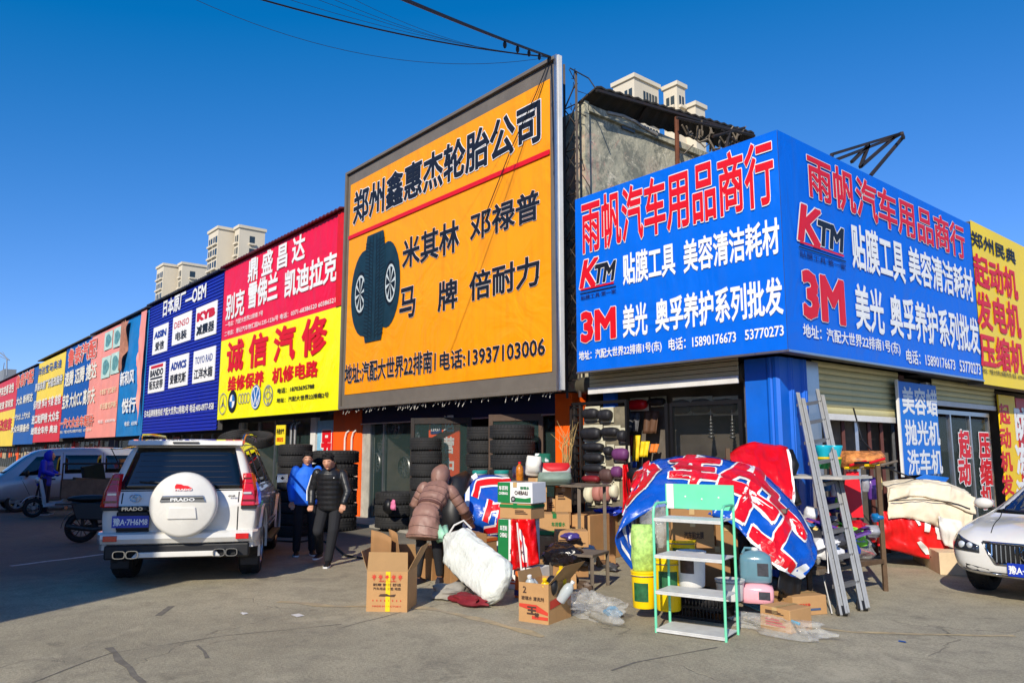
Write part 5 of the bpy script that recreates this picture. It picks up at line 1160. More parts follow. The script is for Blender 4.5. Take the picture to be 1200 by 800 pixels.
g = MB(); g.rings([[(.0 + .30 * cos(a), y, .24 + .30 * sin(a)) for y in (-.06, 0, .06)] for a in (pi * (.1 + .75 * k / 8) for k in range(9))], closed=False, cap=False); g.build('front_mudguard', M_scw, SCT, smooth='all', solid=.01)
g = MB(); g.ell((-1.05, 0, .79), (.38, .14, .07), 14, 8); g.build('seat', M_black, SCT, smooth='all')
g = MB(); g.tube([(0, 0, .26), (-.10, 0, .9), (-.12, 0, 1.02)], .025, 6); g.tube([(-.16, -.32, 1.06), (-.12, -.1, 1.0), (-.12, .1, 1.0), (-.16, .32, 1.06)], .016, 6); g.build('handlebar', M_black, SCT)
g = MB(); g.ell((-.05, 0, .93), (.07, .10, .08), 10, 8); g.build('headlamp', M_lampclear, SCT, smooth='all')
m0 = gp(87, 636)
MC = thing('motorcycle', 'dusty black motorcycle beside the left flank of the white car', 'motorcycle', (m0.x, m0.y + .1, 0), radians(77))
two_wheel(MC, 0, .28, .11, mat('brown_rim', (96, 80, 62), .6, .3)); two_wheel(MC, 1.22, .28, .10, mat('brown_rim', (96, 80, 62)))
M_mech = mat('greasy_engine', (66, 62, 58), .5, .5, var=.4, scale=20)
g = MB(); g.tube([(0, .07, .28), (.45, .1, .34), (.5, .1, .62), (0, .08, .66)], .022, 6); g.tube([(.5, 0, .34), (.95, 0, .5), (1.0, 0, .86), (.5, 0, .66), (-.1, 0, .70)], .025, 6); g.build('frame', M_steel_dark, MC)
g = MB(); g.box((.38, -.13, .24), (.72, .13, .46)); g.lathe([(.09, -.16), (.09, .16)], 14, (.5, 0, .34), 'y'); g.build('engine', M_mech, MC, bevel=.02)
for i in range(6): g = MB(); g.box((.60, -.09, .47 + i * .022), (.74, .09, .48 + i * .022)); g.build('cooling_fin', M_mech, MC)
g = MB(); g.ell((.68, 0, .80), (.28, .14, .12), 14, 8); g.build('fuel_tank', mat('tank_black', (26, 28, 34), .25, var=.05, coat=.7), MC, smooth='all')
g = MB(); g.ell((.12, 0, .80), (.40, .13, .07), 14, 8); g.build('seat', M_black, MC, smooth='all')
g = MB(); g.tube([(1.22, .06, .28), (1.02, .06, .95)], .02, 6); g.tube([(1.22, -.06, .28), (1.02, -.06, .95)], .02, 6); g.tube([(.85, -.34, 1.06), (1.0, -.12, 1.0), (1.0, .12, 1.0), (.85, .34, 1.06)], .015, 6); g.build('handlebar', M_steel_dark, MC)
g = MB(); g.rings([[(.0 + .33 * cos(a), y, .28 + .33 * sin(a)) for y in (-.07, .07)] for a in (pi * (.25 + .75 * k / 8) for k in range(9))], closed=False, cap=False); g.build('rear_mudguard', M_trim, MC, solid=.008)
g = MB(); g.tube([(.6, -.14, .3), (.2, -.16, .24), (-.25, -.17, .32)], [.03, .04, .05], 8); g.build('exhaust_pipe', M_mech, MC, smooth=True)
for s in (1, -1): g = MB(); g.hexa([(-.1, s * .10, .44), (.42, s * .12, .40), (.42, s * .16, .40), (-.1, s * .14, .44), (-.2, s * .09, .74), (.40, s * .11, .72), (.40, s * .15, .72), (-.2, s * .13, .74)]); g.build('side_cover', M_black, MC, bevel=.015)
g = MB(); g.box((-.30, -.05, .62), (-.25, .05, .68)); g.build('tail_lamp', M_lampred, MC)
for s in (1, -1): g = MB(); g.tube([(.02, s * .09, .30), (-.02, s * .10, .66)], [.03, .025], 8); g.build('shock_absorber', M_mech, MC)
g = MB(); g.ell((1.02, 0, .84), (.07, .10, .09), 10, 8); g.build('headlamp', M_lampclear, MC, smooth='all')
g = MB(); g.tube([(.35, .1, .26), (.3, .22, .03)], .012, 5); g.build('side_stand', M_steel_dark, MC)
g = MB(); g.box((-.45, -.16, .70), (-.1, .16, .73)); g.build('luggage_rack', M_steel_dark, MC)
# cargo tricycle with open tray and rain screen
t0 = gp(106, 605)
TC = thing('cargo_tricycle', 'cargo tricycle with metal tray and yellow topped rain screen behind the motorcycle', 'tricycle', (t0.x, t0.y, 0), radians(80))
for x, y in ((0, -.42), (0, .42), (-1.5 + 2.9, 0)):
    w = two_wheel(TC, x, .26, .10, M_steel_dark); w.location.y = y
M_tray = mat('rusty_tray', (112, 96, 78), .7, .2, var=.3, dirt=.5)
for a, b in (((-.7, -.5, .5), (.7, .5, .53)), ((-.7, -.52, .53), (.7, -.49, .95)), ((-.7, .49, .53), (.7, .52, .95)), ((-.73, -.5, .53), (-.70, .5, .95)), ((.70, -.5, .53), (.73, .5, 1.02))):
    g = MB(); g.box(a, b); g.build('tray_panel', M_tray, TC)
g = MB()
for x in (-.7, .72):
    for y in (-.5, .5): g.tube([(x, y, .5), (x, y, 1.35)], .018, 5)
g.tube([(-.7, -.5, 1.35), (.72, -.5, 1.35), (.72, .5, 1.35), (-.7, .5, 1.35), (-.7, -.5, 1.35)], .018, 5); g.build('frame', M_steel_dark, TC)
g = MB(); g.tube([(0, -.45, .26), (0, .45, .26)], .03, 6); g.tube([(-.2, 0, .45), (.9, 0, .45), (1.25, 0, .7), (1.4, 0, .26)], .03, 6); g.build('chassis', M_steel_dark, TC)
g = MB(); g.ell((.95, 0, .78), (.22, .18, .08), 12, 8); g.build('seat', M_black, TC, smooth='all')
g = MB(); g.tube([(1.25, -.33, 1.05), (1.3, 0, 1.0), (1.25, .33, 1.05)], .016, 6); g.tube([(1.3, 0, 1.0), (1.4, 0, .3)], .025, 6); g.build('handlebar', M_black, TC)
g = MB(); g.grid(lambda u, v: (1.42 - .35 * v ** 2, -.42 + .84 * u, .75 + 1.0 * v), 6, 8); g.build('rain_screen', mat('smoky_screen', (60, 66, 70), .2, var=.1, alpha=.7), TC, smooth='all', solid=.01)
g = MB(); g.grid(lambda u, v: (1.10 - .75 * v, -.46 + .92 * u, 1.76 + .03 * sin(6 * v) - .02 * v), 6, 6); g.build('canopy', mat('yellow_canopy', (236, 176, 30), .6, var=.1), TC, smooth='all', solid=.012)
for k in range(2):
    g = MB(); g.tube([(1.08 - .7 * k, .4, 1.75), (1.0 - .2 * k, .42, .9)], .012, 5); g.build('canopy_strut', M_steel_dark, TC)
CTB = MB(); CTB.box((-.38, -.28, 0), (.38, .28, .42)); o = CTB.build('goods_box', mat('brown_dark_box', (110, 86, 60), .8, var=.3), loc=(t0.x, t0.y - .1, .55)); o.rotation_euler = (0, .1, 1.5); one(o, 'brown goods box lying in the tray of the tricycle', 'box')
CTC = MB(); CTC.box((-.24, -.2, 0), (.24, .2, .45)); o = CTC.build('delivery_bag', mat('dark_olive_bag', (52, 50, 26), .8, var=.3), loc=(sc0.x + .05, sc0.y + 1.35, .86)); o.rotation_euler = (0, .2, -1.6); one(o, 'dark olive delivery bag on the back of the white scooter', 'bag')
# ============================================================ PEOPLE
M_skin = mat('skin', (196, 142, 112), .55, var=.06, scale=10); M_hair = mat('black_hair', (16, 14, 14), .95, var=.2, scale=30)
M_denim = mat('black_trousers', (26, 27, 32), .85, var=.2, scale=8); M_shoe = mat('black_shoe', (20, 20, 22), .5, var=.2); M_sole = mat('white_sole', (220, 220, 218), .6)
def limb(g, pts, rad, n=10, flat=1.0):
    pts = [Vector(p) for p in pts]
    g.tube(pts, rad, n)
    for p, r in zip(pts, rad): g.ell(p, (r, r, r), 10, 6)
def hand(g, w, d, side, curl=.5, up=(0, 0, 1)):
    """palm and five fingers from wrist w along d"""
    w = Vector(w); d = Vector(d).normalized(); s = d.cross(Vector(up)).normalized() * side; n = s.cross(d).normalized()
    g.ell(w + d * .045, (.026, .026, .026), 8, 6)
    for k in range(4):
        o = (k - 1.5) * .019; L_ = (.070, .080, .074, .058)[k]; a = w + d * .02 + s * o * .8; b = w + d * .088 + s * o; g.tube([a, b], [.016, .013], 6); g.ell(b, (.012,) * 3, 6, 5)
        c1 = b + (d * cos(curl) + n * -sin(curl)) * L_ * .5; c2 = c1 + (d * cos(curl * 2) + n * -sin(curl * 2)) * L_ * .5; limb(g, [b, c1, c2], [.011, .010, .008], 6)
    t = w + d * .025 - s * .026; limb(g, [t, t + (d * .7 - s * .6) * .04, t + (d * .95 - s * .35) * .075], [.014, .012, .009], 6)
def torso(g, hip, chest, neck, a=(.15, .11), b=(.18, .12), fw=Vector((1, 0, 0)), lat=Vector((0, 1, 0)), k=1.0):
    hip, chest, neck = Vector(hip), Vector(chest), Vector(neck); R = []
    for t, (rx, ry) in ((0, (a[0] * .85, a[1] * .85)), (.08, (a[0], a[1])), (.45, (a[0] * .92, a[1] * .95)), (1.0, b), (1.35, (b[0] * .98, b[1] * .95)), (1.7, (b[0] * .6, b[1] * .7)), (1.9, (.06, .06))):
        c = hip.lerp(chest, t) if t <= 1 else chest.lerp(neck, (t - 1) / .9)
        R.append([c + lat * (rx * k * cos(q)) + fw * (ry * k * sin(q)) for q in (2 * pi * i / 16 for i in range(16))])
    g.rings(R)
def head(g, c, fw, up, lat, s=1.0):
    c = Vector(c); R = []
    for t in range(13):
        a = pi * t / 12; z = -cos(a) * .118; w = sin(a) ** .75; jaw = 1 - .28 * max(0, -z / .118) ** 1.4
        ring = []
        for i in range(18):
            q = 2 * pi * i / 18; x = cos(q) * .092 * w * (1 if cos(q) < 0 else jaw * .98) + (.012 if z < 0 else 0) * w; y = sin(q) * .074 * w * jaw; ring.append(c + (fw * x + lat * y + up * z) * s)
        R.append(ring)
    g.rings(R)
    P = lambda x, y, z: c + (fw * x + lat * y + up * z) * s
    g.ell(P(.098, 0, -.018), (.016, .014, .014), 8, 6); g.tube([P(.080, 0, .03), P(.102, 0, -.016)], [.009, .013], 6)        # nose
    for sd in (-1, 1): g.ell(P(-.005, sd * .078, -.005), (.016, .010, .026), 8, 6)                                        # ears
    g.ell(P(.066, 0, -.088), (.022, .024, .018), 8, 6)                                                                    # chin
def face(par, c, fw, up, lat, s=1.0):
    P = lambda x, y, z: Vector(c) + (fw * x + lat * y + up * z) * s
    for sd in (-1, 1):
        g = MB(); g.ell(P(.080, sd * .030, .004), (.008 * s, .011 * s, .005 * s), 8, 5); e = g.build('eye', M_white_p, par, smooth='all'); g = MB(); g.ell(P(.088, sd * .030, .004), (.004 * s, .004 * s, .004 * s), 6, 5); g.build('iris', M_hair, e)
        g = MB(); g.tube([P(.090, sd * .014, .022), P(.088, sd * .032, .028), P(.076, sd * .048, .022)], .003 * s, 5); g.build('eyebrow', M_hair, par)
    g = MB(); g.tube([P(.084, -.022, -.052), P(.092, 0, -.050), P(.084, .022, -.052)], .006 * s, 5); g.build('mouth', mat('lips', (150, 82, 74), .5), par)
def hair_cap(par, c, fw, up, lat, s=1.0, m=None):
    g = MB(); R = []; c = Vector(c)
    for t in range(9):
        a = pi * .5 * t / 8; R.append([c + (fw * (cos(q) * .098 * cos(a) - .012) + lat * (sin(q) * .080 * cos(a)) + up * (.058 + .074 * sin(a) - ((.085 if cos(q) < -.1 else .045) * (1 if abs(sin(q)) < 2 else 0) if (t == 0 and cos(q) < .45) else 0))) * s for q in (2 * pi * i / 20 for i in range(20))])
    g.rings(R, cap=True)
    rnd = random.Random(3)
    for i in range(40):
        q = rnd.uniform(0, 2 * pi); a = rnd.uniform(.15, 1.3); p = c + (fw * (cos(q) * .106 * cos(a) - .012) + lat * (sin(q) * .088 * cos(a)) + up * (.058 + .074 * sin(a))) * s; d = (p - c).normalized(); g.tube([p - d * .01, p + d * .014 + fw * .012], [.012, .004], 4)
    return g.build('hair', m or M_hair, par, smooth='all')
def shoe(par, ank, toe, m=M_shoe, sole=M_sole):
    ank = Vector(ank); toe = Vector(toe); d = (toe - ank); d.z = 0; d.normalize(); s = Vector((-d.y, d.x, 0)); R = []
    h0 = ank - d * .07
    for t, w, h in ((0, .030, .06), (.06, .040, .09), (.12, .042, .085), (.18, .046, .055), (.24, .044, .042), (.28, .026, .03)):
        p = h0 + d * t; z0 = ank.z - .085 + (toe.z - ank.z + .085) * (t / .28) * .0; R.append([p + s * (w * a) + Vector((0, 0, z0 - p.z + h * b)) for a, b in ((-1, .15), (-.9, .7), (-.5, 1), (.5, 1), (.9, .7), (1, .15))])
    g = MB(); g.rings(R); o = g.build('shoe', m, par, smooth=True, ang=60)
    g = MB(); g.rings([[p + s * (w * a) + Vector((0, 0, ank.z - .085 - p.z + b)) for a, b in ((-1, 0), (-1, .022), (1, .022), (1, 0))] for p, w in ((h0 - d * .006, .030), (h0 + d * .06, .043), (h0 + d * .18, .05), (h0 + d * .25, .046), (h0 + d * .29, .026))]); g.build('sole', sole, o)
X, Yv, Zv = Vector((1, 0, 0)), Vector((0, 1, 0)), Vector((0, 0, 1))
def cam_rz(p): return atan2(-p[1], -p[0])
VX = .011
nz0 = lambda a: noise.noise(Vector((a, 3.1, 0)))

# --- man in the blue work jacket, facing the camera
p = gp(356, 650); BM = thing('person', 'man in a bright blue jacket and black trousers half hidden by another man', 'person', (p.x, p.y, 0), cam_rz(p) + .1)
hd = Vector((.03, .0, 1.545)); g = MB(); head(g, hd, X, Zv, Yv); limb(g, [(-.01, 0, 1.36), (.02, 0, 1.50)], [.055, .052]); torso(g, (0, 0, .90), (0, 0, 1.22), (0, 0, 1.42), (.13, .09), (.16, .10))
for s in (1, -1):
    limb(g, [(0, s * .10, .92), (.02, s * .11, .5), (0, s * .12, .09)], [.085, .055, .04]); limb(g, [(0, s * .19, 1.36), (-.03, s * .25, 1.10), (.03, s * .22, .88)], [.05, .04, .03]); hand(g, (.03, s * .22, .87), (.2, -.05 * s, -1), s, .5, (1, 0, 0))
g.build('body', M_skin, BM, remesh=VX); face(BM, hd, X, Zv, Yv); hair_cap(BM, hd, X, Zv, Yv)
g = MB(); torso(g, (0, 0, .80), (0, 0, 1.22), (0, 0, 1.44), (.205, .165), (.195, .14))
for s in (1, -1): limb(g, [(0, s * .18, 1.37), (-.03, s * .255, 1.12), (.03, s * .23, .90)], [.075, .062, .05])
g.tube([(0, 0, 1.42), (.01, 0, 1.475)], [.075, .08], 12); g.build('jacket', mat('bright_blue_cloth', (24, 108, 226), .7, var=.1, scale=7, bump=.4, bscale=12), BM, remesh=VX)
g = MB()
for s in (1, -1): limb(g, [(0, s * .09, .90), (.02, s * .115, .50), (0, s * .125, .10)], [.105, .08, .062])
g.build('trousers', M_denim, BM, remesh=VX)
for s in (1, -1): shoe(BM, (0, s * .125, .085), (.2, s * .14, .02))

# --- man in black puffer jacket stepping and leaning
p = gp(385, 662); KM = thing('person', 'man in a black puffer jacket with striped sleeve leaning forward beside the white car', 'person', (p.x, p.y, 0), cam_rz(p) - .25)
hd = Vector((.22, .0, 1.52)); up = (Vector((.16, -.10, 1))).normalized(); lat = up.cross(X).normalized(); fw = lat.cross(up).normalized()
g = MB(); head(g, hd, fw, up, lat); limb(g, [(.10, .01, 1.36), (.17, .04, 1.49)], [.058, .054]); torso(g, (-.02, 0, .92), (.06, 0, 1.22), (.11, .01, 1.40), (.13, .09), (.16, .10))
la = [(.10, .20, 1.34), (.18, .30, 1.08), (.26, .26, .92)]; ra = [(.06, -.20, 1.36), (.02, -.28, 1.10), (.10, -.26, .90)]
limb(g, la, [.05, .04, .03]); limb(g, ra, [.05, .04, .03]); hand(g, la[2], (.5, -.2, -.8), 1, .7, (1, 0, 0)); hand(g, ra[2], (.3, 0, -1), -1, .8, (1, 0, 0))
limb(g, [(-.02, .09, .93), (.10, .08, .52), (.10, .02, .09)], [.085, .055, .04]); limb(g, [(-.02, -.09, .93), (.06, -.16, .50), (-.30, -.22, .15)], [.085, .055, .04])
g.build('body', M_skin, KM, remesh=VX); face(KM, hd, fw, up, lat); hair_cap(KM, hd, fw, up, lat, 1.05)
M_puf = mat('black_puffer', (24, 25, 28), .42, var=.15, scale=6)
g = MB(); R = []; hip = Vector((-.02, 0, .80)); ch = Vector((.06, 0, 1.22)); nk = Vector((.11, .01, 1.43)); nb = 42
for i in range(nb + 1):
    t = i / nb; c = hip.lerp(ch, t / .62) if t < .62 else ch.lerp(nk, (t - .62) / .38); w = .190 + .01 * sin(min(t / .8, 1) * pi * .6) if t < .8 else .19 * (1 - ((t - .8) / .2) ** 2 * .62); w += .010 * abs(sin(t * nb / 42 * pi * 9)); R.append([c + Yv * (w * cos(q)) + X * (w * .80 * sin(q)) for q in (2 * pi * k / 20 for k in range(20))])
g.rings(R)
for L_ in (la, ra):
    a, b, c = [Vector(v) for v in L_]; pts = [a.lerp(b, k / 10) for k in range(10)] + [b.lerp(c, k / 10) for k in range(10)]; limb(g, pts, [(.070 - .0010 * k) + .005 * abs(sin(k * .9)) for k in range(20)])
g.tube([nk - up * .04, nk + up * .07], [.10, .095], 14); g.build('jacket', M_puf, KM, remesh=.010)
g = MB()
for k in range(3):
    a, b, c = [Vector(v) for v in ra]; o = Vector((.02 - .03 * k, -.073, 0)); g.tube([a + o + Vector((0, -.004, -.03)), b + o, c + o + Vector((0, .008, .05))], .008, 5)
g.build('sleeve_stripe', M_white_p, KM)
g = MB(); g.box((.178 + .04, .06, 1.285), (.186 + .04, .10, 1.297)); g.build('chest_mark', M_white_p, KM)
g = MB(); limb(g, [(-.02, .09, .93), (.10, .08, .52), (.10, .02, .10)], [.105, .082, .06]); limb(g, [(-.02, -.09, .93), (.06, -.16, .50), (-.30, -.22, .17)], [.105, .082, .06]); g.build('trousers', M_denim, KM, remesh=VX)
shoe(KM, (.10, .02, .085), (.36, .04, .02)); shoe(KM, (-.30, -.22, .15), (0, -.24, .06))

# --- woman bending forward with her back to the camera
p = gp(500, 684); WM = thing('person', 'woman in a hooded dusty pink quilted coat bending over the goods with her back turned', 'person', (p.x, p.y, 0), cam_rz(p) + pi - .42)
hd = Vector((.50, .02, 1.30)); fw = Vector((.75, 0, -.66)).normalized(); up = Vector((.66, 0, .75)).normalized(); lat = Yv
ls = [(.32, .20, 1.20), (.30, .32, .98), (.48, .24, .90)]; rs = [(.34, -.18, 1.16), (.42, -.34, .90), (.66, -.34, .72)]
g = MB(); head(g, hd, fw, up, lat, .95); limb(g, [(.36, 0, 1.20), (.46, .01, 1.27)], [.05, .05]); torso(g, (0, 0, .88), (.22, 0, 1.08), (.38, 0, 1.22), (.13, .09), (.15, .09), Vector((.6, 0, -.6)), Yv)
limb(g, ls, [.045, .038, .028]); limb(g, rs, [.045, .038, .028]); hand(g, ls[2], (.8, -.2, -.4), 1, .8); hand(g, rs[2], (.6, .1, -.8), -1, .8)
for s, ft in ((1, (-.02, .12, .09)), (-1, (.14, -.12, .09))): limb(g, [(-.02, s * .09, .90), (.06, s * .11, .50), ft], [.08, .055, .04])
g.build('body', M_skin, WM, remesh=VX); face(WM, hd, fw, up, lat, .95)
M_pinkc = mat('dusty_pink_quilt', (140, 104, 90), .5, var=.2, scale=5, bump=.25, bscale=14)
g = MB(); R = []; pts = [(-.14, 0, .58), (-.12, 0, .66), (-.07, 0, .78), (0, 0, .90), (.07, 0, .97), (.15, 0, 1.04), (.24, 0, 1.11), (.33, 0, 1.18), (.40, 0, 1.23)]; wd = [.235, .225, .21, .19, .17, .19, .205, .19, .12]
N_ = 44
for i in range(N_ + 1):
    u = i / N_ * 8; k = min(int(u), 7); f = u - k; c = Vector(pts[k]).lerp(Vector(pts[k + 1]), f); w = wd[k] * (1 - f) + wd[k + 1] * f; t = (Vector(pts[min(k + 1, 8)]) - Vector(pts[k])).normalized(); n = Vector((t.z, 0, -t.x)); w = w * .93 + .011 * abs(sin(i * .50)) + .012 * nz0(i * .3); R.append([c + (Yv * (w * cos(q)) + n * (w * .78 * sin(q))) * (1 + .10 * noise.noise(Vector((cos(q) * 2.5, i * .16, sin(q) * 2.5))) + .04 * noise.noise(Vector((cos(q) * 7, i * .5, sin(q) * 7)))) for q in (2 * pi * j / 32 for j in range(32))])
g.rings(R)
for L_ in (ls, rs):
    a, b, c = [Vector(v) for v in L_]; pp = [a.lerp(b, k / 9) for k in range(9)] + [b.lerp(c, k / 9) for k in range(9)]; limb(g, pp, [(.078 - .0014 * k) + .007 * abs(sin(k * 1.1)) for k in range(18)])
g.build('coat', M_pinkc, WM, remesh=.010)
M_stitch = mat('coat_seam', (84, 58, 50), .8, var=.1)
for k in (2, 7, 12, 24, 29, 34):
    ring = R[k]; cc = sum(ring, Vector()) / len(ring); g = MB(); g.tube([cc + (p_ - cc) * .985 for p_ in ring + ring[:2]], .006, 4); g.build('quilted_seam', M_stitch, WM, smooth='all')
for L_ in (ls, rs):
    a, b, c = [Vector(v) for v in L_]
    for p_, d_ in ((a.lerp(b, .3), b - a), (a.lerp(b, .65), b - a), (b, c - a), (b.lerp(c, .4), c - b), (b.lerp(c, .8), c - b)):
        d_ = d_.normalized(); s1 = d_.orthogonal().normalized(); s2 = d_.cross(s1); g = MB(); g.tube([p_ + (s1 * cos(q) + s2 * sin(q)) * .074 for q in (2 * pi * k / 16 for k in range(18))], .007, 4); g.build('quilted_seam', M_stitch, WM, smooth='all')
g = MB(); g.tube([hd + fw * .085 + (up * cos(q) * .13 + lat * sin(q) * .105) for q in (2 * pi * k / 18 for k in range(20))], .026, 7); g.build('fur_trim', mat('hood_fur', (96, 74, 60), .95, var=.4, scale=30), WM, smooth='all')
g = MB(); g.tube([hd + up * .17 - fw * .12, hd + up * .02 - fw * .185, hd - up * .14 - fw * .15], .006, 4); g.build('hood_seam', M_stitch, WM)
g = MB(); R = []
for t in range(12):
    a = pi * (.08 + .86 * t / 11); R.append([hd + up * (-cos(a) * .185 + .005) + fw * (cos(q) * .14 * sin(a) - .04 - .03 * sin(a) + .05 * max(0, -cos(a)) * 0) * (1 + .06 * sin(5 * a)) + lat * (sin(q) * .125 * sin(a)) for q in (2 * pi * j / 18 for j in range(18))])
g.rings(R); g.build('hood', M_pinkc, WM, smooth='all')
g = MB(); c = Vector((.06, 0, .965)); t = Vector((.7, 0, .7)).normalized(); n = Vector((t.z, 0, -t.x)); g.rings([[c + t * d + Yv * (w * cos(q)) + n * (w * .80 * sin(q)) for q in (2 * pi * j / 24 for j in range(24))] for d, w in ((-.018, .160), (-.018, .176), (.018, .178), (.018, .162))], cap=False); g.build('belt', mat('brown_belt', (92, 58, 48), .6), WM)
g = MB()
for s, ft in ((1, (-.02, .12, .12)), (-1, (.14, -.12, .12))): limb(g, [(-.02, s * .09, .88), (.06, s * .11, .50), ft], [.105, .072, .055])
g.build('trousers', M_denim, WM, remesh=VX)
M_boot = mat('navy_boot', (26, 30, 48), .6, var=.2)
for ft in ((-.02, .12, .085), (.14, -.12, .085)):
    shoe(WM, ft, (ft[0] + .25, ft[1], .02), M_boot, M_boot)

# --- hooded rider in blue by the scooter
p = Vector((sc0.x - .85, sc0.y + .35, 0)); RM = thing('person', 'person in a royal blue hooded rain coat standing behind the white scooter', 'person', (p.x, p.y, 0), radians(60))
hd = Vector((.10, 0, 1.53)); g = MB(); head(g, hd, X, Zv, Yv); torso(g, (0, 0, .90), (0, 0, 1.22), (.04, 0, 1.42)); limb(g, [(.04, 0, 1.36), (.08, 0, 1.48)], [.055, .052])
for s in (1, -1): limb(g, [(0, s * .10, .92), (.02, s * .11, .5), (0, s * .12, .09)], [.085, .055, .04]); limb(g, [(0, s * .19, 1.36), (.05, s * .25, 1.12), (.26, s * .14, 1.05)], [.05, .04, .03]); hand(g, (.26, s * .14, 1.05), (1, -.2 * s, .1), s, .7)
g.build('body', M_skin, RM, remesh=VX); face(RM, hd, X, Zv, Yv)
M_rain = mat('royal_blue_coat', (16, 40, 200), .6, var=.15, scale=5, bump=.3, bscale=9)
g = MB(); torso(g, (-.02, 0, .74), (0, 0, 1.22), (.04, 0, 1.44), (.20, .17), (.21, .16))
for s in (1, -1): limb(g, [(0, s * .18, 1.37), (.05, s * .26, 1.13), (.24, s * .16, 1.05)], [.085, .075, .06])
g.build('coat', M_rain, RM, remesh=.012)
g = MB(); R = []
for t in range(12):
    a = pi * (.05 + .9 * t / 11); R.append([hd + Zv * (-cos(a) * .17) + X * (cos(q) * (.10 if cos(q) > 0 else .15) * sin(a) - .03) + Yv * (sin(q) * .125 * sin(a)) for q in (2 * pi * j / 18 for j in range(18))])
g.rings(R); g.build('hood', M_rain, RM, smooth='all')
g = MB()
for s in (1, -1): limb(g, [(0, s * .09, .90), (.02, s * .115, .50), (0, s * .125, .10)], [.115, .085, .065])
g.build('trousers', mat('dark_navy_cloth', (20, 26, 60), .8), RM, remesh=VX)
for s in (1, -1): shoe(RM, (0, s * .125, .085), (.2, s * .14, .02))
# ============================================================ GOODS ON THE PAVEMENT
def Dp(px, py, h):
    """point seen at px, py whose level distance along the view is h"""
    d = ray(px, py); t = h / (d[0] * FX + d[1] * FY); return Vector((d[0] * t, d[1] * t, EYE + d[2] * t))
M_card1 = mat('cardboard', (186, 142, 92), .85, var=.08, scale=5, bump=.1, dirt=.15, dirt_col=(150, 112, 70)); M_card2 = mat('darker_cardboard', (160, 118, 74), .85, var=.1, scale=5, dirt=.2, dirt_col=(120, 90, 58))
M_cardi = mat('cardboard_inside', (168, 132, 88), .9, var=.08, scale=4); M_tape = mat('packing_tape', (196, 164, 112), .25, var=.05); M_ytape = mat('yellow_tape', (240, 200, 20), .35, var=.05)
M_gtape = mat('green_tape', (30, 120, 60), .35, var=.1); M_ink = mat('carton_ink', (74, 52, 40), .8, var=.1); M_inkr = mat('red_carton_ink', (200, 60, 40), .7, var=.1); M_green_c = mat('green_carton', (20, 120, 62), .5, var=.05)
def carton(p0, p1, h, dep, label, z=0.0, m=None, tape=None, print_=(), group=None, cat='box', front_band=None, side_dark=None, lean=0.0, name='cardboard_box'):
    """front bottom edge runs p0 -> p1, box reaches back by dep"""
    p0 = Vector((p0[0], p0[1], z)); p1 = Vector((p1[0], p1[1], z)); w = (p1 - p0).length; rz = atan2(p1.y - p0.y, p1.x - p0.x)
    t = thing(name, label, cat, tuple(p0), rz, group); g = MB(); e = .004
    g.hexa([(0, 0, 0), (w, 0, 0), (w, dep, 0), (0, dep, 0), (e, lean + e, h), (w - e, lean + e * .5, h - .003), (w - e, dep + lean - e, h), (e, dep + lean - e, h - .004)]); g.build('carton_body', m or M_card1, t, bevel=.006)
    g = MB(); hw = w / 2; tw = .028
    g.poly([(hw - tw, lean + .0, h + .002), (hw + tw, lean + .0, h + .002), (hw + tw, dep + lean, h + .002), (hw - tw, dep + lean, h + .002)]); g.poly([(hw - tw, -.004 + lean * .8, h - .06), (hw + tw, -.004 + lean * .8, h - .06), (hw + tw, lean - .003, h + .002), (hw - tw, lean - .003, h + .002)]); g.build('tape', tape or M_tape, t)
    if front_band: g = MB(); g.box((.001, -.006, front_band[0] * h), (w - .001, -.003, front_band[1] * h)); g.box((w + .001, 0, front_band[0] * h), (w + .004, dep, front_band[1] * h)); g.build('tape', front_band[2], t)
    F = frame_from((0, -.001, 0), (1, 0, 0), (0, 0, 1), (0, -1, 0)); Sd = frame_from((w + .001, 0, 0), (0, 1, 0), (0, 0, 1), (1, 0, 0))
    for it in print_:
        s, (a, b, c, d), mm = it[:3]; side = len(it) > 3; L_ = dep if side else w
        if s == '=': 
            g = MB(); n = it[4] if len(it) > 4 else 3; P = Sd if side else F
            for k in range(n): v = c * h + (d - c) * h * (k + .5) / n; hh = (d - c) * h / n * .28; x0 = a * L_; x1 = (a + (b - a) * (1 - .3 * ((k * 7) % 3) / 2)) * L_; g.poly([P @ Vector(q) for q in ((x0, v - hh, .005), (x1, v - hh, .005), (x1, v + hh, .005), (x0, v + hh, .005))])
            g.build('print', mm, t)
        else: text(t, s, (a * L_, b * L_, c * h, d * h), Sd if side else F, mm, .03, lift=.005, name='print')
    return t
def toward(a, b, w): a = Vector(a); b = Vector(b); return a + (b - a).normalized() * w
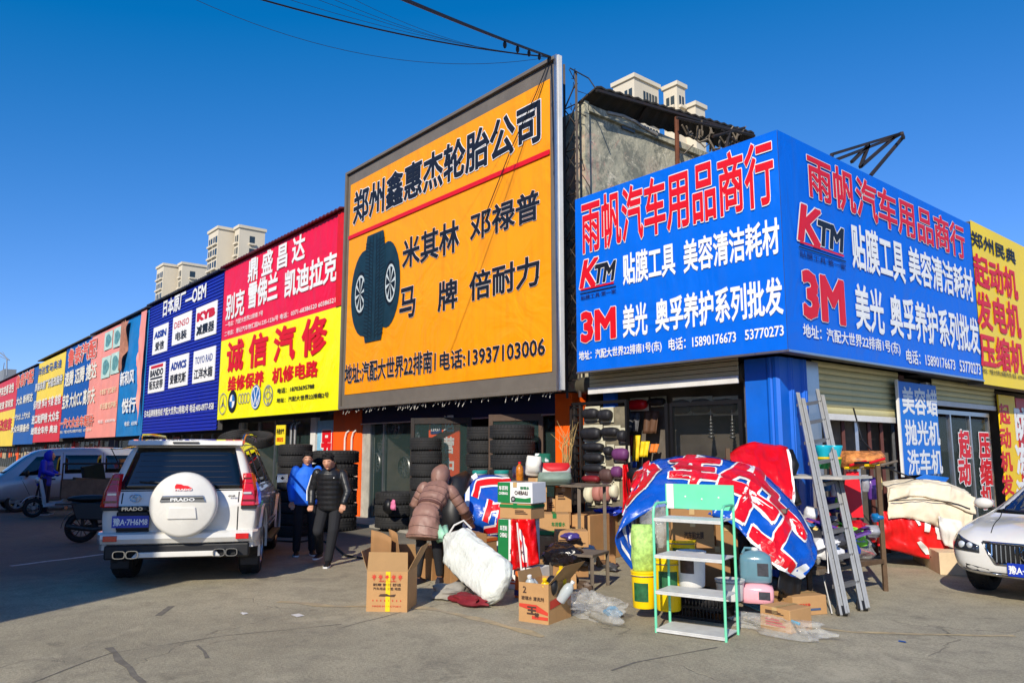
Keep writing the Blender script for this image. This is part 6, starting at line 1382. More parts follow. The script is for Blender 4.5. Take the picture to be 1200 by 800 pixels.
def open_carton(p0, p1, h, dep, label, flaps, m=None):
    w = (p1 - p0).length; rz = atan2(p1.y - p0.y, p1.x - p0.x); t = thing('open_cardboard_box', label, 'box', (p0.x, p0.y, 0), rz); th = .006
    for a, b in (((0, 0, 0), (w, th, h)), ((0, dep - th, 0), (w, dep, h)), ((0, th + .001, 0), (th, dep - th - .001, h)), ((w - th, th + .001, 0), (w, dep - th - .001, h)), ((th, th, .002), (w - th, dep - th, .01))):
        g = MB(); g.box(a, b); g.build('carton_side', m or M_card1, t)
    for side, ang, ln in flaps:        # hinge on that rim, angle from straight up, outward positive
        c, s_ = cos(ang), sin(ang); g = MB()
        if side == 'f': P = [(0, 0, h), (w, 0, h), (w * .98, -s_ * ln, h + c * ln), (w * .02, -s_ * ln, h + c * ln)]; o = Vector((0, .005, 0))
        elif side == 'b': P = [(0, dep, h), (w, dep, h), (w * .98, dep + s_ * ln, h + c * ln), (w * .02, dep + s_ * ln, h + c * ln)]; o = Vector((0, -.005, 0))
        elif side == 'l': P = [(0, 0, h), (0, dep, h), (-s_ * ln, dep * .97, h + c * ln), (-s_ * ln, dep * .03, h + c * ln)]; o = Vector((.005, 0, 0))
        else: P = [(w, 0, h), (w, dep, h), (w + s_ * ln, dep * .97, h + c * ln), (w + s_ * ln, dep * .03, h + c * ln)]; o = Vector((-.005, 0, 0))
        P = [Vector(p) for p in P]; g.hexa(P + [p + o for p in P]); g.build('flap', M_cardi, t)
    return t, w
def mound(fn, nu, nv, m, name, label=None, cat=None, solid=.012, parent=None, group=None):
    g = MB(); g.grid(fn, nu, nv); o = g.build(name, m, parent, smooth='all', solid=solid)
    if label: one(o, label, cat, group)
    return o
def nz(a, b, c=0.0): return noise.noise(Vector((a, b, c)))
def lump(c, r, m, name, label, cat, jit=.35, seed=0, n=22, k=14, fold=.0, parent=None, group=None):
    """crumpled bag: ellipsoid with creased surface, flattened on the ground"""
    g = MB(); c = Vector(c); R = []
    for i in range(k + 1):
        t = pi * i / k; t = min(max(t, .06), pi - .06); ring = []
        for j in range(n):
            a = 2 * pi * j / n; d = Vector((sin(t) * cos(a), sin(t) * sin(a), -cos(t))); q = 1 + jit * noise.noise(d * 1.6 + Vector((seed, 0, 0))) + jit * .45 * abs(noise.noise(d * 4.2 + Vector((0, seed, 0)))) - fold * abs(noise.noise(d * 8 + Vector((seed, seed, 0))))
            p = Vector((d.x * r[0], d.y * r[1], d.z * r[2])) * q; p.z = max(p.z, -r[2] * .82); ring.append(c + p)
        R.append(ring)
    g.rings(R); o = g.build(name, m, parent, smooth=True, ang=45)
    if label: one(o, label, cat, group)
    return o
# ---- tall open carton at the front left, with maple leaf print
A, B = gp(429, 716), gp(477, 717); t, w = open_carton(A, B, Zat(A.x, A.y, 669), .46, 'tall open cardboard box with a yellow tape stripe, standing alone at the front left', (('f', -.12, .20), ('l', .35, .22), ('r', .5, .30), ('b', -.35, .26)))
hh = Zat(A.x, A.y, 669); F = frame_from((0, -.001, 0), (1, 0, 0), (0, 0, 1), (0, -1, 0))
g = MB(); g.box((w * .47, -.006, .005), (w * .58, -.002, hh)); g.build('tape', M_ytape, t)
g = MB()
for i in range(5):
    cx = w * (.18 + .16 * i); cz = hh * .87; pts = []
    for k in range(14): a = 2 * pi * k / 14; r = .030 if k % 2 == 0 else .014; pts.append((cx + r * cos(a + pi / 2), -.007, cz + r * sin(a + pi / 2)))
    g.poly(pts); g.box((cx - .003, -.007, cz - .04), (cx + .003, -.0065, cz - .02))
g.build('maple_leaf_print', M_inkr, t)
for s_, r_, mm in (('MAPLE CROWN', (.3, .72, .74, .78), M_inkr), ('耐磨 静音 舒适', (.16, .84, .64, .71), M_ink), ('汽车用品 坐垫 地垫', (.16, .84, .54, .61), M_ink), ('· · · · · · · ·', (.15, .85, .26, .30), M_inkr), ('MADE IN FACTORY', (.15, .85, .12, .16), M_inkr)): text(t, s_, (r_[0] * w, r_[1] * w, r_[2] * hh, r_[3] * hh), F, mm, .015, lift=.005, name='print')
g = MB(); g.prism([(.30 * w, .39 * hh), (.34 * w, .44 * hh), (.5 * w, .45 * hh), (.56 * w, .42 * hh), (.72 * w, .44 * hh), (.68 * w, .38 * hh)], .003, .006, lambda a, b, h: (a, -h - .002, b)); g.build('car_print', M_ink, t)
for i, (dx, dy, rz_, lab) in enumerate(((.10, .16, .3, 'torn cardboard piece sticking up at the back of the tall open box'), (.30, .2, -.5, 'larger bent cardboard piece leaning out of the tall open box'))):
    u = (B - A).normalized(); q = A + u * dx + Vector((-u.y, u.x, 0)) * dy
    g = MB(); g.grid(lambda a, b: (-.12 + .24 * a, .04 * sin(3 * a) * b, .52 * b - .06 * a * b), 6, 6); o = g.build('cardboard_piece', M_card2, None, smooth='all', solid=.006); o.location = (q.x, q.y, .32); o.rotation_euler = (.2, .1, rz_ + .3); one(o, lab, 'cardboard')
# ---- cartons by the woman
carton(gp(511, 678), gp(528, 686), .62, .5, 'tall cardboard box with CE mark standing right of the bending woman', print_=(('CE', (.5, .9, .78, .88), M_ink), ('90', (.4, .7, .5, .6), M_ink)), m=M_card2)
carton(gp(529, 672), gp(560, 676), .50, .42, 'cardboard box with an orange top band behind the white woven sack', front_band=(.90, .99, mat('orange_band', (216, 104, 40), .5)), print_=(('CHI', (.5, .92, .35, .5), M_ink), ('=', (.1, .4, .6, .8), M_ink)))
carton(gp(487, 676), gp(506, 680), .42, .4, 'low cardboard box half hidden behind the legs of the bending woman', m=M_card2)
# ---- white woven sack leaning to the right
SK = thing('woven_sack', 'big white woven plastic sack tied at the neck, leaning over to the left', 'sack')
base = gp(588, 712); tip = Dp(527, 655, (gp(545, 690).x * FX + gp(545, 690).y * FY)); ax_ = tip - base; L_ = ax_.length; ax_.normalize(); sd_ = Vector((RX, RY, 0)).cross(ax_).normalized(); dn = ax_.cross(sd_).normalized()
up_ = Vector((0, 0, 1)); 
g = MB(); R = []
lat_ = (dn if abs(dn.z) < .9 else sd_)
vw = Vector((FX, FY, 0)); lt = ax_.cross(vw).normalized(); dp_ = lt.cross(ax_).normalized()
for i in range(55):
    t = i / 54; wv = .285 * (1 - .06 * t) * (min(1, (t + .03) * 9) ** .5) * (1 if t < .78 else max(.14, 1 - ((t - .78) / .22) ** .8 * .8)); dv = wv * .46
    c = base + Vector((0, 0, .22)) + ax_ * (L_ * (t * 1.12 - .02)); ring = []
    for j in range(48):
        a = 2 * pi * j / 48; k = (abs(cos(a)) ** 4 + abs(sin(a)) ** 4) ** -.18 * (.93 + .12 * nz(cos(a) * 1.8, t * 4, sin(a) * 1.8) - .10 * abs(nz(cos(a) * 5, t * 9, sin(a) * 5)) ** .7 + (.12 * sin(a * 7) * max(0, (t - .7)) / .3))
        p = c + lt * (wv * k * cos(a)) + dp_ * (dv * k * sin(a)); p.z = max(p.z, .006); ring.append(p)
    R.append(ring)
g.rings(R); g.build('sack_body', mat('white_woven_plastic', (222, 224, 216), .55, var=.1, scale=5, bump=1.0, bscale=16, dirt=.35, dirt_col=(170, 190, 170)), SK, smooth='all')
e = base + Vector((0, 0, .22)) + ax_ * (L_ * 1.08)
g = MB(); g.rings([[e + ax_ * (.02 + t * .16) + lt * ((.04 + .07 * t) * cos(a) * (1 + .3 * sin(5 * a))) + dp_ * ((.04 + .05 * t) * sin(a)) for a in (2 * pi * k / 16 for k in range(16))] for t in (0, .5, 1)], cap=False); g.build('sack_mouth', mat('pale_green_hem', (150, 200, 170), .5, var=.1), SK, smooth='all', solid=.006)
g = MB(); g.tube([e, e + Vector((.1, .05, .16)), e + Vector((.2, .12, .22)), e + Vector((.26, .2, .12))], .012, 6); g.build('tie_string', M_white, SK)
c = gp(528, 700); lump((c.x, c.y, .07), (.22, .2, .09), mat('grey_sacking', (150, 144, 132), .9, var=.2), 'sack', 'flattened grey sack under the neck of the white woven sack', 'sack', .5, 3)
c = gp(548, 708); lump((c.x, c.y, .05), (.26, .1, .06), mat('maroon_cloth', (120, 18, 28), .7, var=.3), 'cloth', 'crumpled maroon cloth on the ground under the white sack', 'cloth', .6, 5)
# ---- open carton with bottles
A, B = gp(608, 727), gp(643, 732); C_ = gp(673, 722); hb = Zat(A.x, A.y, 681); t, w = open_carton(A, B, hb, (C_ - B).length * .95, 'open cardboard box full of empty bottles with red and black print, front centre', (('r', .75, .26), ('l', .25, .10)))
F = frame_from((0, -.001, 0), (1, 0, 0), (0, 0, 1), (0, -1, 0))
for s_, r_, mm, w_ in (('2', (.15, .26, .74, .9), M_ink, .02), ('玻璃水 清洗剂', (.1, .85, .56, .66), M_ink, .02), ('王', (.3, .6, .22, .40), M_ink, .06), ('牌', (.55, .68, .14, .26), M_ink, .05)): text(t, s_, (r_[0] * w, r_[1] * w, r_[2] * hb, r_[3] * hb), F, mm, w_, lift=.006, name='print')
g = MB(); g.prism([(.02 * w, .38 * hb), (.98 * w, .22 * hb), (.98 * w, .30 * hb), (.6 * w, .46 * hb), (.02 * w, .46 * hb)], .002, .004, lambda a, b, h: (a, -h, b)); g.box((.45 * w, -.005, .10 * hb), (.98 * w, -.002, .18 * hb)); g.build('print_band', M_inkr, t)
dd = (C_ - B).length * .95; Sd = frame_from((w + .001, 0, 0), (0, 1, 0), (0, 0, 1), (1, 0, 0))
g = MB(); g.poly([Sd @ Vector(q) for q in ((.02, .14, .003), (dd - .02, .19, .003), (dd - .02, .26, .003), (.02, .22, .003))]); g.build('print_band', M_inkr, t)
u = (B - A).normalized(); v = Vector((-u.y, u.x, 0))
M_byel = mat('yellow_plastic', (238, 196, 10), .3, var=.05); M_bclr = mat('cloudy_plastic', (196, 204, 204), .25, var=.05, alpha=.75)
def bottle(p, r, h, m, cap, label, tilt=(0, 0, 0), name='bottle', group=None):
    t = thing(name, label, 'bottle', tuple(p), 0, group); t.rotation_euler = tilt
    g = MB(); g.lathe([(r * .9, 0), (r, r * .2), (r, h * .62), (r * .8, h * .76), (r * .35, h * .86), (r * .35, h * .92)], 16); g.build('bottle_body', m, t, smooth=True)
    g = MB(); g.lathe([(r * .4, h * .90), (r * .4, h)], 12); g.build('cap', cap, t, smooth=True); return t
for i, (a, b, z, m, cp, l, tl) in enumerate(((.08, .12, .22, M_bclr, M_white, 'cloudy bottle at the left corner of the open bottle box', (.3, .2, 0)), (.18, .30, .26, M_byel, M_black, 'yellow jug with black cap lying across the open bottle box', (0, 1.3, .4)), (.30, .34, .28, M_byel, M_byel, 'tallest yellow bottle standing in the open bottle box', (.1, .1, 0)), (.26, .12, .22, M_byel, M_byel, 'squat yellow bottle in the middle of the bottle box', (.4, .3, 0)), (.16, .14, .22, M_bclr, M_white, 'second cloudy bottle beside the yellow ones', (.2, -.5, 0)), (.36, .2, .20, M_bclr, M_white, 'cloudy bottle near the open flap of the bottle box', (-.4, .5, 0)))):
    bottle(A + u * a + v * b + Vector((0, 0, z)), .055, .24, m, cp, l, tl, group='bottles in the open box')
g = MB(); g.ell(A + u * .33 + v * .10 + Vector((0, 0, .36)), (.07, .05, .10), 12, 8); one(g.build('black_bottle', M_black, smooth='all'), 'black rounded bottle at the rim of the open bottle box', 'bottle')
# ---- column of cartons with green and white prints
o1, o2 = gp(584, 688), gp(628, 693); zt_ = [Zat(o1.x, o1.y, v) for v in (657, 632, 607, 589, 565)]
M_wc = mat('white_carton', (232, 232, 226), .5, var=.04); 
carton(o1, o2, zt_[0] - .05, .35, 'white carton with orange print at the foot of the green and white stack', m=M_wc, z=.0, print_=(('=', (.1, .5, .2, .6), mat('orange_ink', (226, 100, 40), .6)),))
def two_tone(p0, p1, z, h, dep, label, print_side):
    t = carton(p0, p1, h, dep, label, z=z, m=M_wc); w = (Vector(p1) - Vector(p0)).length
    g = MB(); g.box((-.004, -.004, .002), (w * .36, -.0035, h - .002)); g.box((-.005, 0, .002), (-.001, dep, h - .002)); g.build('green_panel', M_green_c, t); return t, w
t, w = two_tone(o1, toward(o1, o2, .42), zt_[0] - .04, zt_[2] - zt_[0] + .035, .32, 'green and white bag-like carton with red foot below the plain carton', 0)
F = frame_from((0, -.006, 0), (1, 0, 0), (0, 0, 1), (0, -1, 0)); text(t, 'CHEBAILI', (.03, w * .32, .34, .39), F, M_white_p, .03, name='print'); text(t, '车百利', (.03, w * .32, .42, .48), F, M_white_p, .03, name='print'); text(t, '玻璃水', (w * .42, w * .9, .14, .20), F, M_ink, .02, name='print')
g = MB(); g.box((-.002, -.007, .0), (w * 1.0, -.005, .055)); g.build('red_band', M_red_p, t)
carton(o1 + Vector((.01, .01, 0)), toward(o1, o2, .47) + Vector((0, .01, 0)), zt_[3] - zt_[2], .34, 'plain carton with green tape second from the top of the green and white stack', z=zt_[2] + .003, tape=M_gtape, front_band=(.72, .92, M_gtape), print_=(('=', (.5, .9, .3, .6), M_ink),))
g = MB()
t, w = two_tone(o1 + Vector((-.01, .0, 0)), toward(o1, o2, .50), zt_[3] + .006, zt_[4] - zt_[3], .34, 'green and white carton on top of the stack, printed with a car', 1)
h_ = zt_[4] - zt_[3]; text(t, '车百利', (.02, w * .3, h_ * .62, h_ * .82), F, M_white_p, .03, name='print'); text(t, 'CHEBAILI', (.02, w * .3, h_ * .4, h_ * .52), F, M_white_p, .03, name='print'); text(t, 'CHEBAILI', (w * .5, w * .88, h_ * .42, h_ * .60), F, M_ink, .02, name='print'); text(t, '玻璃水', (w * .66, w * .92, h_ * .68, h_ * .82), F, M_green_c, .03, name='print')
g = MB(); disc(g, w * .46, h_ * .2, .035, .035, -.010, 16); g.mi = 1; disc(g, w * .46, h_ * .2, .02, .02, -.012, 12); g.mi = 2; g.poly([(w * .38, -.008, h_ * .06), (w * .96, -.008, h_ * .06), (w * .96, -.008, h_ * .30), (w * .8, -.008, h_ * .24), (w * .5, -.008, h_ * .28)]); g.build('car_picture', [M_black_p, M_sil, M_green_c], t)
# red plastic bag hanging down the front, white pole
M_redpl = mat('red_plastic', (214, 14, 18), .25, var=.08, scale=9, bump=.5, bscale=18)
hA = (o1 * .0 + gp(612, 690)); fwd_ = Vector((-FX, -FY, 0))
mound(lambda a, b: Dp(599 + 28 * a + 5 * (1 - b) * a, 668 - 60 * b - 8 * a * (1 - b), hA.x * FX + hA.y * FY - .10 - .05 * sin(a * 9 + b * 2) - .04 * nz(a * 5, b * 5)), 20, 20, M_redpl, 'plastic_bag', 'shiny red plastic bag hanging in front of the green and white stack', 'bag')
g = MB(); k = hA.x * FX + hA.y * FY - .22; g.tube([Dp(606, 612, k), Dp(613, 690, k - .1)], .011, 6); one(g.build('stick', M_white, smooth=True), 'thin white stick leaning on the red plastic bag', 'stick')
carton(gp(566, 668), gp(590, 672), .24, .25, 'small orange and white box left of the green and white stack', m=M_wc, front_band=(.2, .5, mat('orange_band', (216, 104, 40))))
carton(gp(603, 700), gp(616, 702), .30, .2, 'small blue and orange carton beside the white stick', m=mat('orange_band', (216, 104, 40)), front_band=(.1, .3, mat('navy_card', (26, 40, 110))))
# ---- cartons behind, by the display rack
def cs(px0, px1, pyb, pyt, h, dep, label, **kw):
    """carton whose front face fills photo box px0..px1, pyt..pyb at level distance h"""
    a = Dp(px0, pyb, h); b = Dp(px1, pyb + (px1 - px0) * .06, h); zt = Dp(px0, pyt, h).z; return carton(a, b, zt - a.z, dep, label, z=max(a.z, 0.002), **kw)
gg = 'cartons stacked behind the green and white stack'
cs(620, 641, 597, 577, 11.9, .4, 'carton second from the top of the stack left of the display rack', print_=(('=', (.2, .8, .3, .6), M_ink),), group=gg)
cs(619, 641, 577, 560, 11.9, .4, 'topmost carton left of the display rack beside the striped bag', print_=(('=', (.2, .8, .4, .7), M_ink),), group=gg)
cs(620, 641, 660, 598, 11.95, .4, 'tall carton at the bottom of the stack left of the display rack', group=gg, m=M_card2)
cs(651, 670, 600, 571, 12.1, .4, 'carton with dark marks on the right, next to the rack post', print_=(('=', (.15, .6, .5, .8), M_ink),), group=gg)
cs(632, 668, 627, 602, 11.3, .45, 'wide carton with green tape and open lid in front of the rack post', tape=M_gtape, front_band=(.02, .22, M_gtape), print_=(('车用香水', (.4, .85, .42, .62), M_gtape),), group=gg)
cs(632, 654, 655, 628, 11.25, .45, 'carton directly under the green taped one', print_=(('=', (.3, .7, .3, .6), M_ink),), group=gg)
cs(655, 670, 660, 602, 12.1, .4, 'carton pillar under the one with dark marks', group=gg, m=M_card2)
# stool with printed carton and black bag
ST = gp(668, 690); STL = thing('wooden_stool', 'low grey wooden stool under the black bag and printed carton', 'stool', (ST.x, ST.y, 0), .35)
M_oldw = mat('grey_wood', (110, 98, 84), .85, var=.2, scale=8)
g = MB(); g.box((-.28, -.02, .40), (.32, .5, .43)); g.build('seat', M_oldw, STL)
for x in (-.26, .30):
    for y in (.0, .48): g = MB(); g.bar((x, y, 0), (x, y, .399), .035, .035); g.build('leg', M_oldw, STL)
for z in (.12,): g = MB(); g.bar((-.24, 0, z), (.28, 0, z), .03, .03); g.build('stretcher', M_oldw, STL)
cs(651, 690, 641, 622, 10.6, .35, 'low printed carton resting at the back of the stool', print_=(('=', (.1, .9, .2, .5), M_ink),))
M_bpl = mat('black_plastic_bag', (26, 22, 22), .22, var=.2, scale=10, bump=.6, bscale=14)
p_ = Dp(662, 651, 10.0); lump(p_, (.33, .22, .16), M_bpl, 'rubbish_bag', 'shiny black plastic bag slumped on the stool', 'bag', .4, 9, 30, 18, .25)
p_ = Dp(668, 628, 10.6); lump(p_, (.16, .1, .06), mat('violet_plastic', (70, 60, 130), .3, var=.4), 'plastic_bag', 'small violet plastic bag on the printed carton', 'bag', .5, 2)
cs(648, 690, 676, 660, 9.9, .35, 'flat carton lying under the stool', m=M_card2); cs(655, 676, 690, 672, 9.6, .3, 'crumpled small carton at the front foot of the stool')
# tall slim carton with blue film
A, B = gp(692, 660), gp(728, 652); zt1 = Zat(A.x, A.y, 604); t = carton(A, B, zt1, .5, 'tall plain carton topped with blue film beside the display rack', m=M_card1)
c = (A + B) / 2 + Vector((-.15, .28, zt1 + .02)); lump(c, (.24, .2, .07), mat('blue_film', (40, 70, 190), .2, var=.4, scale=14, bump=.5), 'plastic_film', 'crumpled blue film on top of the tall plain carton', 'film', .6, 12, 24, 12, .3)
for a_ in ((646, 660, 712, 690, 9.3, .25, 'small carton wedged between the bottle box and the stool', M_card2), (576, 596, 688, 668, 10.6, .3, 'low carton right behind the base of the white woven sack', M_card1), (700, 722, 668, 655, 11.6, .2, 'flattened carton leaning at the foot of the tall plain carton', M_card2), (560, 578, 676, 655, 11.2, .3, 'carton between the white sack and the covered motorcycle', M_card2), (641, 652, 600, 583, 12.2, .3, 'narrow carton between the two carton stacks', M_card1), (671, 684, 640, 618, 11.9, .3, 'small plain carton against the rack post', M_card1)): cs(a_[0], a_[1], a_[2], a_[3], a_[4], a_[5], a_[6], m=a_[7], print_=(('=', (.2, .8, .3, .7), M_ink),))
for i, (px, py, h, r_, c_, l) in enumerate(((603, 680, 10.2, (.13, .1, .1), (230, 120, 40), 'orange plastic packet at the foot of the white stick'), (623, 684, 9.9, (.12, .1, .09), (60, 90, 170), 'blue plastic packet behind the bottle box'), (690, 650, 11.2, (.14, .1, .12), (196, 200, 196), 'pale plastic packet beside the stool'), (680, 700, 9.7, (.16, .1, .06), (88, 70, 54), 'brown rag under the stool'), (716, 664, 11.2, (.12, .1, .05), (70, 70, 74), 'dark rag by the tall plain carton'), (540, 700, 9.9, (.12, .08, .05), (60, 52, 50), 'dark shoe-like rag under the sack neck'), (588, 640, 11.4, (.16, .1, .08), (220, 220, 214), 'white packet on the orange banded small box'))):
    q = Dp(px, py, h); lump((q.x, q.y, max(q.z, r_[2] * .82)), r_, mat('rag%d' % i, c_, .45, var=.3, scale=12, bump=.5), 'packet' if 'packet' in l else 'rag', l, 'packet' if 'packet' in l else 'rag', .5, 60 + i, 18, 12, .3)
# ---- clear plastic heap
M_clear = mat('clear_plastic', (226, 226, 220), .08, var=.3, scale=14, alpha=.22, bump=.9, bscale=16)
c = gp(692, 722); lump((c.x, c.y, .10), (.42, .26, .13), M_clear, 'plastic_bag', 'heap of clear plastic wrapping on the ground beside the bottle box', 'bag', .7, 21, 34, 20, .35)
c = gp(718, 722); lump((c.x, c.y, .04), (.10, .05, .05), mat('teal_plastic', (20, 120, 160), .3, var=.2), 'plastic_scrap', 'small teal scrap at the end of the clear plastic heap', 'scrap', .5, 4)
c = gp(600, 690); 
# ---- covered motorcycle (banner cloth over it)
M_bancloth = mat('banner_blue_cloth', (20, 84, 186), .3, var=.1, scale=6, bump=1.0, bscale=7)
hM = 11.6
def covS(u, v): 
    x = 541 + 58 * u; y = 632 - 76 * v + 10 * (1 - u) * (1 - v) * 0 + 6 * (u - .5) ** 2 * 4 * v
    return Dp(x + 4 * sin(v * 3), y, hM - .28 * sin(pi * min(1, v * 1.0)) * 1.0 + .55 * v * v + .05 * nz(u * 5, v * 5, 2) + .04 * abs(nz(u * 11, v * 4, 6)))
CM = thing('covered_motorcycle', 'motorcycle wrapped in a blue, white and red banner cloth', 'motorcycle')
mound(covS, 26, 22, M_bancloth, 'banner_cover', parent=CM)
def on_surface(par, S, s, rect, m, w, name, lift, nrm=None):
    vs, F, b = glyph(s, w); u0, u1, v0, v1 = rect; P = []
    bm = bmesh.new(); bv_ = [bm.verts.new(q) for q in vs]
    for f in F:
        try: bm.faces.new([bv_[i] for i in f])
        except ValueError: pass
    bmesh.ops.triangulate(bm, faces=[f for f in bm.faces if len(f.verts) > 4])
    for _ in range(3): bmesh.ops.subdivide_edges(bm, edges=[e for e in bm.edges if e.calc_length() > .06], cuts=1)
    bmesh.ops.triangulate(bm, faces=[f for f in bm.faces if len(f.verts) > 4]); bm.verts.index_update(); vs = [tuple(v.co) for v in bm.verts]; F = [[v.index for v in f.verts] for f in bm.faces]; bm.free()
    for x, y, z in vs:
        u = u0 + (u1 - u0) * (x - b[0]) / (b[1] - b[0]); v = v0 + (v1 - v0) * (y - b[2]) / (b[3] - b[2]); e = .01
        p = Vector(S(u, v)); n = (Vector(S(u + e, v)) - p).cross(Vector(S(u, v + e)) - p).normalized()
        c = Vector((0, 0, EYE)) - p
        if n.dot(c) < 0: n = -n
        P.append(p + n * (lift + z * .5))
    me = bpy.data.meshes.new(name); me.from_pydata([tuple(p) for p in P], [], F); me.materials.append(m); o = bpy.data.objects.new(name, me); COL.objects.link(o); o.parent = par; return o
def band_on(par, S, pts, w, m, name, lift):
    g = MB(); Q = [];
    for (a, b), (c, d) in zip(pts, pts[1:]):
        for i in range(8): Q.append((a + (c - a) * i / 8, b + (d - b) * i / 8))
    Q.append(pts[-1]); L1, L2 = [], []
    for i, (u, v) in enumerate(Q):
        a = Q[max(0, i - 1)]; b = Q[min(len(Q) - 1, i + 1)]; tx, ty = b[0] - a[0], b[1] - a[1]; n = hypot(tx, ty) or 1; ox, oy = -ty / n * w / 2, tx / n * w / 2
        for L_, sg in ((L1, 1), (L2, -1)):
            uu, vv = u + sg * ox, v + sg * oy; p = Vector(S(uu, vv)); e = .01; nn = (Vector(S(uu + e, vv)) - p).cross(Vector(S(uu, vv + e)) - p).normalized()
            if nn.dot(Vector((0, 0, EYE)) - p) < 0: nn = -nn
            L_.append(p + nn * lift)
    g.rings([[a, b] for a, b in zip(L1, L2)], closed=False, cap=False); o = g.build(name, m, par, smooth='all'); return o
for pts in ([(.2, .66), (.3, .86), (.8, .90)], [(.8, .9), (.98, .95)], [(.52, .6), (.42, .28)], [(.5, .48), (.86, .52)], [(.42, .14), (.95, .2)], [(.74, .6), (.70, .2)]):
    band_on(CM, covS, pts, .15, M_white_p, 'white_print', .014); band_on(CM, covS, pts, .09, M_red_p, 'red_print', .020)
band_on(CM, covS, [(.0, .03), (.03, .5), (.10, .93), (.3, 1.0)], .08, M_white_p, 'white_border', .012)
g = MB(); g.tube([Dp(537, 640, 11.7), Dp(531, 600, 11.8), Dp(537, 566, 11.9), Dp(548, 556, 12.0)], [.16, .22, .18, .08], 12); g.build('dark_seat_cover', M_black, CM, smooth='all')
w0_ = gp(548, 650); o = two_wheel(CM, 0, .26, .1, M_rim); o.location = (w0_.x, w0_.y + .2, 0)
w0_ = gp(592, 655); o = two_wheel(CM, 0, .26, .1, M_rim); o.location = (w0_.x, w0_.y + .2, 0)
# shelf board with bags on it
tb = Dp(636, 566, 12.3); TBL = thing('trestle_table', 'trestle table behind the cartons that carries folded bags and jars', 'table', (tb.x, tb.y, 0), 0)
g = MB(); g.box((-1.35, -.1, tb.z - .03), (.95, .55, tb.z)); g.build('tabletop', M_oldw, TBL)
for x in (-1.3, .85):
    for y in (-.05, .5): g = MB(); g.bar((x, y, 0), (x, y, tb.z - .031), .05, .05); g.build('leg', M_oldw, TBL)
for i, (px, l) in enumerate(((562.5, 'squat jar with teal lid, left one on the trestle table'), (588, 'squat jar with teal lid, right one on the trestle table'))):
    q = Dp(px, 560, 12.4); t = thing('jar', l, 'jar', (q.x, q.y, tb.z + .002), 0, 'teal lidded jars'); g = MB(); g.lathe([(.11, 0), (.12, .02), (.12, .13), (.10, .15)], 18); g.build('jar_body', M_bclr, t, smooth=True); g = MB(); g.lathe([(.125, .15), (.125, .19), (.11, .2)], 18); g.build('lid', mat('teal_lid', (30, 140, 130), .35), t, smooth=True)
q = Dp(609, 563, 11.3); bottle((q.x, q.y, q.z), .055, .27, mat('amber_can', (190, 110, 20), .3, var=.5, scale=20), M_red_p, 'amber can with dark print standing on the green and white carton')
def pouch(px0, py0, px1, py1, h, m, label, name='shop_bag', cat='bag', dep=.14, seed=1, tilt=0):
    """soft upright bag filling the photo box"""
    a = Dp(px0, py1, h); b = Dp(px1, py0, h); c = (a + b) / 2; w_ = hypot(b.x - a.x, b.y - a.y) / 2; hh_ = (b.z - a.z) / 2; g = MB(); R = []
    for i in range(13):
        t = i / 12; ww = w_ * (1 - .12 * abs(2 * t - 1) ** 3 + .04 * nz(t * 4, seed)); d_ = dep * (sin(pi * min(max(t, .08), .95)) ** .6)
        ring = []
        for j in range(18):
            q_ = 2 * pi * j / 18; cx, sx = cos(q_), sin(q_); k = 1 + .06 * nz(cx * 2, t * 5, seed); ring.append(Vector((RX, RY, 0)) * (ww * k * (abs(cx) ** .7) * (1 if cx > 0 else -1)) + Vector((-FX, -FY, 0)) * (d_ * k * sx) + Vector((0, 0, -hh_ + 2 * hh_ * t)))
        R.append(ring)
    g.rings(R); o = g.build(name, m, None, smooth='all'); o.location = c; o.rotation_euler = (0, tilt, 0); return one(o, label, cat)
def cloth_mat(nm, col, stripe, sc=16, ang=.5):
    m = mat(nm, col, .55, var=.08); nt = m.node_tree; N = nt.nodes; L = nt.links; b = N['Principled BSDF']; src = b.inputs['Base Color'].links[0].from_socket
    tc = N.new('ShaderNodeTexCoord'); mp = N.new('ShaderNodeMapping'); mp.inputs['Rotation'].default_value = (0, ang, .3); L.new(tc.outputs['Object'], mp.inputs[0])
    wv = N.new('ShaderNodeTexWave'); wv.inputs['Scale'].default_value = sc; wv.inputs['Distortion'].default_value = 2; L.new(mp.outputs[0], wv.inputs['Vector']); r = N.new('ShaderNodeMapRange'); r.inputs[1].default_value = .45; r.inputs[2].default_value = .55; L.new(wv.outputs['Fac'], r.inputs[0])
    x = N.new('ShaderNodeMix'); x.data_type = 'RGBA'; x.inputs[7].default_value = lin(stripe); L.new(r.outputs[0], x.inputs[0]); L.new(src, x.inputs[6]); L.new(x.outputs[2], b.inputs['Base Color']); return m
pouch(616, 534, 634, 557, 12.0, mat('cream_paper_bag', (226, 222, 208), .6, var=.05), 'cream paper bag standing tilted on the trestle table', tilt=.15)
pouch(626, 531, 646, 551, 12.3, cloth_mat('green_white_stripe', (16, 96, 72), (220, 226, 220), 3), 'green and white striped bag behind the cream paper bag', seed=3)
pouch(634, 542, 669, 558, 12.1, cloth_mat('red_white_sack', (226, 224, 218), (200, 30, 36), 1.1, 1.1), 'white sack with a red stripe lying on the trestle table', seed=5)
pouch(630, 553, 670, 568, 11.9, mat('sage_sack', (120, 138, 124), .6, var=.2), 'sage green sack under the red striped white one', seed=7)
pouch(600, 546, 618, 560, 12.1, mat('dark_blue_bag', (40, 46, 70), .5, var=.3), 'dark crumpled bag with white strap beside the amber can', seed=9)
